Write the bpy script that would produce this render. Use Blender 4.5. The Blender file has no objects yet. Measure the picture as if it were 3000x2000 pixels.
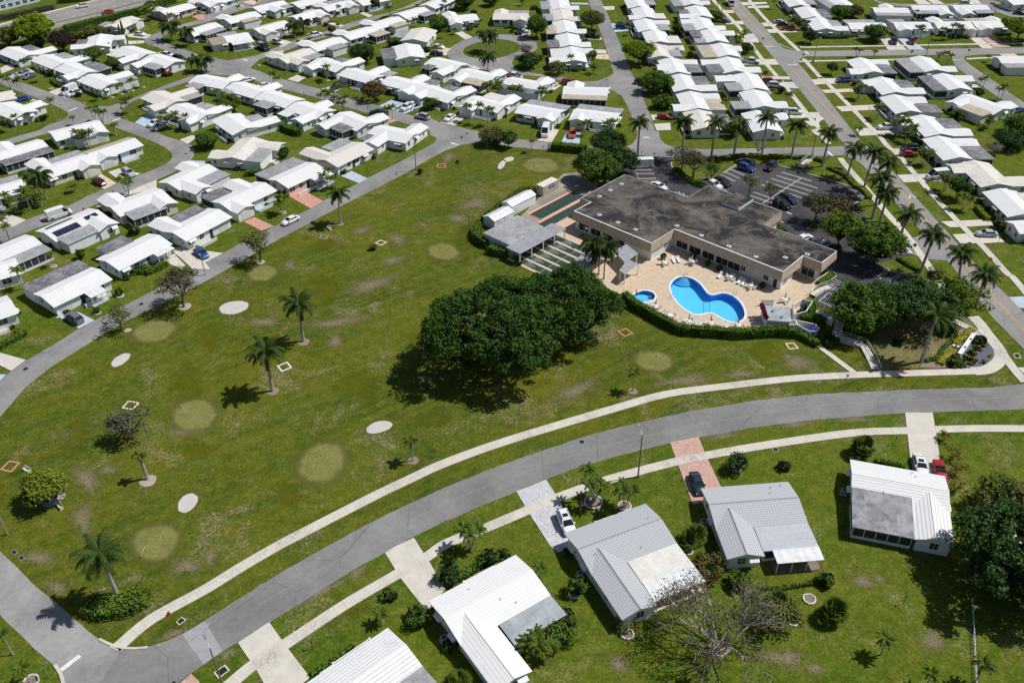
import bpy, bmesh, math, random
import numpy as np
from mathutils import Vector, Matrix
from mathutils.geometry import tessellate_polygon
random.seed(7)
SC=bpy.context.scene
COL=SC.collection
R=math.radians
# ---------------------------------------------------------------- camera
cam=bpy.data.cameras.new('camera'); co=bpy.data.objects.new('camera',cam); COL.objects.link(co)
cam.sensor_width=36.0; cam.lens=2600/3000*36; cam.clip_start=1; cam.clip_end=6000
co.location=(0,0,100)
co.rotation_euler=(Matrix.Rotation(R(90-36.12),4,'X')@Matrix.Rotation(R(-0.6),4,'Z')).to_euler()
SC.camera=co
# ---------------------------------------------------------------- sky and sun
SUN_EL,SUN_AZ=R(56),R(12)      # azimuth measured from +X towards +Y
w=bpy.data.worlds.new('World'); SC.world=w; w.use_nodes=True
nt=w.node_tree; bg=nt.nodes['Background']
sky=nt.nodes.new('ShaderNodeTexSky'); sky.sky_type='NISHITA'; sky.sun_disc=False
sky.sun_elevation=SUN_EL; sky.sun_rotation=R(90)-SUN_AZ
nt.links.new(sky.outputs[0],bg.inputs[0]); bg.inputs[1].default_value=0.068
sl=bpy.data.lights.new('sun','SUN'); sl.energy=4.6; sl.angle=R(.5); sl.color=(1,.975,.935)
so=bpy.data.objects.new('sun',sl); COL.objects.link(so)
d=Vector((math.cos(SUN_EL)*math.cos(SUN_AZ),math.cos(SUN_EL)*math.sin(SUN_AZ),math.sin(SUN_EL)))
so.rotation_euler=d.to_track_quat('Z','Y').to_euler(); so.location=(60,20,150)
SC.view_settings.view_transform='Standard'; SC.view_settings.look='None'
SC.view_settings.exposure=-0.14; SC.view_settings.gamma=1
SC.render.engine='CYCLES'
SC.cycles.max_bounces=8; SC.cycles.transparent_max_bounces=12
# ---------------------------------------------------------------- materials
MT={}
class N:
 def __init__(s,name):
  s.m=bpy.data.materials.new(name); s.m.use_nodes=True; s.t=s.m.node_tree; s.b=s.t.nodes['Principled BSDF']
  s.b.inputs['Roughness'].default_value=.85; s.b.inputs['Specular IOR Level'].default_value=.25
 def n(s,k,**kw):
  q=s.t.nodes.new('ShaderNode'+k)
  for a,v in kw.items():
   if a in('op',): q.operation=v
   elif hasattr(q,a) and not a.startswith('i_'): setattr(q,a,v)
  return q
 def l(s,a,b): s.t.links.new(a,b)
 def coord(s,k='Object',scale=None,rot=None,loc=None):
  c=s.n('TexCoord'); o=c.outputs[k]
  if scale or rot or loc:
   m=s.n('Mapping'); s.l(o,m.inputs[0])
   if scale: m.inputs['Scale'].default_value=scale if hasattr(scale,'__len__') else (scale,)*3
   if rot: m.inputs['Rotation'].default_value=rot
   if loc: m.inputs['Location'].default_value=loc
   o=m.outputs[0]
  return o
 def stretch(s,sx,sy,rot):
  c=s.n('TexCoord'); m=s.n('Mapping',vector_type='TEXTURE'); s.l(c.outputs['Object'],m.inputs[0]); m.inputs['Scale'].default_value=(sx,sy,1); m.inputs['Rotation'].default_value=(0,0,R(rot)); return m.outputs[0]
 def noise(s,v,scale,detail=3,rough=.55,dist=0):
  q=s.n('TexNoise'); q.inputs['Scale'].default_value=scale; q.inputs['Detail'].default_value=detail; q.inputs['Roughness'].default_value=rough; q.inputs['Distortion'].default_value=dist
  if v is not None: s.l(v,q.inputs['Vector'])
  return q.outputs['Fac']
 def ramp(s,f,stops,interp='LINEAR'):
  q=s.n('ValToRGB'); e=q.color_ramp; e.interpolation=interp
  while len(e.elements)<len(stops): e.elements.new(.5)
  for el,(p,c) in zip(e.elements,stops): el.position=p; el.color=(*c,1) if hasattr(c,'__len__') else (c,c,c,1)
  s.l(f,q.inputs[0]); return q.outputs[0]
 def mix(s,f,a,b,mode='MIX'):
  q=s.n('Mix',data_type='RGBA',blend_type=mode); 
  for i,x in ((0,f),(6,a),(7,b)):
   if hasattr(x,'is_linked') : s.l(x,q.inputs[i])
   elif i==0: q.inputs[0].default_value=x
   else: q.inputs[i].default_value=(*x,1)
  return q.outputs[2]
 def math(s,op,a,b=None,c=None):
  q=s.n('Math',op=op)
  for i,x in enumerate((a,b,c)):
   if x is None: continue
   if hasattr(x,'is_linked'): s.l(x,q.inputs[i])
   else: q.inputs[i].default_value=x
  return q.outputs[0]
 def base(s,c): 
  if hasattr(c,'is_linked'): s.l(c,s.b.inputs['Base Color'])
  else: s.b.inputs['Base Color'].default_value=(*c,1)
 def bump(s,h,st=.3,dist=.05):
  q=s.n('Bump'); q.inputs['Strength'].default_value=st; q.inputs['Distance'].default_value=dist; s.l(h,q.inputs['Height']); s.l(q.outputs[0],s.b.inputs['Normal'])
 def rough(s,v): s.b.inputs['Roughness'].default_value=v
 def spec(s,v): s.b.inputs['Specular IOR Level'].default_value=v
def flat(name,c,rough=.7,spec=.3,metal=0,var=.08,sc=1.5):
 m=N(name); v=m.coord()
 f=m.noise(v,sc,4); m.base(m.mix(1.0,c,m.ramp(f,[(.3,1-var*2),(.7,1.0)]),'MULTIPLY')); m.rough(rough); m.spec(spec); m.b.inputs['Metallic'].default_value=metal
 MT[name]=m.m; return m
def grass(name,cols,patchy=.5,rot=-30,k=1.0):
 m=N(name); v=m.coord()
 big=m.noise(v,.03,5,.62,.6); big2=m.noise(m.coord(loc=(50,20,0)),.055,5,.65,.8); clump=m.noise(v,.55,6,.78); tuft=m.noise(v,2.3,4,.8)
 mow=m.noise(m.stretch(22,1.5,rot),1.0,4,.62,.5)
 c=m.mix(m.ramp(big,[(.38,0),(.60,1)]),cols[0],cols[1])
 c=m.mix(m.ramp(big2,[(.50,0),(.66,.8)]),c,cols[2])
 c=m.mix(m.ramp(mow,[(.44,0),(.58,.6)]),c,cols[2])
 c=m.mix(m.ramp(clump,[(.50,0),(.66,.65)]),c,cols[3])
 br=m.noise(m.coord(loc=(31,7,0)),.10,7,.70,.8)
 f=m.math('MULTIPLY',m.ramp(br,[(.54,0),(.64,1)]),m.ramp(tuft,[(.42,0),(.60,1)]))
 c=m.mix(m.math('MULTIPLY',f,patchy),c,cols[4])
 c=m.mix(1.0,c,m.ramp(clump,[(.30,1-.34*k),(.5,1.0),(.70,1+.30*k)]),'MULTIPLY')
 m.base(m.mix(1.0,c,m.ramp(tuft,[(.32,1-.42*k),(.5,.98),(.68,1+.42*k)]),'MULTIPLY')); m.rough(.95); m.spec(.08)
 m.bump(tuft,.5,.1); MT[name]=m.m; return m
def patch(name,cols,edge=(.55,1.0),amp=.9,sc=.45,hard=0,spk=.34,top=1):
 """soft edged ground patch: uv.x runs 0 at the middle to 1 at the rim"""
 m=N(name); v=m.coord(); sx=m.n('SeparateXYZ'); m.l(m.n('TexCoord').outputs['UV'],sx.inputs[0])
 n1=m.noise(v,sc,6,.72,.4); n2=m.noise(v,2.6,4,.8); c=m.mix(m.ramp(n1,[(.4,0),(.6,1)]),cols[0],cols[1]); c=m.mix(1,c,m.ramp(n2,[(.32,1-spk),(.5,1),(.68,1+spk*.9)]),'MULTIPLY')
 r=m.math('ADD',sx.outputs[0],m.math('MULTIPLY',m.math('SUBTRACT',n1,.5),amp)); r=m.math('ADD',r,m.math('MULTIPLY',m.math('SUBTRACT',n2,.5),.35+hard))
 al=m.ramp(r,[(edge[0],top),(edge[1],0)]); m.l(al,m.b.inputs['Alpha']); m.base(c); m.rough(.95); m.spec(.05); MT[name]=m.m
def build_mats():
 grass('grass',[(.058,.104,.007),(.085,.126,.010),(.112,.132,.014),(.132,.130,.028),(.25,.20,.12)],.6,40)
 grass('park',[(.048,.084,.009),(.086,.114,.013),(.125,.128,.009),(.124,.110,.030),(.26,.20,.13)],.8,36)
 grass('lawn',[(.050,.092,.009),(.075,.115,.013),(.095,.12,.02),(.12,.115,.03),(.2,.16,.1)],.3,20)
 grass('dry',[(.17,.15,.065),(.205,.175,.085),(.14,.145,.04),(.16,.14,.07),(.28,.23,.16)],.8)
 grass('dirt',[(.17,.13,.07),(.21,.16,.095),(.15,.12,.05),(.11,.105,.03),(.25,.2,.15)],.8)
 patch('green',[(.215,.205,.068),(.165,.165,.05)],(.72,.98),.25); patch('worn',[(.17,.14,.07),(.30,.24,.185)],(.30,.52),2.6,1.3,2.4,top=.9); patch('yellowish',[(.105,.122,.006),(.125,.128,.010)],(.0,1.1),2.0,.5,.3,top=.75); patch('sand',[(.50,.475,.435),(.56,.53,.49)],(.90,.96),.08,.9,spk=.05); patch('halo',[(.135,.145,.028),(.18,.17,.05)],(.45,1.0),.8,top=.7)
 def asphalt(name,c,c2,patch=.25):
  m=N(name); v=m.coord(); a=m.noise(v,.09,5,.6,.5); b=m.noise(v,1.1,5,.7); f=m.noise(v,9,2,.6)
  x=m.mix(m.ramp(a,[(.35,0),(.65,1)]),c,c2)
  wv=m.n('TexVoronoi',feature='DISTANCE_TO_EDGE'); wv.inputs['Scale'].default_value=.07; m.l(m.coord(scale=(1,1,1)),wv.inputs['Vector'])
  nz=m.n('TexNoise'); nz.inputs['Scale'].default_value=.6; nz.inputs['Detail'].default_value=4
  add=m.n('VectorMath',operation='ADD'); m.l(v,add.inputs[0]); m.l(nz.outputs['Color'],add.inputs[1]); m.l(add.outputs[0],wv.inputs['Vector'])
  crack=m.ramp(wv.outputs['Distance'],[(0,.74),(.006,1)])
  x=m.mix(1,x,m.ramp(b,[(.3,.86),(.5,1),(.74,1.12)]),'MULTIPLY'); x=m.mix(1,x,m.ramp(f,[(.3,.9),(.7,1.08)]),'MULTIPLY'); x=m.mix(1.0,x,crack,'MULTIPLY')
  sp=m.ramp(m.noise(m.coord(loc=(9,3,0)),.55,2,.5),[(.71,0),(.735,1)]); x=m.mix(m.math('MULTIPLY',sp,patch),x,(.46,.44,.41))
  m.base(x); m.rough(.9); MT[name]=m.m
 asphalt('asphalt',(.178,.174,.172),(.262,.256,.250)); asphalt('asphalt2',(.20,.197,.196),(.35,.34,.333)); asphalt('asphalt3',(.205,.20,.197),(.30,.292,.283)); asphalt('asphalt4',(.25,.24,.228),(.30,.288,.272),.1); asphalt('asphalt5',(.30,.305,.325),(.35,.355,.37),.05)
 asphalt('lot',(.038,.040,.046),(.085,.083,.082),.2); asphalt('yardc',(.20,.18,.16),(.42,.36,.29),.3)
 def conc(name,c,dirt=.25,joints=None):
  m=N(name); v=m.coord(); a=m.noise(v,.5,6,.7,.4); b=m.noise(v,3.5,5,.75)
  st=m.math('MULTIPLY',m.ramp(m.noise(m.coord(loc=(5,9,2)),.16,4,.6),[(.5,0),(.68,1)]),m.ramp(b,[(.45,0),(.62,1)]))
  x=m.mix(1,c,m.ramp(a,[(.3,.84),(.7,1.06)]),'MULTIPLY'); x=m.mix(m.math('MULTIPLY',st,dirt*2),x,(.17,.15,.13))
  m.base(x); m.rough(.85); MT[name]=m.m
 conc('conc',(.62,.58,.51)); conc('walk',(.61,.57,.50),.4); conc('bconc',(.46,.54,.63),.1); conc('blue2',(.44,.55,.66),.1); conc('tanc',(.66,.54,.40),.1); conc('kerb',(.58,.55,.5),.4); conc('sandm',(.42,.36,.29),.3); conc('mulch',(.27,.20,.155),.3); conc('gravel',(.11,.125,.16),.5)
 def paver(name,c1,c2,mort,sc):
  m=N(name); q=m.n('TexBrick'); m.l(m.coord(scale=sc,rot=(0,0,R(33))),q.inputs['Vector'])
  q.inputs['Color1'].default_value=(*c1,1); q.inputs['Color2'].default_value=(*c2,1); q.inputs['Mortar'].default_value=(*mort,1); q.inputs['Scale'].default_value=1; q.inputs['Mortar Size'].default_value=.03; q.inputs['Bias'].default_value=0
  x=m.mix(1,q.outputs['Color'],m.ramp(m.noise(m.coord(),1.1,5,.7),[(.3,.82),(.7,1.15)]),'MULTIPLY'); m.base(x); m.rough(.85); MT[name]=m.m
 paver('gpaver',(.50,.50,.52),(.66,.66,.68),(.38,.38,.4),1.6); paver('ppaver',(.42,.20,.15),(.58,.34,.27),(.62,.48,.42),1.6); paver('pink',(.56,.28,.21),(.60,.33,.26),(.5,.26,.2),2.5); paver('deck',(.58,.455,.325),(.61,.485,.36),(.53,.42,.31),.55)
 # roofs: courses run along the ridge (uv.y is the distance down the slope)
 def roof(name,c,step,line,dirt,ribs=0):
  m=N(name); uv=m.n('TexCoord').outputs['UV']; sx=m.n('SeparateXYZ'); m.l(uv,sx.inputs[0])
  inf=m.n('ObjectInfo').outputs['Random']
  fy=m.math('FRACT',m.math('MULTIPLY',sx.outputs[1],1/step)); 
  x=m.mix(m.ramp(fy,[(0,0),(.80,0),(.84,1),(1,1)]),c,tuple(k*line for k in c))  # shadow line at each course step, painted into the base colour
  if ribs:
   fx=m.math('FRACT',m.math('MULTIPLY',sx.outputs[0],1/ribs)); x=m.mix(m.ramp(fx,[(0,1),(.1,1),(.14,0),(1,0)]),x,tuple(k*line for k in c))
  x=m.mix(1,x,m.mix(inf,(.93,.925,.92),(1,1,.985)),'MULTIPLY')
  n1=m.noise(m.coord(),.35,5,.65,.5); n2=m.noise(m.coord(),2.2,5,.75)
  x=m.mix(m.math('MULTIPLY',m.math('MULTIPLY',m.ramp(n1,[(.48,0),(.7,1)]),m.ramp(n2,[(.4,.2),(.7,1)])),m.math('MULTIPLY',m.math('POWER',inf,1.5),dirt*2.2)),x,(.38,.375,.365))
  m.base(x); m.rough(.75); m.spec(.15); h=m.math('MULTIPLY',fy,1); m.bump(h,.45,.06); MT[name]=m.m
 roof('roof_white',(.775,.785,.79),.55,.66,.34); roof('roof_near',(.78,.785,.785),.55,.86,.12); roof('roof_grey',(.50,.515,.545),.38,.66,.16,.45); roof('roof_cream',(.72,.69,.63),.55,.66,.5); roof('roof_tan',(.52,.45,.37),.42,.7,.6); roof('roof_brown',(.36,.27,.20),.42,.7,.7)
 def metal(name,c,step,dark):
  m=N(name); uv=m.n('TexCoord').outputs['UV']; sx=m.n('SeparateXYZ'); m.l(uv,sx.inputs[0]); fx=m.math('FRACT',m.math('MULTIPLY',sx.outputs[0],1/step))
  x=m.mix(m.ramp(fx,[(0,0),(.45,0),(.55,1),(1,1)]),c,tuple(k*dark for k in c)); x=m.mix(1,x,m.ramp(m.noise(m.coord(),.8,5,.7),[(.3,.75),(.65,1.02)]),'MULTIPLY'); m.base(x); m.rough(.45); m.spec(.4); m.bump(fx,.3,.04); MT[name]=m.m
 metal('metal_rib',(.42,.43,.45),.36,.55); metal('metal_white',(.78,.79,.80),1.2,.93); metal('metal_canopy',(.50,.51,.54),.3,.42); metal('container',(.62,.54,.40),.3,.85)
 def stain(name,c,c2,sc=.5,a=.4,b=.62,ln=True):
  m=N(name); v=m.coord(scale=(1,1,1)); x=m.mix(m.ramp(m.noise(v,sc,6,.66,1.0),[(a,0),(b,1)]),c,c2)
  x=m.mix(1,x,m.ramp(m.noise(v,3,4,.7),[(.3,.88),(.7,1.06)]),'MULTIPLY')
  if ln:
   sx=m.n('SeparateXYZ'); m.l(m.n('TexCoord').outputs['UV'],sx.inputs[0]); fy=m.math('FRACT',m.math('MULTIPLY',sx.outputs[1],1.1)); x=m.mix(m.ramp(fy,[(0,.45),(.035,.45),(.05,0)]),x,tuple(k*.5 for k in c))
  m.base(x); m.rough(.8); MT[name]=m.m
 stain('flat_g',(.27,.275,.29),(.40,.405,.42)); stain('flat_d',(.12,.12,.13),(.27,.27,.29)); stain('flat_t',(.40,.33,.25),(.55,.48,.39)); stain('flat_w',(.60,.58,.54),(.72,.70,.66),1.1,.45,.6); stain('flat_s',(.30,.33,.35),(.42,.455,.475),.35); stain('flat_k',(.66,.635,.575),(.76,.73,.67),.8,ln=False); stain('flat_v',(.46,.48,.515),(.50,.52,.55),.25); stain('flat_q',(.17,.17,.185),(.36,.365,.385),.45,.36,.62,False); stain('flat_r',(.24,.24,.25),(.36,.36,.37),.6)
 m=N('club_roof'); v=m.coord(); x=m.mix(m.ramp(m.noise(v,.09,6,.68,1.2),[(.44,0),(.60,1)]),(.028,.026,.026),(.125,.11,.095)); x=m.mix(m.ramp(m.noise(m.coord(loc=(7,7,7)),.3,6,.7,.6),[(.5,0),(.64,.75)]),x,(.175,.155,.13)); x=m.mix(1,x,m.ramp(m.noise(v,5,3,.7),[(.3,.8),(.7,1.2)]),'MULTIPLY'); m.base(x); m.rough(.95); MT['club_roof']=m.m
 m=N('shingle'); q=m.n('TexBrick'); m.l(m.n('TexCoord').outputs['UV'],q.inputs['Vector']); q.inputs['Color1'].default_value=(.60,.47,.34,1); q.inputs['Color2'].default_value=(.72,.58,.43,1); q.inputs['Mortar'].default_value=(.25,.19,.14,1); q.inputs['Scale'].default_value=1; q.inputs['Brick Width'].default_value=.9; q.inputs['Row Height'].default_value=.3; q.inputs['Mortar Size'].default_value=.03
 m.base(m.mix(1,q.outputs['Color'],m.ramp(m.noise(m.coord(),.8,5,.7),[(.3,.8),(.7,1.1)]),'MULTIPLY')); m.rough(.9); m.bump(q.outputs['Fac'],.4,.04); MT['shingle']=m.m
 flat('wall_white',(.82,.83,.84),.8,.2,var=.05,sc=.7); flat('wall_blue',(.56,.66,.74),.8,.2,var=.05); flat('wall_cream',(.72,.67,.57),.8,.2,var=.05); flat('wall_pink',(.74,.56,.52),.8,.2,var=.05)
 flat('trim',(.78,.78,.77),.6,.3,var=.03); flat('door',(.74,.74,.74),.5,.3,var=.04); flat('white',(.80,.80,.79),.5,.3,var=.03); flat('screen',(.055,.065,.075),.7,.2,var=.2)
 m=N('glass'); m.base((.022,.03,.036)); m.rough(.12); m.spec(.7); MT['glass']=m.m
 m=N('shutter'); m.base((.03,.05,.09)); MT['shutter']=m.m
 m=N('solar'); q=m.n('TexBrick'); m.l(m.n('TexCoord').outputs['UV'],q.inputs['Vector']); q.inputs['Color1'].default_value=(.012,.018,.05,1); q.inputs['Color2'].default_value=(.018,.024,.06,1); q.inputs['Mortar'].default_value=(.12,.13,.16,1); q.inputs['Scale'].default_value=1; q.inputs['Brick Width'].default_value=1.0; q.inputs['Row Height'].default_value=1.6; q.inputs['Mortar Size'].default_value=.025; q.offset=0; m.base(q.outputs['Color']); m.rough(.2); m.spec(.6); MT['solar']=m.m
 # foliage
 def fol(name,c1,c2,c3,tr=.15):
  m=N(name); g=m.n('NewGeometry').outputs['Random Per Island']; n=m.noise(m.coord(),.55,3,.6)
  x=m.mix(g,c1,c2); x=m.mix(m.ramp(n,[(.4,0),(.65,.8)]),x,c3); x=m.mix(1,x,m.mix(m.n('ObjectInfo').outputs['Random'],(.85,.88,.85),(1.1,1.08,1.0)),'MULTIPLY')
  m.base(x); m.rough(.6); m.spec(.12)
  ts=m.n('BsdfTranslucent'); m.l(x,ts.inputs[0]); mx=m.n('MixShader'); mx.inputs[0].default_value=tr; m.l(m.b.outputs[0],mx.inputs[1]); m.l(ts.outputs[0],mx.inputs[2]); m.l(mx.outputs[0],m.t.nodes['Material Output'].inputs[0]); MT[name]=m.m
 fol('fol_dark',(.026,.069,.011),(.063,.131,.019),(.051,.108,.014)); fol('fol_darkm',(.033,.077,.018),(.069,.134,.030),(.043,.098,.023)); fol('fol_mid',(.057,.119,.015),(.127,.211,.027),(.088,.162,.020)); fol('fol_bright',(.089,.149,.013),(.149,.213,.023),(.113,.178,.017)); fol('fol_lime',(.149,.226,.008),(.226,.309,.015),(.184,.255,.010)); fol('fol_ylime',(.163,.216,.021),(.256,.304,.033),(.175,.222,.023)); fol('fol_olive',(.090,.117,.027),(.171,.191,.048),(.139,.150,.038)); fol('fol_brownish',(.108,.092,.049),(.167,.140,.076),(.076,.089,.032)); fol('fol_burg',(.038,.019,.022),(.070,.032,.035),(.049,.030,.028)); fol('fol_rust',(.173,.092,.038),(.227,.130,.054),(.108,.097,.038)); fol('fol_rustg',(.086,.108,.024),(.119,.140,.032),(.238,.108,.032)); fol('fol_yellow',(.227,.173,.032),(.302,.227,.054),(.130,.140,.032)); fol('fol_yell',(.356,.324,.032),(.454,.400,.054),(.270,.292,.032)); fol('fol_ygreen',(.190,.226,.017),(.262,.285,.025),(.119,.178,.017)); fol('fol_greybare',(.216,.205,.173),(.302,.281,.238),(.151,.162,.097)); fol('fol_scrub',(.119,.130,.086),(.184,.184,.130),(.086,.108,.054)); fol('fol_red',(.324,.022,.022),(.410,.054,.043),(.086,.108,.022)); fol('fol_pink',(.454,.022,.140),(.540,.043,.194),(.324,.022,.086)); fol('fol_hedge',(.084,.161,.016),(.161,.255,.026),(.123,.207,.021)); fol('fol_orange',(.432,.184,.022),(.540,.270,.032),(.324,.216,.022))
 fol('palm_leaf',(.026,.052,.009),(.062,.096,.017),(.040,.070,.012),.08); fol('palm_light',(.058,.10,.011),(.125,.17,.022),(.085,.125,.015),.1); fol('palm_dead',(.20,.15,.10),(.28,.22,.15),(.16,.12,.08),.05)
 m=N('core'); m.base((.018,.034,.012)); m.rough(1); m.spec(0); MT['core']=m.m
 flat('bark',(.20,.165,.13),.95,.1,var=.3,sc=3); flat('bark_pale',(.50,.45,.385),.9,.1,var=.2,sc=4); flat('palm_trunk',(.44,.42,.39),.9,.1,var=.15,sc=3); flat('crownshaft',(.10,.16,.04),.5,.3)
 flat('metal_pole',(.42,.42,.41),.5,.4,.3); flat('pole_dark',(.06,.06,.06),.6,.3); flat('pole_brown',(.22,.17,.12),.8,.2); flat('red_paint',(.50,.035,.025),.5,.4); flat('sign_red',(.55,.02,.02),.5,.3,var=.02); flat('sign_orange',(.85,.16,.015),.6,.2,var=.02); flat('sign_yellow',(.85,.42,.02),.6,.2,var=.02); flat('sign_green',(.01,.22,.11),.5,.3,var=.02); flat('sign_back',(.45,.45,.45),.4,.4,.5); flat('blue_paint',(.02,.10,.42),.5,.4); flat('barrel_blue',(.015,.07,.34),.35,.5); flat('mark_white',(.80,.80,.78),.8,.2,var=.12,sc=2); flat('mark_yellow',(.72,.36,.05),.8,.2,var=.12,sc=2); flat('mark_yellowf',(.37,.32,.22),.8,.2,var=.15,sc=2); flat('mark_blue',(.05,.32,.65),.8,.2,var=.1); flat('salmon',(.62,.30,.22),.9,.1,var=.1); flat('cream',(.76,.68,.50),.8,.1,var=.08); flat('faint',(.38,.34,.22),.9,.1,var=.2); flat('stone_white',(.70,.68,.64),.85,.2,var=.15,sc=3); flat('court_green',(.032,.070,.055),.6,.3,var=.15,sc=.8); flat('court_line',(.42,.58,.50),.8,.2,var=.05); flat('court_tan',(.62,.47,.34),.85,.2,var=.08); flat('court_red',(.45,.04,.04),.7,.2); flat('grate',(.03,.028,.027),.8,.2,var=.3); flat('umb',(.25,.24,.32),.9,.1,var=.1); flat('umb_red',(.3,.06,.1),.9,.1,var=.1); flat('planter',(.05,.045,.05),.6,.3); flat('flag_red',(.5,.03,.04),.9,.1,var=.05); flat('flag_blue',(.02,.03,.2),.9,.1,var=.05); flat('steel',(.55,.56,.58),.25,.6,.9,var=.05); flat('wood',(.35,.26,.18),.8,.2); flat('bin_dark',(.02,.022,.028),.4,.4); flat('turquoise',(.02,.35,.5),.5,.3); flat('yellow_paint',(.75,.5,.08),.6,.3)
 m=N('water'); tb=m.n('BsdfTransparent'); tb.inputs[0].default_value=(.72,.95,1,1); gl=m.n('BsdfGlossy'); gl.inputs['Roughness'].default_value=.05; fr=m.n('Fresnel'); fr.inputs[0].default_value=1.33; bp=m.n('Bump'); bp.inputs['Strength'].default_value=.6; bp.inputs['Distance'].default_value=.05; m.l(m.noise(m.coord(),2.2,4,.6),bp.inputs['Height']); m.l(bp.outputs[0],gl.inputs['Normal']); mx=m.n('MixShader'); m.l(fr.outputs[0],mx.inputs[0]); m.l(tb.outputs[0],mx.inputs[1]); m.l(gl.outputs[0],mx.inputs[2]); m.l(mx.outputs[0],m.t.nodes['Material Output'].inputs[0]); MT['water']=m.m
 m=N('pool_shell'); m.base(m.mix(m.ramp(m.noise(m.coord(),1.6,5,.75,1.2),[(.35,0),(.65,1)]),(.13,.56,.87),(.25,.67,.93))); m.rough(.6); MT['pool_shell']=m.m
 m=N('pool_wall'); m.base((.04,.26,.72)); MT['pool_wall']=m.m
 for k,c in dict(white=(.78,.79,.80),silver=(.42,.45,.49),grey=(.15,.16,.18),dark=(.018,.02,.024),black=(.01,.01,.012),navy=(.012,.025,.07),blue=(.02,.06,.26),red=(.36,.012,.02),burg=(.11,.012,.018),orange=(.62,.12,.012),teal=(.01,.035,.045)).items():
  m=N('paint_'+k); m.base(c); m.rough(.28); m.spec(.5); m.b.inputs['Coat Weight'].default_value=.6; m.b.inputs['Coat Roughness'].default_value=.06; MT['paint_'+k]=m.m
 m=N('car_glass'); m.base((.012,.016,.02)); m.rough(.06); m.spec(.8); MT['car_glass']=m.m
 flat('tyre',(.02,.02,.02),.8,.2); flat('rim',(.45,.46,.47),.3,.6,.8); flat('lamp_clear',(.7,.72,.75),.15,.7); flat('lamp_red',(.4,.01,.01),.2,.6)
 flat('skin',(.52,.30,.21),.6,.3,var=.03); flat('hair',(.03,.02,.015),.7,.3); flat('hair_grey',(.4,.38,.36),.7,.3); flat('cloth_blue',(.03,.08,.2),.9,.1); flat('cloth_white',(.6,.6,.6),.9,.1); flat('cloth_dark',(.03,.03,.04),.9,.1); flat('cloth_red',(.4,.05,.08),.9,.1); flat('cloth_purple',(.12,.05,.2),.9,.1); flat('cloth_khaki',(.3,.25,.17),.9,.1)
build_mats()
# ---------------------------------------------------------------- mesh helpers
class MB:
 def __init__(s): s.v=[];s.f=[];s.m=[];s.uv=[];s.mats=[]
 def mi(s,m):
  if m not in s.mats: s.mats.append(m)
  return s.mats.index(m)
 def face(s,pts,m,uv=None):
  i=len(s.v); s.v+= [tuple(p) for p in pts]; s.f.append(tuple(range(i,i+len(pts)))); s.m.append(s.mi(m))
  s.uv.append(uv or [(p[0],p[1]) for p in pts])
 def box(s,x0,x1,y0,y1,z0,z1,m,top=None):
  a=[(x0,y0),(x1,y0),(x1,y1),(x0,y1)]
  s.face([(x,y,z1) for x,y in a],top or m); s.face([(x,y,z0) for x,y in a[::-1]],m)
  for i in range(4):
   p,q=a[i],a[(i+1)%4]; L=math.dist(p,q); s.face([(*p,z0),(*q,z0),(*q,z1),(*p,z1)],m,[(0,0),(L,0),(L,z1-z0),(0,z1-z0)])
 def prism(s,pts,z0,z1,m,top=None,bottom=True):
  n=len(pts); area=sum(pts[i][0]*pts[(i+1)%n][1]-pts[(i+1)%n][0]*pts[i][1] for i in range(n))
  if area<0: pts=pts[::-1]
  for t in tessellate_polygon([[Vector((x,y,0)) for x,y in pts]]):
   tri=[pts[k] for k in t]; ar=(tri[1][0]-tri[0][0])*(tri[2][1]-tri[0][1])-(tri[2][0]-tri[0][0])*(tri[1][1]-tri[0][1])
   if ar<0: tri=tri[::-1]
   s.face([(x,y,z1) for x,y in tri],top or m)
   if bottom: s.face([(x,y,z0) for x,y in tri[::-1]],m)
  for i in range(n):
   p,q=pts[i],pts[(i+1)%n]; L=math.dist(p,q); s.face([(*p,z0),(*q,z0),(*q,z1),(*p,z1)],m,[(0,0),(L,0),(L,z1-z0),(0,z1-z0)])
 def tube(s,p,q,r0,r1,m,n=6,cap=True):
  p=Vector(p);q=Vector(q);d=(q-p).normalized(); a=d.orthogonal().normalized(); b=d.cross(a)
  A=[p+(a*math.cos(t)+b*math.sin(t))*r0 for t in [2*math.pi*i/n for i in range(n)]]; B=[q+(a*math.cos(t)+b*math.sin(t))*r1 for t in [2*math.pi*i/n for i in range(n)]]
  for i in range(n): j=(i+1)%n; s.face([A[i],A[j],B[j],B[i]],m)
  if cap: s.face(A[::-1],m); s.face(B,m)
 def path(s,P,r,m,n=6):
  for i in range(len(P)-1): s.tube(P[i],P[i+1],r if not hasattr(r,'__len__') else r[i],r if not hasattr(r,'__len__') else r[i+1],m,n)
 def xf(s,M,start=0):
  for i in range(start,len(s.v)): s.v[i]=tuple(M@Vector(s.v[i]))
 def mesh(s,name,smooth=False):
  me=bpy.data.meshes.new(name); me.from_pydata(s.v,[],s.f)
  for k in s.mats: me.materials.append(MT[k])
  me.polygons.foreach_set('material_index',s.m)
  u=me.uv_layers.new(name='UVMap'); u.data.foreach_set('uv',[c for fu in s.uv for p in fu for c in p])
  if smooth: me.polygons.foreach_set('use_smooth',[True]*len(s.f))
  me.update(); return me
def put(name,me,parent=None,loc=(0,0,0),rz=0,scale=None):
 o=bpy.data.objects.new(name,me); COL.objects.link(o); o.location=loc; o.rotation_euler=(0,0,rz)
 if scale: o.scale=scale if hasattr(scale,'__len__') else (scale,)*3
 if parent: o.parent=parent
 return o
def empty(name,loc,rz=0,scale=None): 
 o=put(name,None,None,loc,rz,scale); o.empty_display_size=.3; return o
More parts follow.
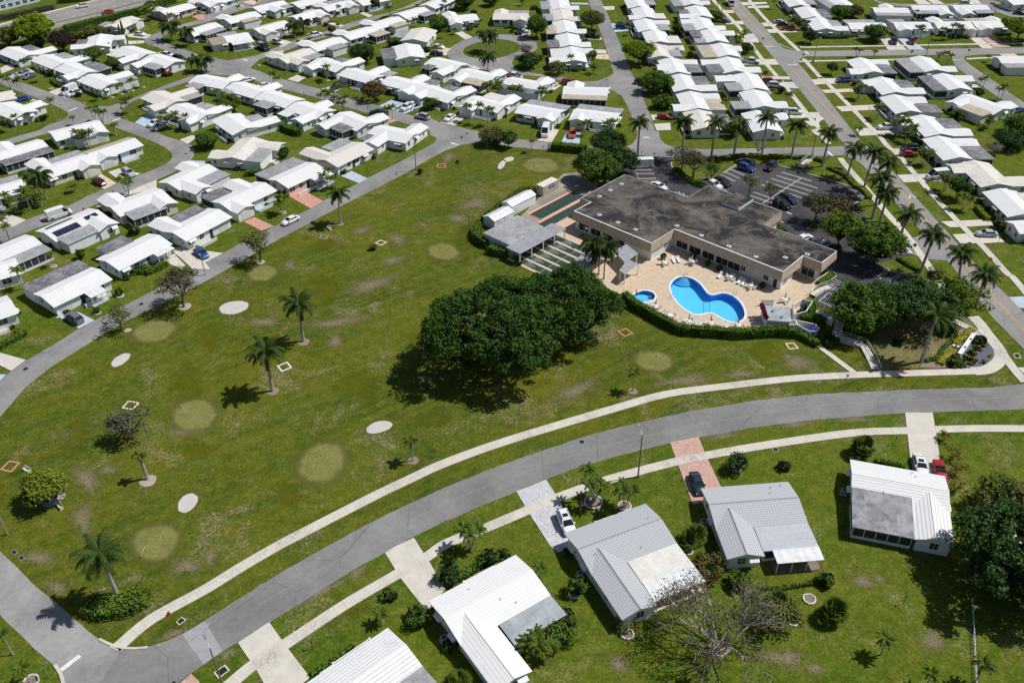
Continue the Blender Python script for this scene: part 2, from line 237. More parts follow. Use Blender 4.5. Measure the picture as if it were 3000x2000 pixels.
def tag(o,label,cat,group=None,kind=None):
 if label: o['label']=label
 if cat: o['category']=cat
 if group: o['group']=group
 if kind: o['kind']=kind
 return o
def struct(name,me): return tag(put(name,me),None,None,None,'structure')
def quads(C,Nn,S,mat,name,extra=None,T=None,asp=1.0):
 """leaf-sized faces: centres, normals, sizes"""
 n=len(C); Nn=Nn/np.maximum(np.linalg.norm(Nn,axis=1,keepdims=True),1e-6)
 r=np.random.normal(size=(n,3)) if T is None else T; t=np.cross(Nn,r); t/=np.maximum(np.linalg.norm(t,axis=1,keepdims=True),1e-6); b=np.cross(Nn,t)
 S=S[:,None]*.5; a=t*S; c=b*S*asp
 V=np.stack([C-a-c*.2,C+c*.9-a*.1,C+a+c*.2,C-c*.9+a*.1],1).reshape(-1,3)
 return V,n
def npmesh(name,parts,mats):
 """parts: list of (V(4n,3),n,matindex)"""
 V=np.concatenate([p[0] for p in parts]); nf=sum(p[1] for p in parts)
 me=bpy.data.meshes.new(name); me.vertices.add(len(V)); me.vertices.foreach_set('co',V.astype(np.float32).ravel())
 me.loops.add(nf*4); me.loops.foreach_set('vertex_index',np.arange(nf*4,dtype=np.int32)); me.polygons.add(nf); me.polygons.foreach_set('loop_start',np.arange(0,nf*4,4,dtype=np.int32))
 mi=np.concatenate([np.full(p[1],p[2],np.int32) for p in parts]); 
 for k in mats: me.materials.append(MT[k])
 me.polygons.foreach_set('material_index',mi); me.update(calc_edges=True); me.validate(); return me

# ---------------------------------------------------------------- layout measured on the ground, in metres (camera above the origin)
D={}
D['houses']=[
dict(x=-143.82,y=314.26,a=-1.339,L=13.24,W=9,b=[('f',-1,.2,.9,3,'d'),('w',1,.25,4),('w',-1,.9,4)],f=1,lab=('d',3,'upper')),
dict(x=-143.18,y=335.87,a=1.307,L=12.75,W=8.4,b=[('f',1,.1,.5,3,'g'),('w',-1,.8,1)],f=-1,lab=('g',5,'upper')),
dict(x=-166.79,y=302.57,a=-.672,L=14.01,W=8.4,b=[('w',1,.85,6),('f',1,.1,.6,3,'d')],f=-1,lab=('d',0,'upper')),
dict(x=-151.6,y=294.05,a=-.68,L=13.95,W=8.4,b=[('w',1,.85,6),('f',1,.1,.6,3,'g')],f=-1,lab=('g',1,'upper')),
dict(x=-140.15,y=285.08,a=-.666,L=13.95,W=8.4,b=[('f',1,.3,1,4,'d'),('w',-1,.75,2.5)],f=-1,lab=('d',2,'upper')),
dict(x=-128.58,y=274.33,a=-.68,L=13.52,W=8.4,b=[('w',1,.5,6),('f',1,.7,1,5,'g')],f=-1,lab=('g',4,'upper')),
dict(x=-126.96,y=302.15,a=-.636,L=13.94,W=8.4,b=[('w',-1,.75,5),('f',-1,.05,.5,3,'w')],f=1,lab=('w',6,'upper')),
dict(x=-114.86,y=293.44,a=-.618,L=13.19,W=8.4,b=[('w',-1,.12,5),('f',-1,.35,.9,3,'g')],f=1,lab=('g',7,'upper')),
dict(x=-103.63,y=258.71,a=-.706,L=13.06,W=8.4,b=[('w',1,.5,6),('f',1,.7,1,5,'g'),('w',-1,.78,3)],f=-1,lab=('g',0,'middle')),
dict(x=-92.61,y=273.38,a=-.443,L=13.66,W=8.4,b=[('f',-1,.1,.5,3,'g'),('w',1,.8,3)],f=1,lab=('g',2,'middle')),
dict(x=-92.45,y=248.14,a=-.628,L=14.36,W=8.4,b=[('w',1,.85,5),('f',1,.35,.7,3,'g'),('w',-1,.9,2)],f=-1,lab=('g',1,'middle')),
dict(x=-128.68,y=353.23,a=.894,L=13.5,W=8.4,b=[('w',1,.15,4)],f=-1,lab=('',0,'top'),wall='pink'),
dict(x=-119.14,y=362.91,a=-.612,L=14.22,W=8.4,b=[],f=-1,lab=('',2,'top')),
dict(x=-111.36,y=327.19,a=.964,L=13.5,W=8.4,b=[('f',-1,.2,.9,3,'g')],f=1,lab=('g',1,'top')),
dict(x=-157.04,y=260.78,a=.521,L=13.5,W=8.4,b=[],f=-1,lab=('',0,'west')),
dict(x=-145.65,y=251.08,a=-.616,L=13.5,W=8.4,b=[('w',1,.6,4)],f=1,lab=('',1,'west')),
dict(x=-120.97,y=235.72,a=.668,L=13.5,W=8.4,b=[('w',-1,.85,3),('f',-1,.3,.75,3,'d')],f=-1,lab=('d',3,'inner')),
dict(x=-106.31,y=222.82,a=.836,L=13.5,W=8.4,b=[('w',-1,.15,1.2)],f=-1,lab=('',4,'inner'),back='t'),
dict(x=-114.79,y=212.36,a=.825,L=13.5,W=8.4,b=[('f',1,.3,1,3,'g'),('w',-1,.9,2),('w',1,.08,5)],f=-1,lab=('g',2,'inner'),wall='cream'),
dict(x=-131.24,y=222.25,a=.785,L=13.4,W=8.4,b=[('f',-1,.03,1,3,'d'),('w',1,.35,4)],f=1,lab=('d',1,'inner')),
dict(x=-125.88,y=197.66,a=.659,L=13.5,W=8.4,b=[('f',1,0,1,3,'g')],f=-1,lab=('g',0,'inner')),
dict(x=-89.25,y=191.93,a=.791,L=13.07,W=8.4,b=[('w',-1,.85,3.5),('f',-1,.1,.75,4,'g'),('w',1,.08,4)],f=1,lab=('g',3,'second'),wall='cream'),
dict(x=-80.71,y=205.32,a=.981,L=13.04,W=8.4,b=[('w',-1,.25,5),('f',-1,.45,1,3.5,'g'),('w',1,.9,3)],f=1,lab=('g',4,'second')),
dict(x=-100.48,y=180.89,a=.935,L=13.55,W=8.4,b=[('w',-1,.88,4),('f',-1,.05,.72,3.5,'g')],f=1,lab=('g',2,'second'),solar=-1),
dict(x=-71.75,y=180.39,a=.982,L=13.41,W=8.4,b=[('w',1,.08,5),('f',1,.35,.95,3.5,'d')],f=-1,lab=('d',3,'lane')),
dict(x=-82.11,y=168.31,a=.958,L=13.65,W=8.4,b=[('f',1,.2,.7,4,'d'),('c',-1,.62,.95,1.6,'')],f=-1,lab=('d',2,'lane'),wall='blue'),
dict(x=-110.32,y=168.57,a=.91,L=13.5,W=8.4,b=[('f',-1,.15,1,3,'g')],f=1,lab=('g',1,'second')),
dict(x=-110.65,y=159.36,a=.597,L=13.5,W=8.4,b=[('w',-1,.4,4)],f=1,lab=('',0,'second')),
dict(x=-90.08,y=154.36,a=.909,L=13.07,W=8.4,b=[('f',1,0,1,4.5,'d'),('c',-1,.5,.78,2.4,'')],f=-1,lab=('d',1,'lane')),
dict(x=-104.76,y=143.83,a=.684,L=13.5,W=8.4,b=[('f',1,0,.9,3,'g')],f=-1,lab=('g',0,'lane')),
dict(x=-70.81,y=221.21,a=1.36,L=13.22,W=8.4,b=[('f',-1,0,.65,3.5,'g'),('w',-1,.8,5),('w',1,.12,3)],f=-1,lab=('g',6,'second')),
dict(x=-64.42,y=194.3,a=.899,L=13.74,W=8.4,b=[('f',1,0,.45,4,'d'),('w',1,.7,4.5),('w',-1,.14,2)],f=-1,lab=('d',4,'lane')),
dict(x=-53.83,y=205.79,a=.907,L=12.86,W=8.4,b=[('f',1,0,1,4.5,'r'),('c',-1,.55,1,2.6,'')],f=-1,lab=('r',5,'lane'),wall='pink'),
dict(x=-43.5,y=217.9,a=.939,L=13.7,W=8.4,b=[('f',1,.45,1,4,'g'),('w',1,.1,6)],f=-1,lab=('g',6,'lane')),
dict(x=-31.88,y=230.84,a=-.46,L=12.87,W=8.4,b=[('w',-1,.35,5),('f',-1,0,.25,3,'d'),('w',1,.85,4)],f=1,lab=('d',7,'lane')),
dict(x=-115.84,y=363.78,a=.946,L=13.5,W=8.4,b=[],f=-1,lab=('',3,'top'),wall='blue'),
dict(x=-100.62,y=341.44,a=.779,L=13.5,W=8.4,b=[('f',-1,.3,.8,2.5,'t'),('w',1,0,3)],f=1,lab=('t',4,'top')),
dict(x=-93.14,y=356.02,a=.767,L=13.61,W=8.4,b=[('w',-1,.5,4.5),('f',-1,.7,1,3,'g')],f=1,lab=('g',5,'top')),
dict(x=-87.09,y=329.51,a=.804,L=13.5,W=8.4,b=[('w',-1,.12,3)],f=-1,lab=('',6,'top'),back='t'),
dict(x=-76.01,y=343.49,a=.825,L=12.94,W=8.4,b=[('w',-1,.95,2.5)],f=-1,lab=('',7,'top'),wall='pink'),
dict(x=-66.74,y=355.82,a=.743,L=13.5,W=8.4,b=[('w',1,0,3),('w',-1,.95,2),('f',1,.4,.9,3,'g')],f=-1,lab=('g',9,'top')),
dict(x=-79.27,y=361.41,a=.798,L=13.5,W=8.4,b=[],f=-1,lab=('',8,'top')),
dict(x=-53.77,y=362.92,a=.682,L=13.5,W=8.4,b=[],f=-1,lab=('',10,'top')),
dict(x=-98.69,y=316.34,a=.527,L=14.23,W=8.4,b=[('c',-1,.45,1,3,''),('f',1,.3,.8,3,'g')],f=-1,lab=('g',0,'ringleft'),brown=1),
dict(x=-63.44,y=309.08,a=.825,L=13.5,W=8.4,b=[('f',-1,.3,.8,3,'g'),('w',1,0,4)],f=1,lab=('g',1,'ringleft')),
dict(x=-53.63,y=320.96,a=.788,L=13.5,W=8.4,b=[('f',-1,.6,1.1,4,'t'),('w',1,0,3)],f=1,lab=('t',2,'ringleft')),
dict(x=-45.45,y=332.78,a=.813,L=13.5,W=8.4,b=[('f',-1,.4,.9,3,'t'),('w',1,0,3)],f=1,lab=('t',3,'ringleft')),
dict(x=-36.67,y=345.24,a=.794,L=12.72,W=8.4,b=[('f',-1,.5,1,3,'g')],f=1,lab=('g',4,'ringleft')),
dict(x=-71.69,y=297.11,a=.854,L=13.09,W=8.4,b=[('w',-1,.3,4),('w',1,.1,4),('f',-1,.5,1,3,'g')],f=-1,lab=('g',0,'abovestreet')),
dict(x=-58.12,y=287.89,a=-.664,L=13.17,W=8.4,b=[('w',-1,.05,3),('w',1,.85,5),('f',1,.3,.75,3,'d')],f=-1,lab=('d',1,'abovestreet')),
dict(x=-46.79,y=277.37,a=-.628,L=13.5,W=8.4,b=[('w',1,.6,5),('f',1,.8,1.1,4,'g')],f=-1,lab=('g',2,'abovestreet'),wall='blue'),
dict(x=-32.33,y=269.49,a=-.561,L=14.17,W=8.4,b=[('w',-1,.8,2.5),('w',1,.6,4),('f',1,.8,1.1,3,'d')],f=-1,lab=('d',3,'abovestreet')),
dict(x=-31.8,y=317.56,a=-1.765,L=13.82,W=10,b=[('f',-1,.2,.8,4,'g')],f=1,lab=('g',1,'ring')),
dict(x=-34,y=299.6,a=-1.359,L=13.89,W=10,b=[('f',-1,.1,.9,4,'d')],f=1,lab=('d',0,'ring')),
dict(x=-80.15,y=265.85,a=-.614,L=13.48,W=8.4,b=[('f',-1,0,.35,3,'g'),('w',1,.8,4)],f=1,lab=('g',3,'middle')),
dict(x=-68.83,y=257.87,a=-.615,L=13.5,W=8.4,b=[('f',-1,.25,.7,3.5,'g')],f=1,lab=('g',4,'middle')),
dict(x=-58.02,y=248.94,a=-.633,L=13,W=8.4,b=[('c',-1,0,.35,3,''),('w',-1,.75,4.5),('w',1,.5,3)],f=1,lab=('',5,'middle')),
dict(x=-44.31,y=240.39,a=-.743,L=12.64,W=8.4,b=[('w',-1,.08,5),('f',-1,.35,.85,3.5,'d'),('w',1,.9,4)],f=1,lab=('d',6,'middle')),
dict(x=-77.18,y=239.08,a=-.88,L=13.4,W=9,b=[('w',1,.85,6),('f',1,.3,.75,3.5,'g')],f=-1,lab=('g',5,'second')),
dict(x=-20.38,y=287.12,a=-.614,L=12.61,W=8.4,b=[('w',-1,.75,5),('f',-1,.1,.4,3,'d')],f=1,lab=('d',0,'belowring')),
dict(x=-9.64,y=276.25,a=-.578,L=13,W=8.4,b=[('w',-1,.08,4),('f',-1,.3,.95,3.5,'t'),('w',1,.95,3)],f=1,lab=('t',1,'belowring')),
dict(x=5.17,y=268.02,a=-.476,L=13.5,W=8.4,b=[('f',-1,0,1,2.5,'d'),('w',1,.85,3)],f=1,lab=('d',2,'belowring')),
dict(x=-21.03,y=260.83,a=-.691,L=14.16,W=8.4,b=[('w',-1,.08,2.5),('w',1,.85,5),('f',1,.3,.75,3,'d')],f=-1,lab=('d',4,'abovestreet')),
dict(x=-6.5,y=252.08,a=-.574,L=12.61,W=8.4,b=[('w',-1,.06,2.5),('w',1,.85,5),('f',1,.15,.7,4,'w')],f=-1,lab=('w',5,'abovestreet')),
dict(x=8.97,y=246.05,a=-.448,L=13.02,W=8.4,b=[('f',1,0,1,3,'g'),('w',-1,.78,1.5)],f=-1,lab=('g',6,'abovestreet')),
dict(x=24.52,y=242.33,a=-.327,L=13.22,W=8.4,b=[('f',1,0,1,3,'g'),('w',-1,.2,1.5)],f=-1,lab=('g',7,'abovestreet')),
dict(x=23.04,y=261.32,a=-.137,L=13.54,W=8.4,b=[('f',-1,0,1,2.5,'t'),('w',1,.25,3)],f=1,lab=('t',3,'belowring')),
dict(x=.83,y=339.54,a=-.061,L=13.18,W=8.4,b=[('w',1,.15,3.5),('f',1,.4,1,3,'g'),('w',-1,.82,2)],f=-1,lab=('g',4,'ring')),
dict(x=-18.48,y=337.53,a=.312,L=13.5,W=8.4,b=[('w',-1,.3,3),('w',1,.35,4)],f=-1,lab=('',3,'ring')),
dict(x=-27.86,y=358.34,a=1.013,L=13.73,W=8.4,b=[],f=-1,lab=('',2,'ring')),
dict(x=19.61,y=353.49,a=-1.541,L=13.5,W=8.4,b=[('f',-1,.1,.9,3,'g'),('w',1,.85,3)],f=1,lab=('g',0,'col1')),
dict(x=20,y=339.49,a=-1.541,L=13.5,W=8.4,b=[('f',-1,.3,.95,3,'g'),('w',1,.85,3)],f=1,lab=('g',1,'col1')),
dict(x=20.34,y=324.79,a=-1.541,L=14.23,W=8.4,b=[('f',-1,.3,1,3,'t'),('w',1,.85,3)],f=1,lab=('t',2,'col1')),
dict(x=20.7,y=309.47,a=-1.541,L=13.5,W=8.4,b=[('f',-1,.4,1,3.5,'d'),('w',1,.8,3)],f=1,lab=('d',3,'col1')),
dict(x=21.21,y=294.47,a=-1.541,L=14.16,W=8.4,b=[('f',-1,0,1,3,'w'),('w',1,.15,3),('w',-1,.85,4)],f=1,lab=('w',4,'col1')),
dict(x=49.68,y=354.83,a=-1.541,L=13.28,W=8.4,b=[('f',1,.2,.7,3,'g')],f=-1,lab=('g',0,'col2')),
dict(x=50.94,y=340.82,a=-1.541,L=13.52,W=8.4,b=[('f',1,.5,1,3,'w'),('w',-1,.9,2.5)],f=-1,lab=('w',1,'col2')),
dict(x=49.87,y=325.7,a=-1.541,L=13.5,W=8.4,b=[('f',1,.3,.9,3.5,'g'),('w',1,.1,4.5)],f=-1,lab=('g',2,'col2')),
dict(x=51.55,y=312.25,a=-1.541,L=13.19,W=8.4,b=[('f',1,.4,1,3.5,'w')],f=-1,lab=('w',3,'col2')),
dict(x=49.96,y=297.08,a=-1.541,L=12.72,W=8.4,b=[('w',1,.12,5),('f',1,.4,.9,3,'g')],f=-1,lab=('g',4,'col2')),
dict(x=53.05,y=282.13,a=-1.541,L=13.66,W=8.4,b=[('f',1,.3,.9,4,'d'),('w',1,.1,4),('w',-1,.5,1.5)],f=-1,lab=('d',5,'col2')),
dict(x=53.61,y=267.06,a=-1.541,L=13.29,W=8.4,b=[('f',1,.05,.65,4,'d'),('w',1,.85,5)],f=-1,lab=('d',6,'col2')),
dict(x=54.26,y=251.85,a=-1.541,L=13.5,W=8.4,b=[('f',1,.3,1,4,'t'),('w',-1,.85,3),('w',1,.08,4)],f=-1,lab=('t',7,'col2')),
dict(x=54.01,y=237.64,a=-1.541,L=12.96,W=8.4,b=[('f',1,.15,.85,4,'d')],f=-1,lab=('d',8,'col2')),
dict(x=70.51,y=357.39,a=-1.541,L=14.06,W=8.4,b=[('f',-1,.2,1,3,'g'),('w',1,.7,3)],f=1,lab=('g',0,'col3')),
dict(x=71.39,y=341.77,a=-1.541,L=13.61,W=8.4,b=[('f',-1,.2,.6,3,'d'),('w',-1,.85,4)],f=1,lab=('d',1,'col3')),
dict(x=70.07,y=326.71,a=-1.541,L=14.02,W=8.4,b=[('f',-1,.4,1,3.5,'g'),('w',1,.8,3),('w',-1,.1,3)],f=1,lab=('g',2,'col3')),
dict(x=71.33,y=312.56,a=-1.541,L=13.23,W=8.4,b=[('f',-1,0,.5,3,'d'),('f',-1,.6,1,3,'g'),('w',1,.15,4)],f=1,lab=('d',3,'col3')),
dict(x=72.15,y=297.27,a=-1.541,L=12.63,W=8.4,b=[('f',-1,0,1,4,'t'),('w',1,.3,2)],f=1,lab=('t',4,'col3')),
dict(x=71.52,y=282.59,a=-1.541,L=13.32,W=8.4,b=[('f',-1,.3,.95,4,'d'),('w',-1,.1,5),('w',1,.85,4)],f=1,lab=('d',5,'col3')),
dict(x=74.21,y=267.41,a=-1.541,L=13.73,W=8.4,b=[('f',-1,.5,1,4,'g'),('w',-1,.15,6)],f=1,lab=('g',6,'col3')),
dict(x=73.39,y=252.86,a=-1.541,L=13.25,W=8.4,b=[('f',-1,.55,1,4.5,'g'),('w',1,.85,3)],f=1,lab=('g',7,'col3')),
dict(x=70.48,y=236.26,a=-1.541,L=13.49,W=8.4,b=[('w',1,.2,4)],f=1,lab=('',8,'col3')),
dict(x=111.22,y=354.64,a=-1.569,L=13.91,W=8.4,b=[('f',1,.2,.8,3,'g')],f=-1,lab=('g',0,'ne')),
dict(x=112.29,y=339.04,a=-1.579,L=13.24,W=8.4,b=[('f',1,.1,.9,3,'d')],f=-1,lab=('d',2,'ne')),
dict(x=112.61,y=324.82,a=-1.599,L=13.5,W=8.4,b=[('f',1,.1,.8,3,'g'),('w',1,.9,4)],f=-1,lab=('g',3,'ne')),
dict(x=127.82,y=353.1,a=-1.423,L=13.45,W=8.4,b=[('f',-1,0,1,3,'g')],f=1,lab=('g',1,'ne')),
dict(x=143.3,y=341.6,a=-.08,L=13.07,W=8.4,b=[('f',-1,0,1,2.5,'g'),('w',1,.5,3)],f=1,lab=('g',0,'behindcross')),
dict(x=158.67,y=344.19,a=-.037,L=13.5,W=8.4,b=[('f',-1,0,.65,3,'g'),('w',-1,.85,5)],f=1,lab=('g',1,'behindcross')),
dict(x=174.13,y=344.2,a=.016,L=13.24,W=8.4,b=[('w',-1,.15,5),('f',-1,.5,1,3,'g')],f=1,lab=('g',2,'behindcross')),
dict(x=128.32,y=323.35,a=-.035,L=13.28,W=8.4,b=[('f',1,0,.85,3,'g'),('w',-1,.92,2.5)],f=-1,lab=('g',0,'cross'),wall='cream'),
dict(x=144.44,y=323.46,a=-.011,L=13.06,W=8.4,b=[('f',1,0,.45,3,'g'),('w',-1,.15,2.5)],f=-1,lab=('g',1,'cross')),
dict(x=159.12,y=323.47,a=.02,L=13.23,W=8.4,b=[('w',1,.1,4),('f',1,.4,.8,3,'d'),('w',-1,.9,3)],f=-1,lab=('d',2,'cross')),
dict(x=172.88,y=323.88,a=.064,L=13.5,W=8.4,b=[('w',-1,.15,2.5),('f',1,0,.6,3,'t'),('w',1,.9,3)],f=-1,lab=('t',3,'cross')),
dict(x=197.87,y=352.88,a=.25,L=13.5,W=8.4,b=[],f=-1,lab=('',3,'behindcross')),
dict(x=114.22,y=280.43,a=-1.541,L=13.21,W=8.4,b=[('w',-1,.9,3),('w',1,.12,4),('f',1,.35,1,3.5,'d')],f=-1,lab=('d',0,'col4')),
dict(x=114.96,y=262.62,a=-1.541,L=13,W=8.4,b=[('f',1,.1,.7,4,'d'),('w',1,.85,5),('w',-1,.12,2.5)],f=-1,lab=('d',1,'col4')),
dict(x=113.78,y=247.86,a=-1.541,L=12.76,W=8.4,b=[('w',1,.15,4),('f',1,.5,1,5.5,'d')],f=-1,lab=('d',2,'col4')),
dict(x=115.86,y=231.79,a=-1.541,L=13.47,W=8.4,b=[('w',-1,.1,3),('f',1,.1,.65,4.5,'d'),('w',1,.85,5)],f=-1,lab=('d',3,'col4')),
dict(x=134.09,y=281.47,a=-1.541,L=13.3,W=8.4,b=[('f',-1,0,1,4,'g'),('w',1,.8,3)],f=1,lab=('g',1,'col5')),
dict(x=135.07,y=265.2,a=-1.541,L=12.88,W=8.4,b=[('f',-1,0,1,3.5,'d'),('w',1,.15,4)],f=1,lab=('d',2,'col5')),
dict(x=137.21,y=247.93,a=-1.05,L=13.55,W=8.4,b=[('w',-1,.08,3.5),('f',-1,.25,.95,4,'t'),('w',1,.9,3)],f=1,lab=('t',3,'col5')),
dict(x=164.95,y=285.25,a=.006,L=13.5,W=8.4,b=[('f',-1,0,1,3,'g')],f=-1,lab=('g',0,'col5')),
dict(x=114.9,y=216.98,a=-1.541,L=13.56,W=8.4,b=[('w',1,.12,5),('f',1,.4,1,5,'d')],f=-1,lab=('d',4,'col4')),
dict(x=117.84,y=201.6,a=-1.541,L=13.41,W=8.4,b=[('w',-1,.1,3),('w',1,.85,6)],f=-1,lab=('',5,'col4')),
dict(x=117.47,y=186.14,a=-1.541,L=12.71,W=8.4,b=[('f',1,.1,.8,5,'w')],f=-1,lab=('w',6,'col4')),
dict(x=116.23,y=175.22,a=.095,L=8,W=6,b=[],f=-1,lab=('',7,'col4')),
dict(x=-18.85,y=63.51,a=.711,L=13.5,W=8.4,b=[('f',-1,.5,1,4,'g')],f=1,lab='white roofed house cut by the bottom edge of the photo'),
dict(x=-3.33,y=75.57,a=.586,L=14.03,W=8.4,b=[('w',-1,.17,8),('f',-1,.405,1,3.6,'s')],f=1,lab='large white roofed house with a grey flat roof behind, bottom centre',near=1),
dict(x=15.13,y=85.76,a=.424,L=13.68,W=8.4,b=[('w',-1,.17,8),('f',-1,.405,1,3.8,'k'),('m',-1,.405,1,3.4,'')],f=1,lab='grey roofed house with cream and silver flat roofs behind, bottom centre',roof='grey',near=1),
dict(x=35.51,y=91.81,a=.089,L=13.64,W=8.4,b=[('w',-1,.17,5.4),('f',-1,.405,1,4.4,'v'),('c',-1,.5,1,2.2,'')],f=1,lab='grey roofed house with a white patio awning, beside the pink drive',roof='grey',near=1),
dict(x=58.34,y=95.33,a=-.285,L=13.87,W=8.4,b=[('w',-1,.85,6.2),('f',-1,0,.62,6,'q')],f=1,lab='white roofed house with a dark smeared flat roof, lower right',near=1),
dict(x=74.38,y=78.94,a=-1.43,L=13.5,W=8.4,b=[],f=-1,lab='white roof corner behind the big tree at the right edge')]
D['pool']=[
(32.65,155.4),
(33.15,157.08),
(34.03,158.57),
(35.06,159.51),
(36.22,159.84),
(37.83,159.53),
(38.99,158.26),
(39.79,156.61),
(40.27,154.25),
(40.58,152.99),
(41.2,152.52),
(42.18,152.96),
(43.42,153.37),
(44.78,152.98),
(45.92,151.59),
(46.66,149.64),
(46.85,147.06),
(46.58,144.9),
(45.88,143.4),
(44.77,142.46),
(43.61,142.24),
(42.34,142.68),
(41.26,143.73),
(40.48,145.02),
(39.57,145.71),
(38.58,145.51),
(37.27,144.95),
(35.95,145.28),
(34.78,146.6),
(33.83,148.3),
(33.11,150.41),
(32.66,152.75)]
D['spa']=[
(29.76,152.02),
(29.53,151.25),
(29.08,150.56),
(28.45,150.03),
(27.71,149.69),
(26.93,149.58),
(26.18,149.72),
(25.53,150.08),
(25.04,150.64),
(24.77,151.34),
(24.74,152.12),
(24.95,152.9),
(25.39,153.6),
(26.02,154.16),
(26.77,154.51),
(27.57,154.62),
(28.34,154.48),
(29,154.1),
(29.48,153.52),
(29.74,152.81)]
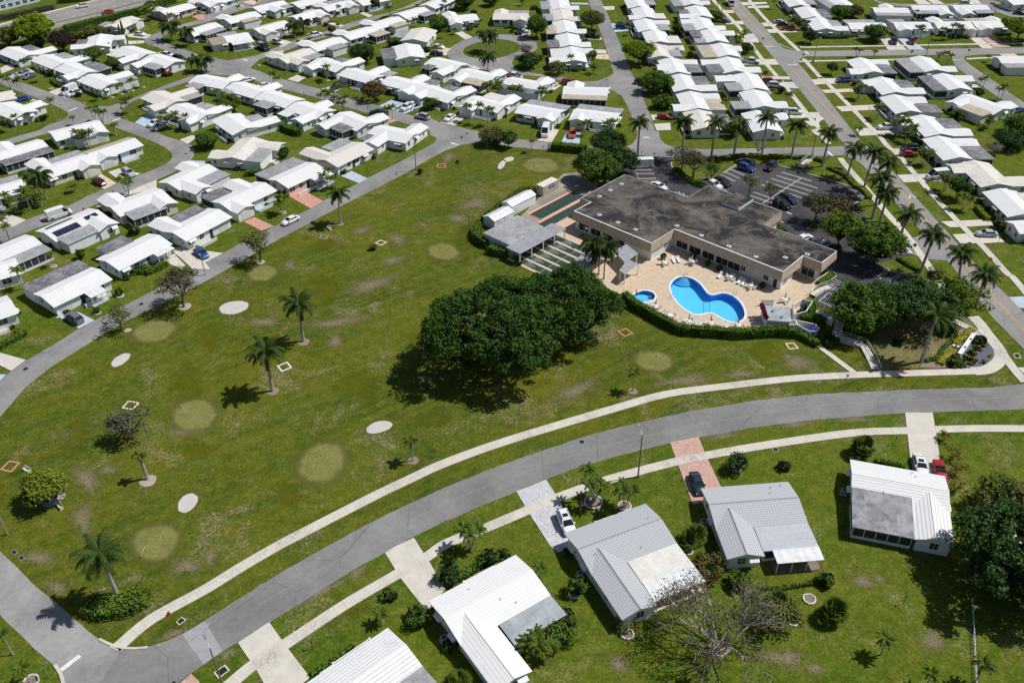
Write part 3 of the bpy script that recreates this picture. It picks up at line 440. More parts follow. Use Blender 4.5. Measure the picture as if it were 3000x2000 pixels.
D['polys']=[
('park_lawn','park',-1,[(-88.72,109.72),(-88.25,118.42),(-87.59,124.83),(-85.29,130.71),(-81.41,137.48),(-78.87,142.06),(-76.58,145.3),(-73.53,148.62),(-67.98,155.33),(-62.46,163.02),(-56.64,172),(-52.89,177.44),(-46.46,186.05),(-40.49,194.23),(-33.09,203.49),(-26.14,212.41),(-22.1,219.2),(-17.77,224.76),(-13.22,228.93),(-8.01,230.63),(1.11,226.97),(10.8,224.49),(18.87,222.3),(22.57,211.64),(15.72,176.15),(24.41,150.75),(36.37,139.75),(55.09,140.56),(63.39,143.91),(71.33,135.77),(83.44,126.11),(91.48,123.5),(90.8,122.06),(69.5,120.98),(53.91,120.19),(42.74,118.6),(31.91,116.22),(24.75,114.2),(17.05,111.63),(11.75,109.68),(4.43,106.25),(-2.67,102.88),(-9.43,99.11),(-15.92,95.07),(-22.07,90.81),(-27.26,86.75),(-29.48,85.01),(-35.58,79.84),(-41.54,74.17),(-43.87,72.17),(-47.85,70.25),(-50.86,70.08),(-54.67,71.36),(-56.81,72.86),(-61.84,76.68),(-67.86,81.02),(-74.66,86.56),(-79.09,89.6)]),
('road_patch','asphalt5',3,[(-43.98,72.23),(-42.77,73.22),(-41.57,74.28),(-38,69.67),(-39.89,67.68),(-42.18,70.18)]),
('boulevard','asphalt',0,[(-61.91,76.85),(-56.87,73.02),(-54.73,71.52),(-53.09,70.72),(-50.91,70.23),(-47.9,70.4),(-45.67,71.25),(-43.92,72.33),(-41.58,74.34),(-35.62,80.01),(-29.51,85.2),(-27.29,86.94),(-22.09,91.01),(-15.94,95.28),(-9.44,99.33),(-2.67,103.11),(4.44,106.5),(11.77,109.93),(17.08,111.88),(24.79,114.46),(31.96,116.49),(42.81,118.88),(53.99,120.47),(69.61,121.26),(85.22,121.77),(91.07,122.63),(97.05,124.88),(111.01,125.64),(105.42,115.76),(87.84,115.77),(77.94,115.39),(67.36,115.12),(52.05,113.68),(40.48,111.78),(31.32,109.62),(25.89,108.21),(16.39,105.03),(11.28,103.14),(5.15,100.09),(.34,97.49),(-5.26,94.49),(-10.4,91.59),(-15.33,88.27),(-17.24,86.81),(-22.86,82.59),(-28.21,77.89),(-32.76,73.96),(-37.91,69.67),(-39.77,67.73),(-41.12,66.47),(-45,62.27),(-55.08,60.58),(-56.95,65.21),(-57.65,66.32)]),
('side_road','asphalt2',1,[(-79.22,89.86),(-74.75,86.75),(-67.93,81.2),(-61.91,76.85),(-56.87,73.02),(-54.14,71.15),(-51.14,70.23),(-52.12,65.63),(-54.23,63.3),(-56.82,65.21),(-57.65,66.32),(-59.45,68.06),(-62.59,70.17),(-66.06,72.87),(-69.66,75.67),(-73.91,78.76)]),
('lane','asphalt3',2,[(-94.72,122.25),(-92.94,126.29),(-92.33,129.5),(-91.02,132.69),(-87.99,137.27),(-85.02,142.75),(-82.91,145.53),(-79.22,150.33),(-73.86,157.54),(-70.69,162.08),(-66.98,167.21),(-64.02,171.4),(-60.68,176.82),(-55.16,183.42),(-48.34,192.1),(-45.18,197.04),(-38.6,205.54),(-36.57,208.63),(-26.91,221.26),(-23.79,226.03),(-20.73,230.49),(-20.17,235.17),(-15.87,239.4),(-5.11,233.12),(-8.01,230.63),(-13.22,228.93),(-17.77,224.76),(-22.1,219.2),(-26.14,212.41),(-33.09,203.49),(-40.49,194.23),(-46.46,186.05),(-52.89,177.44),(-56.64,172),(-62.46,163.02),(-67.98,155.33),(-73.53,148.62),(-76.58,145.3),(-78.87,142.06),(-81.41,137.48),(-85.29,130.71),(-87.59,124.83),(-88.25,118.42),(-88.72,109.72)]),
('north_road','asphalt3',3,[(-23.28,248.4),(-20.15,244.48),(-7.18,236.74),(-2.26,233.75),(2.86,231.98),(19.21,227.19),(28.42,226.05),(30.83,225.99),(33.26,227.74),(35,231.38),(36.04,236.81),(41.98,236.66),(41.69,231.21),(42.45,227.96),(44.47,225.87),(52.96,224.09),(75.44,224.64),(83.77,224.65),(91.38,225.35),(97.49,227.01),(92.41,211.59),(90.67,217.27),(88.64,219.47),(85.81,219.1),(82.21,219.19),(55.4,218.57),(43.58,218.86),(31.66,219.37),(18.87,222.3),(10.8,224.49),(1.11,226.97),(-8,230.4),(-17.31,229.95),(-22.42,235.94)]),
('central_street','asphalt3',4,[(31.71,385.22),(32.12,369.89),(32.48,351.88),(33.41,331.93),(33.73,314.54),(34,297.2),(34.03,290.43),(33.89,283.27),(33.21,276.4),(30.64,269.84),(32.59,268.02),(34.34,264.49),(35.32,256.35),(35.64,245.01),(36.18,233.23),(36.02,230.42),(41.18,229.6),(41.01,233.1),(41.04,250.03),(40.62,267.79),(39.73,285.99),(39.41,306.95),(38.72,329.7),(37.95,353.97),(37.2,369.7),(37.39,385)]),
('ring_road','asphalt3',5,[(.21,292.18),(1.08,293.87),(2.48,288.73),(7.28,285.26),(17.27,280.9),(20.96,277.21),(23.71,276.9),(27.88,277.01),(32.17,281.26),(34.03,284.45),(35.35,287.72),(33.81,267.28),(31.07,269.6),(22.38,273.67),(15.47,278.56),(10.01,281.92),(3.28,283.75),(-4.66,286.45),(-6.99,289.86)]),
('ring_road','asphalt3',6,[(-21.37,306.14),(-20.96,309.84),(-20.19,312.65),(-16.78,319.3),(-13.77,322.48),(-10.69,324.59),(-2.82,326.05),(3.49,324.41),(8.11,319.96),(9.85,315.5),(9.98,311.66),(9.33,307.93),(7.75,305.21),(3.51,301.72),(1.41,298.22),(.94,294.74),(2.76,287.89),(-1.24,284.7),(-8.7,289.07),(-15.8,294.39),(-19.51,298.88),(-20.88,302.49)]),
('ring_island','lawn',7,[(-15.99,306.89),(-15.66,310.14),(-14.99,312.48),(-11.13,317.16),(-7.46,319.49),(-4.05,320.86),(-.3,319.45),(2.77,316.51),(4.42,312.8),(4.39,310.9),(3.28,307.2),(-.35,302.74),(-4.2,299.99),(-8.62,299.24),(-13.1,301.17),(-15.28,303.94)]),
('avenue','asphalt3',7,[(-90.81,296.31),(-85.9,292.46),(-74.58,282.72),(-67.25,277.83),(-58.79,272.14),(-54.04,268.47),(-47.89,263.13),(-39.04,257.88),(-30.85,251.48),(-20.15,244.48),(-14.95,240.6),(-19.4,233.49),(-23.55,239.6),(-28.82,243.2),(-36.73,249.02),(-52.67,259.64),(-60.4,266.05),(-75.94,275.64),(-88,285.66),(-89.43,286.03)]),
('avenue','asphalt3',8,[(-106.06,305.84),(-95.2,300.57),(-86.82,305.58),(-82.8,312.73),(-77.72,320.51),(-73.11,325.44),(-68.01,331.3),(-62.05,339.41),(-54.11,348.69),(-45.79,355.62),(-39.44,365.25),(-31.03,382.41),(-28.19,382.3),(-37.87,362.8),(-41.73,359.18),(-48.51,348.93),(-59.13,335.11),(-63.22,327.9),(-71.45,320.3),(-78.44,308.92),(-84.84,301.98),(-86.13,293.47),(-88,285.66),(-94.04,286.17),(-101.22,288.32)]),
('avenue','asphalt3',9,[(-130.81,327.77),(-128.57,333.35),(-125.62,339.5),(-118.74,347.88),(-117.96,353.65),(-111.02,368.38),(-106.08,382.7),(-96.3,390.2),(-84.7,389.75),(-90.39,382.1),(-95.37,372.2),(-102.33,365.17),(-115.28,343.84),(-124.6,336.11),(-125.9,328.81)]),
('avenue','asphalt3',10,[(-104.68,305.08),(-108.23,307.7),(-114.53,313.02),(-120.27,317.7),(-124.79,322.07),(-126.15,324.84),(-125.9,328.81),(-125.76,335.73),(-128.83,333.36),(-131.69,328.2),(-131.77,324.64),(-131.37,322.28),(-129.11,319.13),(-123.6,314.8),(-118.34,310.2),(-112.98,305.34),(-106.46,300.57),(-101.82,294.62),(-94.57,293.06),(-95.2,300.57)]),
('west_street','asphalt3',11,[(-171.82,290.46),(-167.33,288.05),(-156.28,280.77),(-144.85,272.56),(-136.44,267.07),(-130.73,262.94),(-128.18,260.37),(-121.39,259.9),(-116.85,265.09),(-113.31,271.65),(-106.21,282.4),(-100.63,290.26),(-95.43,296.45),(-91.04,288.01),(-99.64,286.66),(-103.94,279.53),(-112.09,269.85),(-115.52,263.64),(-116.46,257.04),(-114.54,250.09),(-116.8,245.8),(-130.7,252.36),(-131.76,254.77),(-134.29,257.53),(-141.09,263.51),(-149.31,269.46),(-159.61,277.18),(-169.52,285.56)]),
('west_street','asphalt3',12,[(-144.41,232.04),(-142.51,234.08),(-139.38,237.79),(-135.19,241.56),(-133.71,245.75),(-130.87,250.02),(-131.01,253.16),(-128.79,257.92),(-114.54,250.09),(-116.8,245.8),(-122.52,244.2),(-128.49,243.36),(-130.83,240.47),(-134.1,237.17),(-140.68,230.11),(-142.25,227.44)]),
('west_street','asphalt3',13,[(-120.58,252.35),(-114.54,250.09),(-109.33,246.87),(-103.82,242.46),(-97.04,236.69),(-91.7,233.24),(-87.93,230.37),(-86.17,227.15),(-85.25,223.58),(-85.21,219.26),(-86.04,215.91),(-88.16,212.27),(-90.67,208.73),(-91.79,205.43),(-95.31,202.08),(-99.18,198.82),(-104.06,191.59),(-106.68,187.71),(-111.37,183.16),(-114.29,179.21),(-115.99,176.43),(-117.74,173.56),(-121.07,180.62),(-119.39,183.82),(-115.1,187.89),(-111.53,191.76),(-107.63,195.2),(-105.16,199.88),(-100.12,206.99),(-95.8,212.05),(-93.42,214.85),(-91.31,218.14),(-90.72,220.68),(-90.86,222.63),(-91.85,225.29),(-94.65,228.95),(-99.68,233.22),(-104.51,236.88),(-110.71,241.41),(-116.8,245.8),(-121.45,249.25)]),
('highway','asphalt4',14,[(-199.84,336.6),(-193.04,343.96),(-184.48,354.22),(-166.27,377.34),(-154.61,392.46),(-132,384.21),(-139.45,373.84),(-153.62,354.02),(-167.6,342.22),(-182.96,322.05),(-189.39,315.07)]),
('highway_median','dirt',15,[(-192.4,322.15),(-186.37,329.47),(-171.17,348.75),(-161.99,358.18),(-147.48,376.63),(-142.3,382.92),(-141.81,381.33),(-147.02,375.22),(-161.5,356.87),(-170.62,347.39),(-185.8,328.23),(-191.82,320.96)]),
('east_avenue','asphalt4',16,[(86.75,399.43),(86.71,361.54),(87.45,333.39),(88.69,312.74),(89.4,291.05),(89.96,270.19),(90.33,248.68),(90.74,233.7),(91.58,214.5),(92.29,205.97),(93.02,190.34),(93.98,172.96),(94.64,159.9),(94.78,153.75),(94.64,142.98),(95.84,132.73),(96.46,120.06),(102.44,125.79),(101.52,144.76),(101.12,150.68),(99.95,159.8),(99.61,173.45),(98.95,190.21),(98.4,206.81),(96.18,231.67),(96.23,245.41),(96.47,269.11),(96.13,292.53),(94.51,312.55),(93.83,333.17),(92.46,367.62),(93.3,399.16)]),
('cross_street','asphalt4',17,[(93.05,316.39),(94.39,312.55),(94.31,306.99),(99.03,304.3),(106.46,304.06),(130,304.39),(177.38,305.39),(191.62,305.66),(188.38,299.29),(174.38,299.03),(150.85,298.03),(143.24,298.62),(104.76,298.09),(100.39,298.58),(98.01,296.57),(96.13,292.53),(90.5,287.37)]),
('east_street','asphalt3',18,[(146.71,299.21),(149.06,297.04),(146.09,286.98),(146.59,278.6),(147.03,270.01),(147.78,259.55),(151.05,249.64),(154.87,237.32),(157.97,243.48),(153.69,255.22),(153.07,262.52),(152.75,273.77),(151.67,287.46),(151.39,293.52),(152.29,296.24),(154.7,298.96)]),
('back_street','asphalt3',19,[(148.48,375.51),(146.72,364.12),(148.58,361.64),(155.71,358.99),(173.09,358.82),(183.74,361.77),(188.17,368.95),(203.78,344.81),(193.67,339.89),(189.02,340.93),(185.3,349.99),(183.38,354.67),(171.22,354.19),(154.2,354.81),(146.28,358.86),(145.32,365.64),(145.73,375.62)]),
('parking_lot','lot',20,[(32.65,220.86),(42.79,219.1),(42.15,213.63),(42.34,209.14),(44.5,204.17),(47.65,201.03),(49.87,199.29),(54.38,208.86),(59.07,214.05),(61.56,216.08),(70.17,213.15),(74.11,210.6),(78.52,206.29),(84.51,201.31),(86.69,195.49),(83.53,191.61),(83.03,181.91),(87.26,173.4),(88.16,167.98),(91.53,164.15),(88.12,167.69),(78.7,164.13),(81.56,160.16),(85.66,156.83),(89.69,148.89),(86.37,144.08),(74.72,145.49),(65.38,146.03),(63.97,146.54),(61.53,148.06),(62.24,151.3),(64.46,157.11),(64.37,161.89),(61.14,172.12),(48.1,183.49),(37.43,192.3),(26.19,203.63)]),
('parking_lot','asphalt3',21,[(85.42,176.24),(87.26,173.4),(93.1,176.07),(94.67,172.18),(94.74,164.8),(90.61,165.6),(88.16,167.98),(84.02,167.92)]),
('deck_paving','deck',22,[(4.89,176.38),(11.52,185.12),(16.86,192.76),(20.15,192.69),(59.64,166.23),(67.86,168.99),(67.23,160.45),(63.84,156.19),(60.93,151.57),(58.58,149.85),(57.97,145.81),(55.22,140.55),(46.72,139.34),(36.76,140.09),(32.82,140.73),(29.83,143.46),(27.49,146.61),(24.56,151.38),(22.43,153.08),(20.62,154.67),(14.72,161.49)]),
('service_yard','yardc',21,[(-2.86,176.54),(8.88,200.24),(13.63,209.83),(17.2,210.75),(21.05,203.76),(22.43,199.92),(19.06,189.21),(11.86,176.23),(4.67,167.35),(.19,167.44)]),
('driveway','conc',22,[(-36.29,70.83),(-32.86,73.96),(-29.62,69.96),(-25.9,65.62),(-27.09,64.36),(-31.24,64.4),(-32.83,66.63)]),
('driveway','conc',22,[(-18.65,85.62),(-17.24,86.81),(-14.69,88.39),(-12.95,85.23),(-12.06,83.73),(-9.57,79.09),(-11.91,75.44),(-15.94,81)]),
('driveway','gpaver',22,[(.42,97.51),(5.17,99.99),(6.77,96.12),(8.84,90.6),(10.13,86.9),(6.26,85.33),(5.18,86.64),(2.41,92.77)]),
('driveway','ppaver',22,[(25.9,108.22),(30.81,109.58),(31.15,105.85),(32.2,98.55),(32.89,95.93),(27.27,94.38),(26.39,103.09)]),
('driveway','conc',22,[(67.15,115.13),(71.82,115.05),(70.47,110.08),(68.41,103.06),(67.7,99.55),(63.08,99.62),(63.92,103.93)]),
('driveway','ppaver',22,[(-42.12,65.04),(-41.08,66.32),(-39.88,65.3),(-38.64,63.58),(-42.9,63.63)]),
('driveway','conc',23,[(-97.84,135.52),(-96.98,135.09),(-90.98,132.68),(-92.28,129.39),(-95.17,131.15),(-96.4,131.7)]),
('driveway','bconc',23,[(-91.13,146.59),(-89.96,148.89),(-87.36,148.53),(-82.9,145.53),(-85.02,142.72),(-88.72,145.79)]),
('driveway','bconc',23,[(-94.86,128.4),(-92.69,128.37),(-92.95,126.33),(-93.38,125.21)]),
('driveway','conc',23,[(-75.54,172.43),(-73.8,172.78),(-67.12,167.74),(-64.94,164.43),(-69.01,164.87)]),
('driveway','conc',23,[(-76.65,169.42),(-74.9,171.27),(-70.95,166.36),(-70.51,164.18),(-74.31,166.79)]),
('driveway','conc',23,[(-76.59,173.77),(-72.07,174.59),(-68.44,172.54),(-64.02,171.4),(-66.98,167.21),(-72.6,171.13)]),
('driveway','pink',23,[(-62.86,185.91),(-60.88,188.02),(-55.15,183.42),(-57.75,181.39)]),
('driveway','pink',23,[(-54.71,198.72),(-52.39,202.48),(-45.85,195.96),(-48.26,192.15)]),
('driveway','bconc',23,[(-43.69,209.98),(-41.16,212.76),(-36.52,208.29),(-38.39,205.58)]),
('driveway','conc',23,[(-65.16,218.93),(-64.76,222.49),(-62.12,222.14),(-62.72,218.32)]),
('driveway','tanc',23,[(-106.98,208.19),(-106.43,212.77),(-100.33,207.04),(-102.2,203.64)]),
('driveway','conc',23,[(-104.98,213.78),(-102.75,215.82),(-95.93,212.52),(-98.24,210.01),(-101.41,210.08)]),
('driveway','conc',23,[(-100.88,194.23),(-93.85,204.91),(-90.68,208.82),(-89.26,204.31),(-98.85,197.39),(-98.84,193.28)]),
('driveway','conc',23,[(-123.39,190.71),(-121.69,191.55),(-115.07,187.91),(-116.66,184.53),(-120.59,183.78)]),
('driveway','bconc',23,[(-86.08,215.95),(-85.01,220.23),(-81.38,219.87),(-80.86,217.96)]),
('driveway','conc',23,[(-92.39,234.15),(-89.83,237.11),(-87.68,236.45),(-89.08,231.1)]),
('driveway','bconc',23,[(-164.64,287.17),(-161.09,295.44),(-157.18,291.09),(-159.99,283.79)]),
('driveway','conc',23,[(-170.46,294.87),(-169.79,299.17),(-164.73,296.41),(-167.52,289.73)]),
('driveway','conc',23,[(-144.81,272.44),(-142.41,277.34),(-139.7,276.1),(-141.08,269.34)]),
('driveway','bconc',23,[(-139.68,268.56),(-138.17,272.24),(-135.07,269.91),(-136.33,266.26)]),
('driveway','conc',23,[(-147.31,263.68),(-147.22,266.57),(-140.23,262.06),(-141.92,257.89)]),
('driveway','blue2',23,[(-109.12,246.94),(-107.68,254.21),(-101.91,250.69),(-105.24,243.63)]),
('driveway','conc',23,[(-104.52,242.97),(-103.12,244.85),(-99.28,242.2),(-100.69,240.36)]),
('driveway','conc',23,[(-140.47,330.49),(-136.32,332.42),(-130.93,329.65),(-131.36,325.1),(-138.44,327.35)]),
('driveway','conc',23,[(-137.19,322.8),(-131.65,323.11),(-130.35,320.11),(-135.51,318.82)]),
('driveway','pink',23,[(-122.83,352.71),(-119.21,355.47),(-117.97,353.69),(-116.25,347.38),(-118.83,348.03)]),
('driveway','tanc',23,[(-107.66,371.35),(-103.92,375),(-99.83,377.41),(-102.18,367.42)]),
('driveway','conc',23,[(-111.25,370.23),(-106.11,366.34),(-104.48,363.84),(-110.28,367.72)]),
('driveway','tanc',23,[(-81.53,309),(-78.77,310.3),(-78.11,307.04),(-81.16,304.4)]),
('driveway','conc',23,[(-84.9,320.57),(-81.32,322.93),(-77.49,319.35),(-80.05,313.64)]),
('driveway','conc',23,[(-67.22,342.88),(-61.69,338.87),(-62.6,336.22),(-67.86,340.71)]),
('driveway','conc',23,[(-57.8,353.85),(-56.74,356.15),(-52.35,350.77),(-53.75,348.55)]),
('driveway','conc',23,[(-71.69,281.56),(-69,285.93),(-65.7,283.39),(-67.63,278.66)]),
('driveway','bconc',23,[(-59.09,272.6),(-55.72,275.57),(-52.11,273.54),(-54.77,269.46)]),
('driveway','bconc',23,[(-39.32,257.83),(-35.89,262.69),(-31.66,260.07),(-34.53,254.58)]),
('driveway','blue2',23,[(-34.24,254.23),(-31.3,256.21),(-28.52,254.07),(-30.87,251.43)]),
('driveway','pink',23,[(-38.15,247.64),(-36,248.9),(-32.41,246.18),(-34.75,244.3)]),
('driveway','conc',23,[(-20.12,244.56),(-15.6,250.34),(-12.72,248.6),(-15.72,241.88)]),
('driveway','blue2',23,[(-29.94,256.18),(-28.72,260.35),(-25.6,257.44),(-29.74,253.77)]),
('driveway','conc',23,[(-19.67,327.95),(-17.2,329.93),(-13.01,322.95),(-15.57,320.25)]),
('driveway','conc',23,[(-30.07,305.96),(-21.42,307.07),(-21.23,303.4),(-29.53,302.76)]),
('driveway','tanc',23,[(-27.44,311.46),(-24.75,312.32),(-20.1,310.75),(-21.4,306.61),(-22.93,307.12)]),
('driveway','conc',23,[(3.19,326.15),(5.2,332.82),(7.93,332.73),(7.71,322.96),(2.86,324.64)]),
('driveway','conc',23,[(-13.99,292.62),(-11.68,292.98),(-8.7,289.07),(-10.98,288.3)]),
('driveway','conc',23,[(13.44,270.12),(14.77,275.44),(16.62,273.84),(13.95,269.35)]),
('driveway','conc',23,[(28.49,307.78),(33.45,307.62),(33.59,303.29),(28.65,304.09)]),
('driveway','tanc',23,[(29.13,302.71),(33.88,302.56),(33.91,297.2),(29.36,298.23)]),
('driveway','conc',23,[(26.96,322.32),(32.94,322.62),(33.2,318.43),(27.06,319.33)]),
('driveway','bconc',23,[(24.85,365.79),(31.74,364.92),(31.92,362.71),(24.71,363.34)]),
('driveway','conc',23,[(36.85,359.87),(41.76,360.29),(41.26,355.18),(37.76,354.84)]),
('driveway','blue2',23,[(38.14,337.56),(39.53,337.84),(38.92,331.67),(38.32,332.74)]),
('driveway','conc',23,[(10.18,233.9),(12.11,239.26),(14.03,237.96),(12.36,233.73)]),
('driveway','conc',23,[(7.42,230.99),(11.5,236.3),(13.46,236.25),(11.45,229.41)]),
('driveway','bconc',23,[(13.82,228.76),(15.9,236.19),(19.82,236.08),(18.99,227.47)]),
('driveway','conc',23,[(40.24,279.01),(42.05,278.96),(42.15,273.09),(40.51,274.29)]),
('driveway','conc',23,[(40.5,270.84),(42.6,272.31),(43.15,268.13),(40.7,267.97)]),
('driveway','conc',23,[(41.25,248.65),(47.23,248.62),(46.99,245.34),(41.33,244.52)]),
('driveway','conc',23,[(41.33,241.76),(46.05,242.46),(45.52,237.25),(41.44,237.11)]),
('driveway','blue2',23,[(39.5,337.52),(44.52,338.75),(43.68,328.37),(38.46,327)]),
('driveway','tanc',23,[(82.65,353.44),(86.97,353.05),(86.68,349.23),(77.81,349.21)]),
('driveway','conc',23,[(81.07,338.78),(87.67,339.1),(87.38,334.77),(80.64,335.01)]),
('driveway','bconc',23,[(85.22,323.38),(88.45,323.78),(88.25,318.77),(84.86,318.88)]),
('driveway','conc',23,[(82.9,318.46),(88.56,318.76),(88.16,313.69),(82.53,313.88)]),
('driveway','conc',23,[(78.32,295.81),(89.23,296.16),(89.41,290.45),(77.53,290.81)]),
('driveway','conc',23,[(80.92,279.39),(89.58,279.37),(89.67,276.51),(80.7,277.25)]),
('driveway','gpaver',23,[(81.65,274.24),(89.67,274.39),(90.06,268.64),(85.85,269.14),(81.82,270.39)]),
('driveway','conc',23,[(81.83,249.34),(90.75,249.1),(89.5,244.71),(81.2,244.94)]),
('driveway','conc',23,[(84.62,242.71),(88.99,242.91),(87.9,239.13),(84.17,239.22)]),
('driveway','conc',23,[(92.28,363.66),(102.34,363.77),(102.45,361.32),(92.37,359.27)]),
('driveway','conc',23,[(93.46,358.03),(102.21,358.9),(101.78,355.69),(93.57,355.4)]),
('driveway','conc',23,[(93.9,336.38),(99.84,336.82),(99.35,332.22),(94.13,331.88)]),
('driveway','conc',23,[(94.19,328.72),(105.25,327.83),(104.44,324.76),(94.19,324.09)]),
('driveway','conc',23,[(95.99,276.32),(98.58,276.48),(97.26,271.85),(95.78,271.66)]),
('driveway','conc',23,[(98.25,277.28),(110.63,276.91),(109.66,273.03),(100.08,272.15),(96.78,272.1)]),
('driveway','tanc',23,[(96.44,267.11),(106.75,268.16),(106.39,265.33),(96.98,264.35)]),
('driveway','conc',23,[(96.92,253.48),(109.5,254.71),(108.7,250.83),(97.54,249.58)]),
('driveway','conc',23,[(97.53,237.12),(109.63,237.61),(108.37,232.73),(97.17,231.82)]),
('driveway','conc',23,[(131.57,316.34),(136.32,316.67),(136.63,304.01),(130.13,304.22)]),
('driveway','bconc',23,[(137.85,316.62),(141.2,316.51),(142.89,304.36),(137.42,304.54)]),
('driveway','conc',23,[(163.28,317.25),(167.2,318.11),(166.75,304.88),(162.76,305.01)]),
('driveway','ppaver',23,[(167.39,317.11),(172.18,317.45),(173.05,305.89),(167.14,305.43)]),
('driveway','conc',23,[(161.38,365.03),(165.49,364.88),(166.47,358.46),(160.94,358.3)]),
('driveway','conc',23,[(166.86,364.83),(170.62,364.69),(171.28,358.53),(166.9,358.69)]),
('driveway','conc',23,[(183.25,364.21),(186.66,364.08),(185.42,358),(182.05,358.13)]),
('driveway','conc',23,[(190.14,355.19),(195.03,358.86),(196.48,354.6),(191.53,350.42)]),
('driveway','conc',23,[(142.16,278.75),(146.02,278.64),(146.51,273.25),(144.11,272.78)]),
('driveway','bconc',23,[(142.88,270.51),(145.84,270.42),(146.32,267.75),(143.38,267.84)]),
('driveway','tanc',23,[(165.95,298.8),(171.1,299.08),(171.32,296.4),(165.75,296.4)]),
('driveway','conc',23,[(89.84,249.46),(90.85,244.15),(88.8,242.27),(87.81,242.3)]),
('driveway','conc',23,[(103.08,223.22),(106.8,223.12),(106.7,219.05),(102.01,218.23)]),
('driveway','conc',23,[(98.62,207.1),(110.78,207.82),(108.84,203.5),(104.24,203.22),(98.74,202.85)]),
('driveway','conc',23,[(99.95,182.45),(104,182.7),(111.4,183.17),(111.37,180.36),(103.76,179.7),(100.93,179.63)]),
('driveway','conc',23,[(100.17,176.28),(110.74,177.38),(110.26,172.62),(105.28,172.14),(100.28,172.25)]),
('driveway','bconc',23,[(101.16,150.44),(104.3,150.63),(105.49,150.61),(103.47,146.37),(101.27,146.51)]),
('driveway','conc',23,[(92.13,127.29),(93.27,127.27),(92.99,125.1),(92.37,125.37)])]
D['walks']=[
('sidewalk',[(-51.91,70.4),(-51.69,70.55),(-48.74,74.7),(-42.97,79.41),(-39.03,83.1),(-34.51,87.04),(-30.49,90.12),(-21.51,96.86),(-16.39,100.41),(-12.46,103.1),(-6.93,106.18),(-.57,109.28),(7.59,112.81),(17.58,117),(27.16,120.73),(37.86,122.74),(48.07,124.42),(55.34,125.19),(66.57,125.79),(74.11,125.97),(84.08,126.3)],1.75,24),
('sidewalk',[(83.52,126.31),(85.8,126.57),(88,127.75),(89.88,129.57),(90.86,131.33),(91.28,133.24),(91.19,137.86),(91.2,141.52),(90.9,143.64)],2.3,25),
('sidewalk',[(91.26,131.64),(91.19,127.49),(91.44,123.01)],1.7,26),
('sidewalk',[(-36.27,64.26),(-35.63,64.96),(-33.47,67.51),(-29.97,70.54),(-23.23,76.53),(-16.49,81.72),(-12.53,84.79),(-9.91,87.16),(-4.24,90.09),(2.58,93.82),(6.79,96.1),(15.19,99.94),(26.09,103.7),(31.22,105.05),(39.39,106.94),(50.76,109.16),(58.37,110.3),(65.69,110.53),(76.04,110.88),(85.45,110.73),(93.86,110.43)],1.7,27),
('sidewalk',[(82.4,375.65),(82.03,368.01),(83.1,352.26),(84.86,329.04),(84.8,313.03),(85,295.6),(86.06,276.46),(86.64,257.81),(87.09,241.68),(87.28,236.96),(85.43,235.59),(86.33,231.92),(86.97,228.35),(86.94,226.61)],1.5,24),
('sidewalk',[(87.28,217.61),(87.34,213.32),(88.25,200.18),(88.94,186.02),(89.75,176.42),(89.48,160),(89.07,153.87)],1.6,24),
('sidewalk',[(95.81,375.14),(96.24,367.48),(96.87,339.32),(99.54,304.1)],1.5,24),
('sidewalk',[(98.85,296.04),(99.37,279.24),(99.47,277.64),(99.98,273.7),(100.98,257.4),(101.84,239.38),(102.38,231.51),(102.31,225.06),(103.23,217.76),(103.3,199.35),(103.74,183.55),(104.67,169.85),(104.85,159.7),(105.36,157.61),(105.21,149.65)],1.5,28),
('sidewalk',[(107.65,308.2),(130.71,308.49),(142.64,308.85),(162.51,309.34),(179.38,309.64),(192.98,309.67)],1.3,24),
('sidewalk',[(100.87,307.95),(107.57,307.92)],1.3,25),
('sidewalk',[(101.7,293.5),(103.5,293.71),(129.54,294.2)],1.3,25),
('sidewalk',[(96.37,293.32),(103.48,293.62)],1.3,24),
('sidewalk',[(152.81,294.16),(158.07,294.87),(162.25,295.09)],1.3,24),
('sidewalk',[(57.74,134.72),(58.98,132.23),(61.96,126.26)],1.1,29),
('highway_sidewalk',[(-194.28,342.37),(-193.19,344.3),(-166.84,378.9),(-161.08,384.96)],1.8,24)]
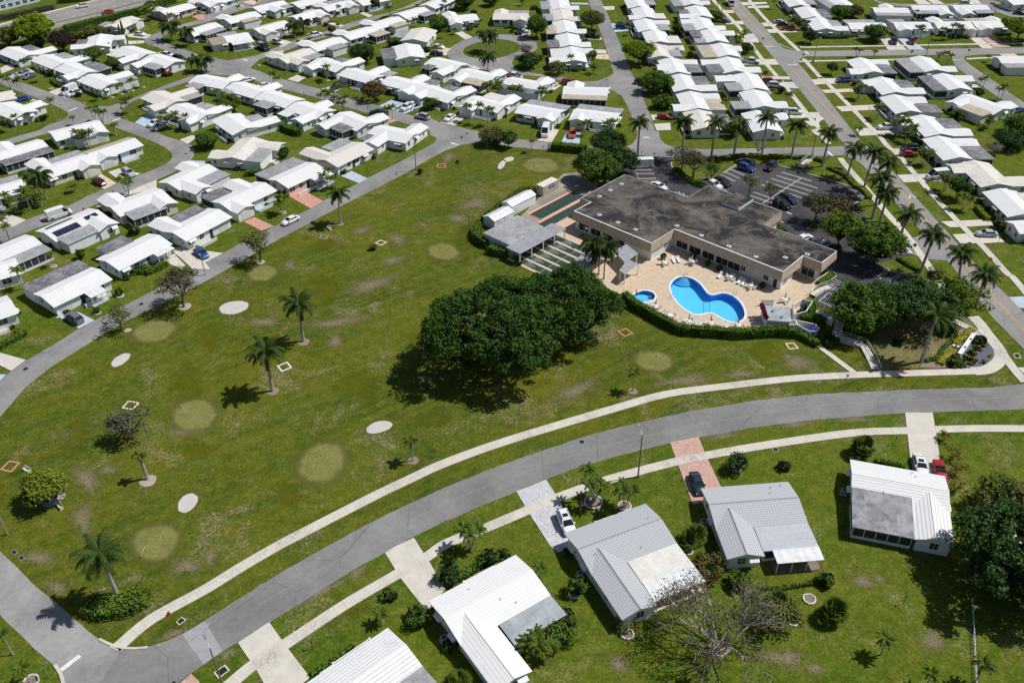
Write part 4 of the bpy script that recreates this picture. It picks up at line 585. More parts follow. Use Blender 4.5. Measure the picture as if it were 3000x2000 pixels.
D['marks']=[
([(-57.89,67.11),(-56.33,69.18)],.62,'white',0,1),
([(-16.39,230.3),(-14.11,228.6)],.6,'white',0,3),
([(-132.29,256.25),(-130.61,258.83)],.6,'white',0,11),
([(-116.25,248.31),(-114.53,250.24)],.6,'white',0,13),
([(-90.74,301.65),(-88.69,300.16)],.6,'white',0,8),
([(88.94,309.19),(91.87,309.19)],.5,'white',0,16),
([(92.29,290.44),(95.29,290.35)],.5,'white',0,17),
([(101.56,303.85),(101.85,300.57)],.5,'white',0,17),
([(85.29,221.81),(85.79,219.18)],.6,'white',0,3),
([(87.46,173.1),(87.9,168.12)],.5,'white',0,21),
([(147.83,293.36),(150.98,293.26)],.4,'white',0,18),
([(37.05,232.48),(38.76,232.56)],.5,'white',0,4),
([(30.8,269.61),(31.69,271.86)],.5,'white',0,5),
([(87.59,403.95),(89.39,361.44),(91.83,310.39)],.12,'yellow',-.13,16),
([(92.28,289.96),(93.54,258.85),(94.39,239.42)],.12,'yellow',-.13,17),
([(95.43,224.13),(96.93,183.26),(97.37,170.76),(98.12,151.12),(98.73,138.85)],.12,'yellow',-.13,16),
([(87.59,403.95),(89.39,361.44),(91.83,310.39)],.12,'yellow',.13,16),
([(92.28,289.96),(93.54,258.85),(94.39,239.42)],.12,'yellow',.13,17),
([(95.43,224.13),(96.93,183.26),(97.37,170.76),(98.12,151.12),(98.73,138.85)],.12,'yellow',.13,16),
([(103.87,301.23),(105.66,301.26),(140.1,301.34)],.13,'yellow',0,17),
([(156.44,302.09),(176.04,302.55)],.13,'yellow',0,17),
([(102.01,300.93),(107,300.95)],.13,'yellow',0,17),
([(-34.82,76.85),(-29.12,81.41),(-22.62,86.56),(-15.63,91.67),(-11.21,94.79),(-5.55,98.02),(-.76,100.63),(4.16,103.01),(12.08,106.54),(19.63,109.14),(28.58,111.96),(41.23,115.09),(53.09,117.33),(65.27,118.33),(77.26,118.6),(89.34,118.96)],.1,'yellowf',0,0),
([(-186.82,330.45),(-186,331.53)],.2,'white',0,14),
([(-184.46,333.56),(-183.63,334.65)],.2,'white',0,14),
([(-182.07,336.71),(-181.22,337.82)],.2,'white',0,14),
([(-179.63,339.91),(-178.77,341.04)],.2,'white',0,14),
([(-177.16,343.16),(-176.28,344.31)],.2,'white',0,14),
([(-174.64,346.47),(-173.75,347.64)],.2,'white',0,14),
([(-172.09,349.82),(-171.18,351.01)],.2,'white',0,14),
([(-169.49,353.24),(-168.58,354.44)],.2,'white',0,14),
([(-166.86,356.7),(-165.92,357.93)],.2,'white',0,14),
([(-164.18,360.23),(-163.23,361.47)],.2,'white',0,14),
([(-161.45,363.81),(-160.49,365.07)],.2,'white',0,14),
([(-158.68,367.45),(-157.7,368.74)],.2,'white',0,14),
([(-155.86,371.15),(-154.87,372.46)],.2,'white',0,14),
([(-153,374.92),(-151.99,376.25)],.2,'white',0,14),
([(-189.88,337.09),(-189.12,338.09)],.2,'white',0,14),
([(-187.71,339.95),(-186.94,340.96)],.2,'white',0,14),
([(-185.51,342.84),(-184.73,343.86)],.2,'white',0,14),
([(-183.28,345.78),(-182.49,346.81)],.2,'white',0,14),
([(-181.01,348.75),(-180.22,349.8)],.2,'white',0,14),
([(-178.72,351.77),(-177.91,352.84)],.2,'white',0,14),
([(-176.39,354.83),(-175.57,355.92)],.2,'white',0,14),
([(-174.03,357.94),(-173.19,359.04)],.2,'white',0,14),
([(-171.63,361.09),(-170.78,362.21)],.2,'white',0,14),
([(-169.2,364.29),(-168.34,365.42)],.2,'white',0,14),
([(-166.73,367.54),(-165.86,368.69)],.2,'white',0,14),
([(-164.22,370.83),(-163.34,372)],.2,'white',0,14),
([(-161.68,374.18),(-160.78,375.36)],.2,'white',0,14),
([(-159.1,377.57),(-158.19,378.77)],.2,'white',0,14),
([(-184.6,325.61),(-183.78,326.67)],.2,'white',0,14),
([(-182.25,328.65),(-181.42,329.72)],.2,'white',0,14),
([(-179.87,331.73),(-179.03,332.82)],.2,'white',0,14),
([(-177.45,334.86),(-176.59,335.97)],.2,'white',0,14),
([(-174.99,338.04),(-174.12,339.17)],.2,'white',0,14),
([(-172.5,341.27),(-171.61,342.42)],.2,'white',0,14),
([(-169.96,344.56),(-169.06,345.72)],.2,'white',0,14),
([(-167.38,347.89),(-166.47,349.07)],.2,'white',0,14),
([(-164.77,351.28),(-163.84,352.48)],.2,'white',0,14),
([(-162.11,354.72),(-161.17,355.94)],.2,'white',0,14),
([(-159.4,358.22),(-158.45,359.46)],.2,'white',0,14),
([(-156.65,361.78),(-155.68,363.04)],.2,'white',0,14),
([(-153.86,365.39),(-152.87,366.67)],.2,'white',0,14),
([(-151.02,369.07),(-150.01,370.37)],.2,'white',0,14),
([(-148.13,372.81),(-147.11,374.13)],.2,'white',0,14),
([(-145.19,376.61),(-144.15,377.96)],.2,'white',0,14),
([(69.74,209.42),(75.99,204.13)],.1,'white',-.22,20),
([(69.74,209.42),(75.99,204.13)],.1,'white',.22,20),
([(67.95,207.58),(76.39,200.12)],.1,'white',-.22,20),
([(67.95,207.58),(76.39,200.12)],.1,'white',.22,20),
([(66.2,205.85),(74.67,198.25)],.1,'white',-.22,20),
([(66.2,205.85),(74.67,198.25)],.1,'white',.22,20),
([(64.51,204.15),(72.96,196.55)],.1,'white',-.22,20),
([(64.51,204.15),(72.96,196.55)],.1,'white',.22,20),
([(62.87,202.47),(71.27,194.82)],.1,'white',-.22,20),
([(62.87,202.47),(71.27,194.82)],.1,'white',.22,20),
([(59.89,198.45),(67.71,191.34)],.1,'white',-.22,20),
([(59.89,198.45),(67.71,191.34)],.1,'white',.22,20),
([(58.83,196.59),(66.21,189.59)],.1,'white',-.22,20),
([(58.83,196.59),(66.21,189.59)],.1,'white',.22,20),
([(58.68,213.23),(61.34,209.37)],.1,'white',-.22,20),
([(58.68,213.23),(61.34,209.37)],.1,'white',.22,20),
([(57.04,211.33),(59.94,207.77)],.1,'white',-.22,20),
([(57.04,211.33),(59.94,207.77)],.1,'white',.22,20),
([(55.39,209.82),(58.25,206.09)],.1,'white',-.22,20),
([(55.39,209.82),(58.25,206.09)],.1,'white',.22,20),
([(53.77,208.42),(56.73,204.43)],.1,'white',-.22,20),
([(53.77,208.42),(56.73,204.43)],.1,'white',.22,20),
([(52.63,205.43),(54.98,202.9)],.1,'white',-.22,20),
([(52.63,205.43),(54.98,202.9)],.1,'white',.22,20),
([(51.63,202.49),(53.31,201.09)],.1,'white',-.22,20),
([(51.63,202.49),(53.31,201.09)],.1,'white',.22,20),
([(52.87,199.95),(53.46,198.6)],.1,'white',-.22,20),
([(52.87,199.95),(53.46,198.6)],.1,'white',.22,20),
([(32.53,211.76),(36.69,211.66)],.1,'white',-.22,20),
([(32.53,211.76),(36.69,211.66)],.1,'white',.22,20),
([(32.37,209.44),(37.05,209.33)],.1,'white',-.22,20),
([(32.37,209.44),(37.05,209.33)],.1,'white',.22,20),
([(32.46,206.5),(37.14,206.69)],.1,'white',-.22,20),
([(32.46,206.5),(37.14,206.69)],.1,'white',.22,20),
([(73.98,206.02),(60.77,192.31)],.13,'white',0,20),
([(32.28,211.51),(32.62,206.9)],.13,'yellow',0,20),
([(56.9,211.18),(58.7,213.33)],.13,'yellow',0,20),
([(55.24,209.67),(56.95,211.43)],.13,'yellow',0,20),
([(33.9,205.62),(34.77,203.87)],.12,'yellow',0,20),
([(34.59,205.5),(35.46,203.75)],.12,'yellow',0,20),
([(35.28,205.39),(36.15,203.64)],.12,'yellow',0,20),
([(35.97,205.27),(36.83,203.52)],.12,'yellow',0,20),
([(36.66,205.16),(37.52,203.41)],.12,'yellow',0,20),
([(37.35,205.04),(38.2,203.29)],.12,'yellow',0,20),
([(33.56,205.58),(37.83,206.08)],.12,'yellow',0,20),
([(34.85,203.62),(38.45,204.27)],.12,'yellow',0,20),
([(38.36,201.34),(39.55,200.59)],.12,'white',0,20),
([(40.81,198.89),(43.42,196.48)],.12,'white',0,20),
([(41.7,199.11),(41.88,197.54)],.12,'white',0,20),
([(42.66,198.37),(42.61,196.73)],.12,'white',0,20),
([(40.81,198.89),(40.48,198.19)],.12,'white',0,20),
([(82.69,195.58),(84,193.02)],.1,'white',0,20),
([(84.11,196.01),(85.13,193.91)],.1,'white',0,20),
([(82.74,191.68),(85.64,194.82)],.12,'yellow',0,20),
([(62.31,149.77),(64.4,147.64)],.11,'white',0,20),
([(62.31,149.77),(65.09,152.74)],.11,'white',0,20),
([(65.09,152.74),(66.57,151.28)],.11,'white',0,20),
([(63.76,151.26),(64.46,150.47)],.11,'white',0,20),
([(68,157.9),(68.98,156.74),(66.15,153.62),(64.62,154.87)],.11,'white',0,20),
([(67.24,157.31),(68.63,156.21)],.11,'white',0,20),
([(66.65,156.6),(67.94,155.51)],.11,'white',0,20),
([(66.02,156.08),(67.36,154.82)],.11,'white',0,20),
([(65.34,155.39),(66.68,154.13)],.11,'white',0,20),
([(77.4,158.73),(80.07,161.7)],.11,'white',0,20),
([(77.35,157.83),(80.54,161.24)],.11,'white',0,20),
([(79.24,156.96),(81.91,159.74)],.11,'white',0,20),
([(79.55,156.46),(82.38,159.43)],.11,'white',0,20),
([(78.91,162.69),(79.98,161.55)],.14,'yellow',0,20),
([(80.57,161.17),(81.84,159.81)],.14,'yellow',0,20),
([(69.62,156.44),(68.55,155.33)],.14,'blue',0,20),
([(68.16,154.98),(66.52,153.1)],.14,'blue',0,20),
([(65.45,187.84),(66.4,186.73)],.3,'white',0,20),
([(62.84,183.17),(63.64,182.73)],.3,'white',0,20),
([(97.03,194.33),(98.02,196.16),(98.69,194.52)],.3,'white',0,16)]
D['kerbs']=[
([(-54.72,71.59),(-53.46,70.98),(-52.27,70.5),(-50.91,70.18),(-49.41,70.11),(-47.86,70.25)],.35),
([(-59.01,67.81),(-58.09,66.92),(-57.41,66.05),(-56.64,64.82)],.4),
([(42.54,216.01),(42.19,214.42),(42.48,209.72),(43.98,205.13),(46.71,201.87),(47.82,200.74)],.2),
([(54.59,209.17),(59.13,214.27)],.2),
([(69.92,213.74),(78.55,206.41),(78.6,206.56),(84.43,201.14)],.2),
([(82.66,191.46),(86.56,195.03)],.2),
([(81.66,160.86),(82.51,160.14),(85.68,156.8)],.2),
([(78.66,164.07),(81.6,160.16)],.2),
([(85.6,168.73),(87.86,168.12),(89.37,166.04)],.2),
([(94.69,312.23),(95.85,308.4),(98.19,305.8)],.3),
([(159.45,298.74),(154.45,297.38),(152.17,295.41),(151.02,289.22),(151.03,282.54)],.25),
([(64.16,156.03),(66.77,157.51),(68.5,159.03),(68.71,159.72),(68.66,160.77)],.2)]
D['ell']=[
('bunker',-73.2,132.5,2.16,1.4,-1.88),
('bunker',-56.3,149.7,3.05,2.38,-2.86),
('bunker',-50.1,95.9,1.99,1.5,-1.59),
('bunker',-22.6,112.9,2.24,1.5,-2.67),
('bunker',-2.2,215.8,2.82,.86,-1.81),
('bunker',-.3,219.1,1.78,1.23,-2.14),
('green',-69.9,141.7,4.29,4.11,-2.56),
('green',-53.4,163,3.67,3.28,2.52),
('green',-15,171.2,4.26,3.46,2.13),
('green',-54.9,116.5,5.01,3.73,2.19),
('green',-30.8,104.5,5.16,4.05,-1.71),
('green',-52.5,88.1,4.01,3.41,2.44),
('green',26.2,130.4,3.67,3.34,2.72),
('green',8.1,215.3,5.45,4.66,2.24),
('worn',-67.6,101.1,5.5,2.03,2.14),
('worn',-65.1,92.8,4.81,1.92,2.19),
('worn',-64.9,103.3,2.04,1.38,2.69),
('worn',-55.4,112.3,4.11,2.22,-3.12),
('worn',-68.5,85.4,3.06,1.91,2.75),
('worn',-46.6,83.5,2.57,2.02,-3),
('worn',-43.8,85.2,2.23,1.18,1.95),
('worn',-63.8,80.1,2.34,1.55,2.57),
('worn',-34.8,143.9,7.45,2.52,-3.01),
('worn',-33.9,137.7,2.93,2.29,2.03),
('worn',-29.6,157.5,7.2,3.79,-2.39),
('worn',-48.7,144.4,4.27,2.04,-3.04),
('worn',-8.5,194,5.92,4.54,-2.34),
('worn',-12.4,186.5,3.64,2.83,3.02),
('worn',-16.4,220.7,5.59,2.34,-1.96),
('worn',-20.6,183.7,1.87,1.33,1.75),
('worn',-34.5,181.1,3.07,2.36,-1.98),
('worn',-25.7,176.9,3.99,2.16,1.72),
('worn',-25.9,167.6,4,2.18,-2.34),
('worn',-48.3,166.3,2.53,1.79,2),
('worn',30.9,124.6,6.96,1.81,-2.87),
('worn',41.4,126.2,3.96,1.35,-2.98),
('worn',52.6,129.7,4.24,3.02,2.59),
('worn',51.2,131.3,1.75,1.31,.95),
('worn',50.8,80.1,1.18,.93,-2.98),
('worn',48.4,79.7,2.31,1.67,-2.69),
('worn',13.2,67.1,1.9,1.73,-2.49),
('worn',34.4,67.7,4.31,1.81,-3.1),
('worn',37.9,66.2,2.08,.95,-3.08),
('worn',-26.6,78.9,5.42,1,-2.47),
('worn',-22.2,82.1,2.43,1.02,-2.45),
('worn',-7.9,93.4,5.07,.92,-2.51),
('worn',35,109.8,4.48,1.09,-2.85),
('worn',48,112.4,4.37,.89,-2.9),
('worn',57.9,113.6,5.67,.98,3.14),
('worn',-45.1,72.3,2.31,.98,-2.72),
('worn',-37.3,69,2.27,.93,-2.61),
('worn',54.3,70.1,2.89,1.78,-2.88),
('worn',11.1,122,5.75,2.85,-2.53),
('worn',71,92.7,3.57,2.35,.69),
('yellowish',-38.6,156.3,5.83,2.68,1.78),
('yellowish',-58.8,125.6,5.38,2.96,1.99),
('yellowish',-58.7,139.9,4.01,2.38,2),
('yellowish',-27.8,123.9,5.3,3.42,2.18),
('yellowish',-35,97.3,2.74,2.05,2.07),
('yellowish',-17.9,137.5,2.59,2.14,1.87),
('yellowish',-73.3,111.7,3.95,2.59,2.03),
('yellowish',46.9,133,3.17,2.31,1.07),
('yellowish',-13.9,114.5,3.28,2.02,3.07),
('yellowish',-41.6,174.8,4.04,2.29,-2.52),
('yellowish',-22.6,76.2,2.91,2.17,-2.37),
('yellowish',-52.2,107.9,2.76,2.61,-1.86),
('yellowish',-9.2,177.7,4.79,2.67,-2.27),
('yellowish',59.2,79.5,.17,.11,.91)]
D['rings']=[
((-39.92,137.52),1.15,'mulch'),
((-42.71,122.73),1.1,'mulch'),
((-39.83,184.24),.8,'mulch'),
((-57.75,100.71),1.3,'sandm'),
((-16.18,104.65),.9,'mulch'),
((21.31,121.68),.9,'mulch'),
((-71.53,97.22),1.9,'sandm'),
((-54.71,167.4),.9,'sandm'),
((-66.35,150.21),1.3,'sandm'),
((-75.15,142.11),.7,'sandm')]
D['wrings']=[
((12.17,95.09),1.35,('white stone ring round a planting',0,1,'lower centre')),
((16.86,94.18),.95,('white stone ring round a planting',0,2,'lower right')),
((35.52,101.85),.6,('white stone ring round a planting',1,2,'lower right')),
((8.17,77.94),.7,('white stone ring round a planting',0,1,'bottom centre')),
((26.35,69.2),1.15,('white stone ring round a planting',2,5,'bottom right')),
((40.14,76.74),.8,('white stone ring round a planting',4,5,'bottom right')),
((36.98,73.2),.7,('white stone ring round a planting',3,5,'bottom right')),
((24.93,85.41),.8,('white stone ring round a planting',1,5,'bottom right')),
((14.76,71.46),.8,('white stone ring round a planting',0,5,'bottom right')),
((-61.02,65.5),.9,('white stone ring round a planting',0,1,'bottom far left')),
((-80.95,154.28),.7,('white stone ring round a planting',3,5,'middle far left')),
((-83.49,148.19),.7,('white stone ring round a planting',2,5,'middle far left')),
((-111.37,188.66),.5,('white stone ring round a planting',0,5,'middle far left')),
((-145.1,275.25),.6,('white stone ring round a planting',0,6,'top far left')),
((-119.8,271.83),.4,('white stone ring round a planting',3,6,'top far left')),
((-122.78,266.97),.4,('white stone ring round a planting',1,6,'top far left')),
((-120.81,269.81),.4,('white stone ring round a planting',2,6,'top far left')),
((-118.37,272.68),.4,('white stone ring round a planting',4,6,'top far left')),
((-116.01,275.61),.4,('white stone ring round a planting',5,6,'top far left')),
((-83.65,295.07),.4,('white stone ring round a planting',0,2,'top left')),
((-58.24,280.04),.5,('white stone ring round a planting',1,2,'top left')),
((-90.24,199.35),.4,('white stone ring round a planting',4,5,'middle far left')),
((-54.45,190.15),.6,('white stone ring round a planting',0,1,'middle left')),
((-99.65,166.44),.6,('white stone ring round a planting',1,5,'middle far left')),
((-13.1,295.25),.6,('white stone ring round a planting',0,1,'top centre'))]
D['trees']=[
('banyan_tree',-3.12,130.63,13.6,12.6,15.2,.3,'dark',1,.35,'huge spreading dark green tree casting a broad shadow on the park lawn'),
('banyan_tree',9.19,139.85,11.4,10,12.4,.3,'dark',1,.17,'dark green tree merging with the huge lawn tree, beside the shuffleboard courts'),
('shade_tree',21.89,205.16,6.2,6.2,8.2,1.5,'mid',1,0,'mid green bushy tree left of the clubhouse roof corner'),
('shade_tree',25.84,219.13,5.4,5.4,7.5,1,'darkm',1,0,'dark tree behind the hedge, upper left of the clubhouse'),
('shade_tree',28.85,210.04,4.2,4.2,6.6,.8,'darkm',1,0,'dark tree next to the white delivery van by the car park mouth'),
('shade_tree',46.43,206.57,5.2,5.2,6.6,3,'brownish',.45,0,'thin brownish tree over the island at the car park entrance'),
('shade_tree',44.29,211.22,4.5,4.5,6,2.5,'brownish',.4,0,'thin brown leaved tree left on the car park entrance island'),
('shade_tree',50.5,203.5,2.8,2.8,5.5,2.5,'mid',.6,0,'small green tree above the white pickup in the car park'),
('shade_tree',65.96,219.24,3.3,3.3,5.2,1.8,'bare',.3,0,'bare twiggy tree on the verge behind the car park'),
('shade_tree',62.08,191.02,2.6,2.6,5.8,3.2,'olive',.6,0,'small olive tree on the car park behind the clubhouse roof'),
('shade_tree',58.4,196.6,2.8,2.8,5.2,3,'olive',.55,0,'olive tree left of the row of parked cars behind the clubhouse'),
('shade_tree',70.75,182.79,4.6,4.6,6.6,3,'brownish',.7,0,'brown tinged tree on a lot island right of the clubhouse'),
('shade_tree',75.74,183.74,4.2,4.2,6.6,2.2,'brownish',.5,0,'brownish tree beside the two cars at the lot edge'),
('shade_tree',72.35,170.52,4.9,4.9,8.8,2.5,'bright',.95,0,'light green tree right of the clubhouse wing'),
('shade_tree',77.85,164.45,6.3,6.3,8.6,1.8,'mid',1,0,'big round green tree at the lot exit'),
('shade_tree',66.65,139.97,6.6,6.6,8.6,1.5,'mid',1,0,'dense green tree left in the cluster by the white ramp'),
('shade_tree',72.32,140.75,6,6,8.6,2.4,'darkm',1,0,'bluish green tree, second from left in the cluster by the ramp'),
('shade_tree',77.6,140.36,6.6,6.6,9,2.6,'darkm',1,0,'dark tree, third in the cluster above the brown lawn'),
('shade_tree',86.18,143.18,6.8,6.8,8.8,2.2,'bright',.7,0,'yellow green tree at the avenue corner behind the entrance sign'),
('shade_tree',86.39,153.93,3,3,5,1.5,'brownish',.4,0,'small brownish tree on the strip by the east avenue'),
('shade_tree',67.47,78.55,9,9,11.5,.8,'darkm',1,0,'large dark tree at the bottom right corner casting deep shade'),
('palm_thicket',72.96,91.79,4.6,4.6,5.5,.4,'olive',.9,0,'clump of feathery green fronds beside the white roofed house'),
('shade_tree',-54.86,167.5,4.3,4.3,7,3,'olive',.5,0,'olive wispy tree leaning beside the lane, mid left'),
('shade_tree',-66.56,150.03,5,5,8.2,3.4,'brownish',.6,0,'reddish brown wispy tree overhanging the lane at left'),
('shade_tree',-76.47,141.98,3.4,3.4,5,2,'olive',.35,0,'small windswept tree by the bend of the lane'),
('shade_tree',-63.26,110.44,4.4,4.4,5.4,1.8,'scrub',.45,0,'half bare greyish tree behind the droopy palm on the lawn'),
('round_shrub',72.88,134.73,1.2,1.2,1,0,'mid',1,0,'low shrub on the brown lawn by the ramp, left'),
('bush',83.22,137.94,1.6,1.6,1.8,0,'mid',1,0,'leafy shrub under the tall palm by the entrance sign'),
('bush',65.48,139.99,1.7,1.7,1.6,0,'darkm',1,0,'dark shrub beside the top of the white ramp'),
('bush',60.27,135.51,1.9,1.9,1.4,0,'darkm',1,0,'dark round shrub left of the white ramp'),
('pandanus_tree',-71.64,96.33,3.7,3.7,5.6,.6,'ylime',1.1,0,'round yellow green screw pine on the lower left lawn'),
('shade_tree',-167.74,319.39,8,8,10.5,2,'lime',.95,0,'very bright green spreading tree by the highway'),
('shade_tree',-176.96,317.75,4.8,4.8,7,1,'olive',1,0,'olive tree at the far upper left by the highway'),
('shade_tree',-155.51,311.37,4.4,4.4,7.4,1,'burg',1,0,'burgundy leaved tree beside the bright green one, upper left'),
('shade_tree',-166.4,315.49,3.2,3.2,4,.5,'bright',1,0,'low light green tree under the bright spreading one'),
('shade_tree',-140.92,300.47,3.4,3.4,4.8,1,'mid',1,0,'round clipped tree between upper left roofs'),
('shade_tree',-131.4,293.25,2.9,2.9,3.8,.6,'mid',1,0,'round green tree below the other clipped tree, upper left'),
('shade_tree',-151.29,327.78,4,4,3.8,.5,'olive',1,0,'olive bushy tree behind the bungalow by the highway hedge'),
('shade_tree',-155.11,322.9,2.5,2.5,4.2,.5,'olive',1,0,'small olive tree right of the burgundy tree'),
('shade_tree',-124.87,311.32,2.2,2.2,4.2,1.3,'bare',.25,0,'bare pollarded tree at the curve of the upper left street'),
('shade_tree',-49.12,297.17,5,5,6.2,.5,'darkm',1,0,'dark round tree among the roofs left of the ring road'),
('shade_tree',-41.23,262.84,3.9,3.9,5.6,.8,'rust',1,0,'rust coloured round tree on a front lawn, upper middle'),
('shade_tree',-40.13,312.82,2.6,2.6,3.4,.5,'bright',1,0,'light green tree on the lawn left of the ring road'),
('shade_tree',-83.42,254.9,3.6,3.6,4.8,.3,'bright',1,0,'bright green clump between the roofs, upper left of centre'),
('shade_tree',-64.37,327.92,1.8,1.8,3.3,.8,'bright',1,0,'small light tree beside the white utility truck'),
('shade_tree',-52.38,359.54,2.2,2.2,4,.8,'mid',1,0,'small tree on the lawn at the top, left of centre'),
('shade_tree',-82.81,228.61,3.6,3.6,4.3,.3,'mid',1,0,'dense green tree beside the white bungalow, mid left'),
('shade_tree',-61,222.39,2.3,2.3,2.6,.2,'mid',1,0,'green bushes by the patio of the mid left bungalow'),
('shade_tree',-25.62,331.78,4.2,4.2,5,.4,'mid',1,0,'wide green tree in front of the grey roof left of the ring road'),
('shade_tree',10.04,322.38,4.2,4.2,7.4,1.2,'mid',1,0,'tall green tree on the right rim of the ring road'),
('shade_tree',5.87,300.75,3.4,3.4,4.2,1.5,'greybare',.6,0,'grey flowering tree at the ring road junction'),
('shade_tree',6.53,290.29,4.3,4.3,4.4,.6,'darkm',1,0,'dark green bushy tree below the grey one at the junction'),
('shade_tree',15.74,284.19,3.6,3.6,4.2,.8,'olive',.7,0,'low tree on the corner lawn right of the ring road'),
('shade_tree',27.32,283.84,2.6,2.6,3.6,1.2,'olive',.4,0,'sparse little tree on the corner lawn by the central street'),
('shade_tree',30.21,329.87,5.2,5.2,6.5,2,'olive',1,0,'round dark olive tree overhanging the central street'),
('shade_tree',28.11,318.8,1.6,1.6,3.2,.4,'mid',1,0,'small round tree beside the black car on the central street'),
('shade_tree',-16.95,358.24,4.2,4.2,6,.3,'darkm',.9,0,'dark tall palms and bushes at the top left of centre'),
('shade_tree',-6.76,362.68,3.4,3.4,4.5,.4,'mid',1,0,'green tree right of the tall bushes at the top'),
('shade_tree',5.32,362.23,2,2,3,.4,'mid',.6,0,'small dark tree on the top centre lawn'),
('shade_tree',-23.36,255.3,2.7,2.7,3.2,.3,'mid',1,0,'reddish green bush on the front lawn, centre left'),
('shade_tree',-4.6,228.94,4,4,4.6,.3,'olive',1,0,'dark olive bush at the top edge of the park'),
('palm_thicket',-.3,226.52,2.8,2.8,4.8,1,'mid',.8,0,'clump of drooping palms beside the dark bush at the park edge'),
('shade_tree',42.86,292.57,5.4,5.4,7.4,2,'lime',1,0,'bright light green tree beside the central street'),
('shade_tree',45.42,266.94,5.6,5.6,6,.8,'mid',1,0,'feathery green tree shading the central street'),
('shade_tree',45.72,254.07,3.4,3.4,3.5,.3,'mid',1,0,'cluster of garden palms and shrubs below the feathery tree'),
('shade_tree',78.37,339.97,2.4,2.4,3.6,.3,'mid',1,0,'light green tree behind the parked car, upper right'),
('shade_tree',61.08,325.72,2.2,2.2,3.2,.2,'mid',1,0,'pair of green shrubs between two upper roofs'),
('shade_tree',56.92,299.13,2.3,2.3,3.2,1.2,'greybare',.3,0,'bare white twiggy bush against a roof'),
('shade_tree',81.33,302.86,2.6,2.6,3.2,.4,'darkm',1,0,'dark bushy palm clump by the double drive, upper right'),
('shade_tree',105.41,312.36,2.9,2.9,4.6,.8,'darkm',1,0,'dark tree on the corner lawn of the cross street'),
('shade_tree',61.86,233.04,2.8,2.8,4,.5,'olive',1,0,'olive palm bush between royal palms'),
('shade_tree',124.27,340.56,3.8,3.8,5,.5,'mid',1,0,'dark green tree left of the top right roofs'),
('shade_tree',130.46,342.01,3.4,3.4,4.6,.5,'olive',1,0,'olive tree beside the dark one at the top right'),
('shade_tree',128.79,314.48,4.3,4.3,5.4,1.2,'mid',1,0,'round green tree on the front lawn by the cross street'),
('shade_tree',178.68,313.8,6.2,6.2,7.5,2.5,'lime',1,0,'wide yellow green umbrella tree at the far upper right'),
('shade_tree',103.72,280.72,2.2,2.2,4,1.2,'mid',1,0,'thin tree on the lawn left of the east avenue'),
('shade_tree',142.38,260.5,1.6,1.6,2.6,.2,'mid',1,0,'round bush at the gable by the east street'),
('shade_tree',128.39,243.14,2.3,2.3,2.4,.1,'mid',1,0,'green hedge bush between the right hand roofs'),
('shade_tree',141.3,232.18,5,5,5,.3,'mid',1,0,'bushy green trees at the right edge'),
('shade_tree',135.07,237.25,2,2,3,.4,'mid',.7,0,'palm bushes behind the patio, right'),
('shade_tree',142.86,292.91,2,2,3.4,1,'greybare',.3,0,'leafless tree by the cross street corner'),
('shade_tree',134.95,223.09,4.6,4.6,4.6,.4,'darkm',1,0,'dark tree at the right edge lawn'),
('shade_tree',128.35,219.34,2.6,2.6,2.6,.5,'greybare',.6,0,'grey bush beside the right hand roof'),
('shade_tree',108.07,193.61,3,3,5.6,1.6,'mid',.8,0,'weeping green tree on the right hand front lawn'),
('shade_tree',111.75,179.19,1.4,1.4,1.9,.2,'olive',1,0,'small round bush by the light drive at right'),
('shade_tree',35.46,101.77,2,2,2.9,.8,'darkm',1,0,'round dark tree in a white ring beside the pink drive'),
('round_shrub',42.96,101.86,1.25,1.25,1.3,0,'darkm',1,0,'small round shrub alone on the near front lawn'),
('croton_shrub',71.07,108.15,1.5,1.5,2,.2,'yellow',.6,0,'yellow croton shrub nearest the walk beside the concrete drive'),
('croton_shrub',70.45,103.63,1.6,1.6,2.4,.2,'yellow',.6,0,'yellow croton shrub, second from the walk by the concrete drive'),
('croton_shrub',69.71,100.1,1.6,1.6,2.4,.2,'yellow',.6,0,'yellow croton shrub beside the red car'),
('croton_shrub',68.18,96.72,1.5,1.5,2.2,.2,'yellow',.6,0,'yellow croton shrub at the gable of the white roofed house'),
('croton_shrub',27.03,81.48,2.6,2.6,2.8,.1,'rustg',1,0,'orange and green shrub between the two grey roofed houses'),
('bush',30.92,79.02,2,2,2,0,'mid',.8,0,'green bush at the corner of the right grey roofed house'),
('thicket',34.65,73.12,4.2,4.2,4.2,.2,'olive',.6,0,'shaggy green thicket right of the big bare tree'),
('round_shrub',37.1,73.64,1.1,1.1,1.1,0,'mid',1,0,'small shrub in a white planter ring right of the bare tree'),
('round_shrub',14.41,72.28,1.9,1.9,1.8,.1,'olive',.7,0,'shrub in a white ring below the left grey roofed house'),
('shade_tree',8.56,78.27,1.7,1.7,2.4,.6,'mid',1,0,'round topiary tree in a white ring between two near houses'),
('bush',-12.8,73.85,2,2,2.2,0,'mid',1,0,'green bush beside the garage wall of the near white house'),
('bush',-9.2,80.88,2,2,2,0,'darkm',1,0,'dark bush at the end of the front drive of the near white house'),
('bush',-3.76,83.74,1.9,1.9,1.6,0,'mid',1,0,'clipped bush at the front porch of the near white house'),
('bush',-1.52,84.51,1.3,1.3,1.3,0,'mid',1,0,'small bush under the front eave of the near white house'),
('bush',-8.4,69.64,1.2,1.2,1.2,0,'mid',1,0,'low bush by the side wall of the near white house'),
('bush',5.57,70.92,2.6,2.6,2.6,0,'mid',.9,0,'leafy bush beside the patio of the near white house'),
('bush',6.6,73.06,2,2,2.2,0,'olive',.8,0,'bush at the curved bed behind the near white house'),
('round_shrub',42.95,79.31,1.5,1.5,1.6,0,'mid',1,0,'round bush beside the patio roof, lower right'),
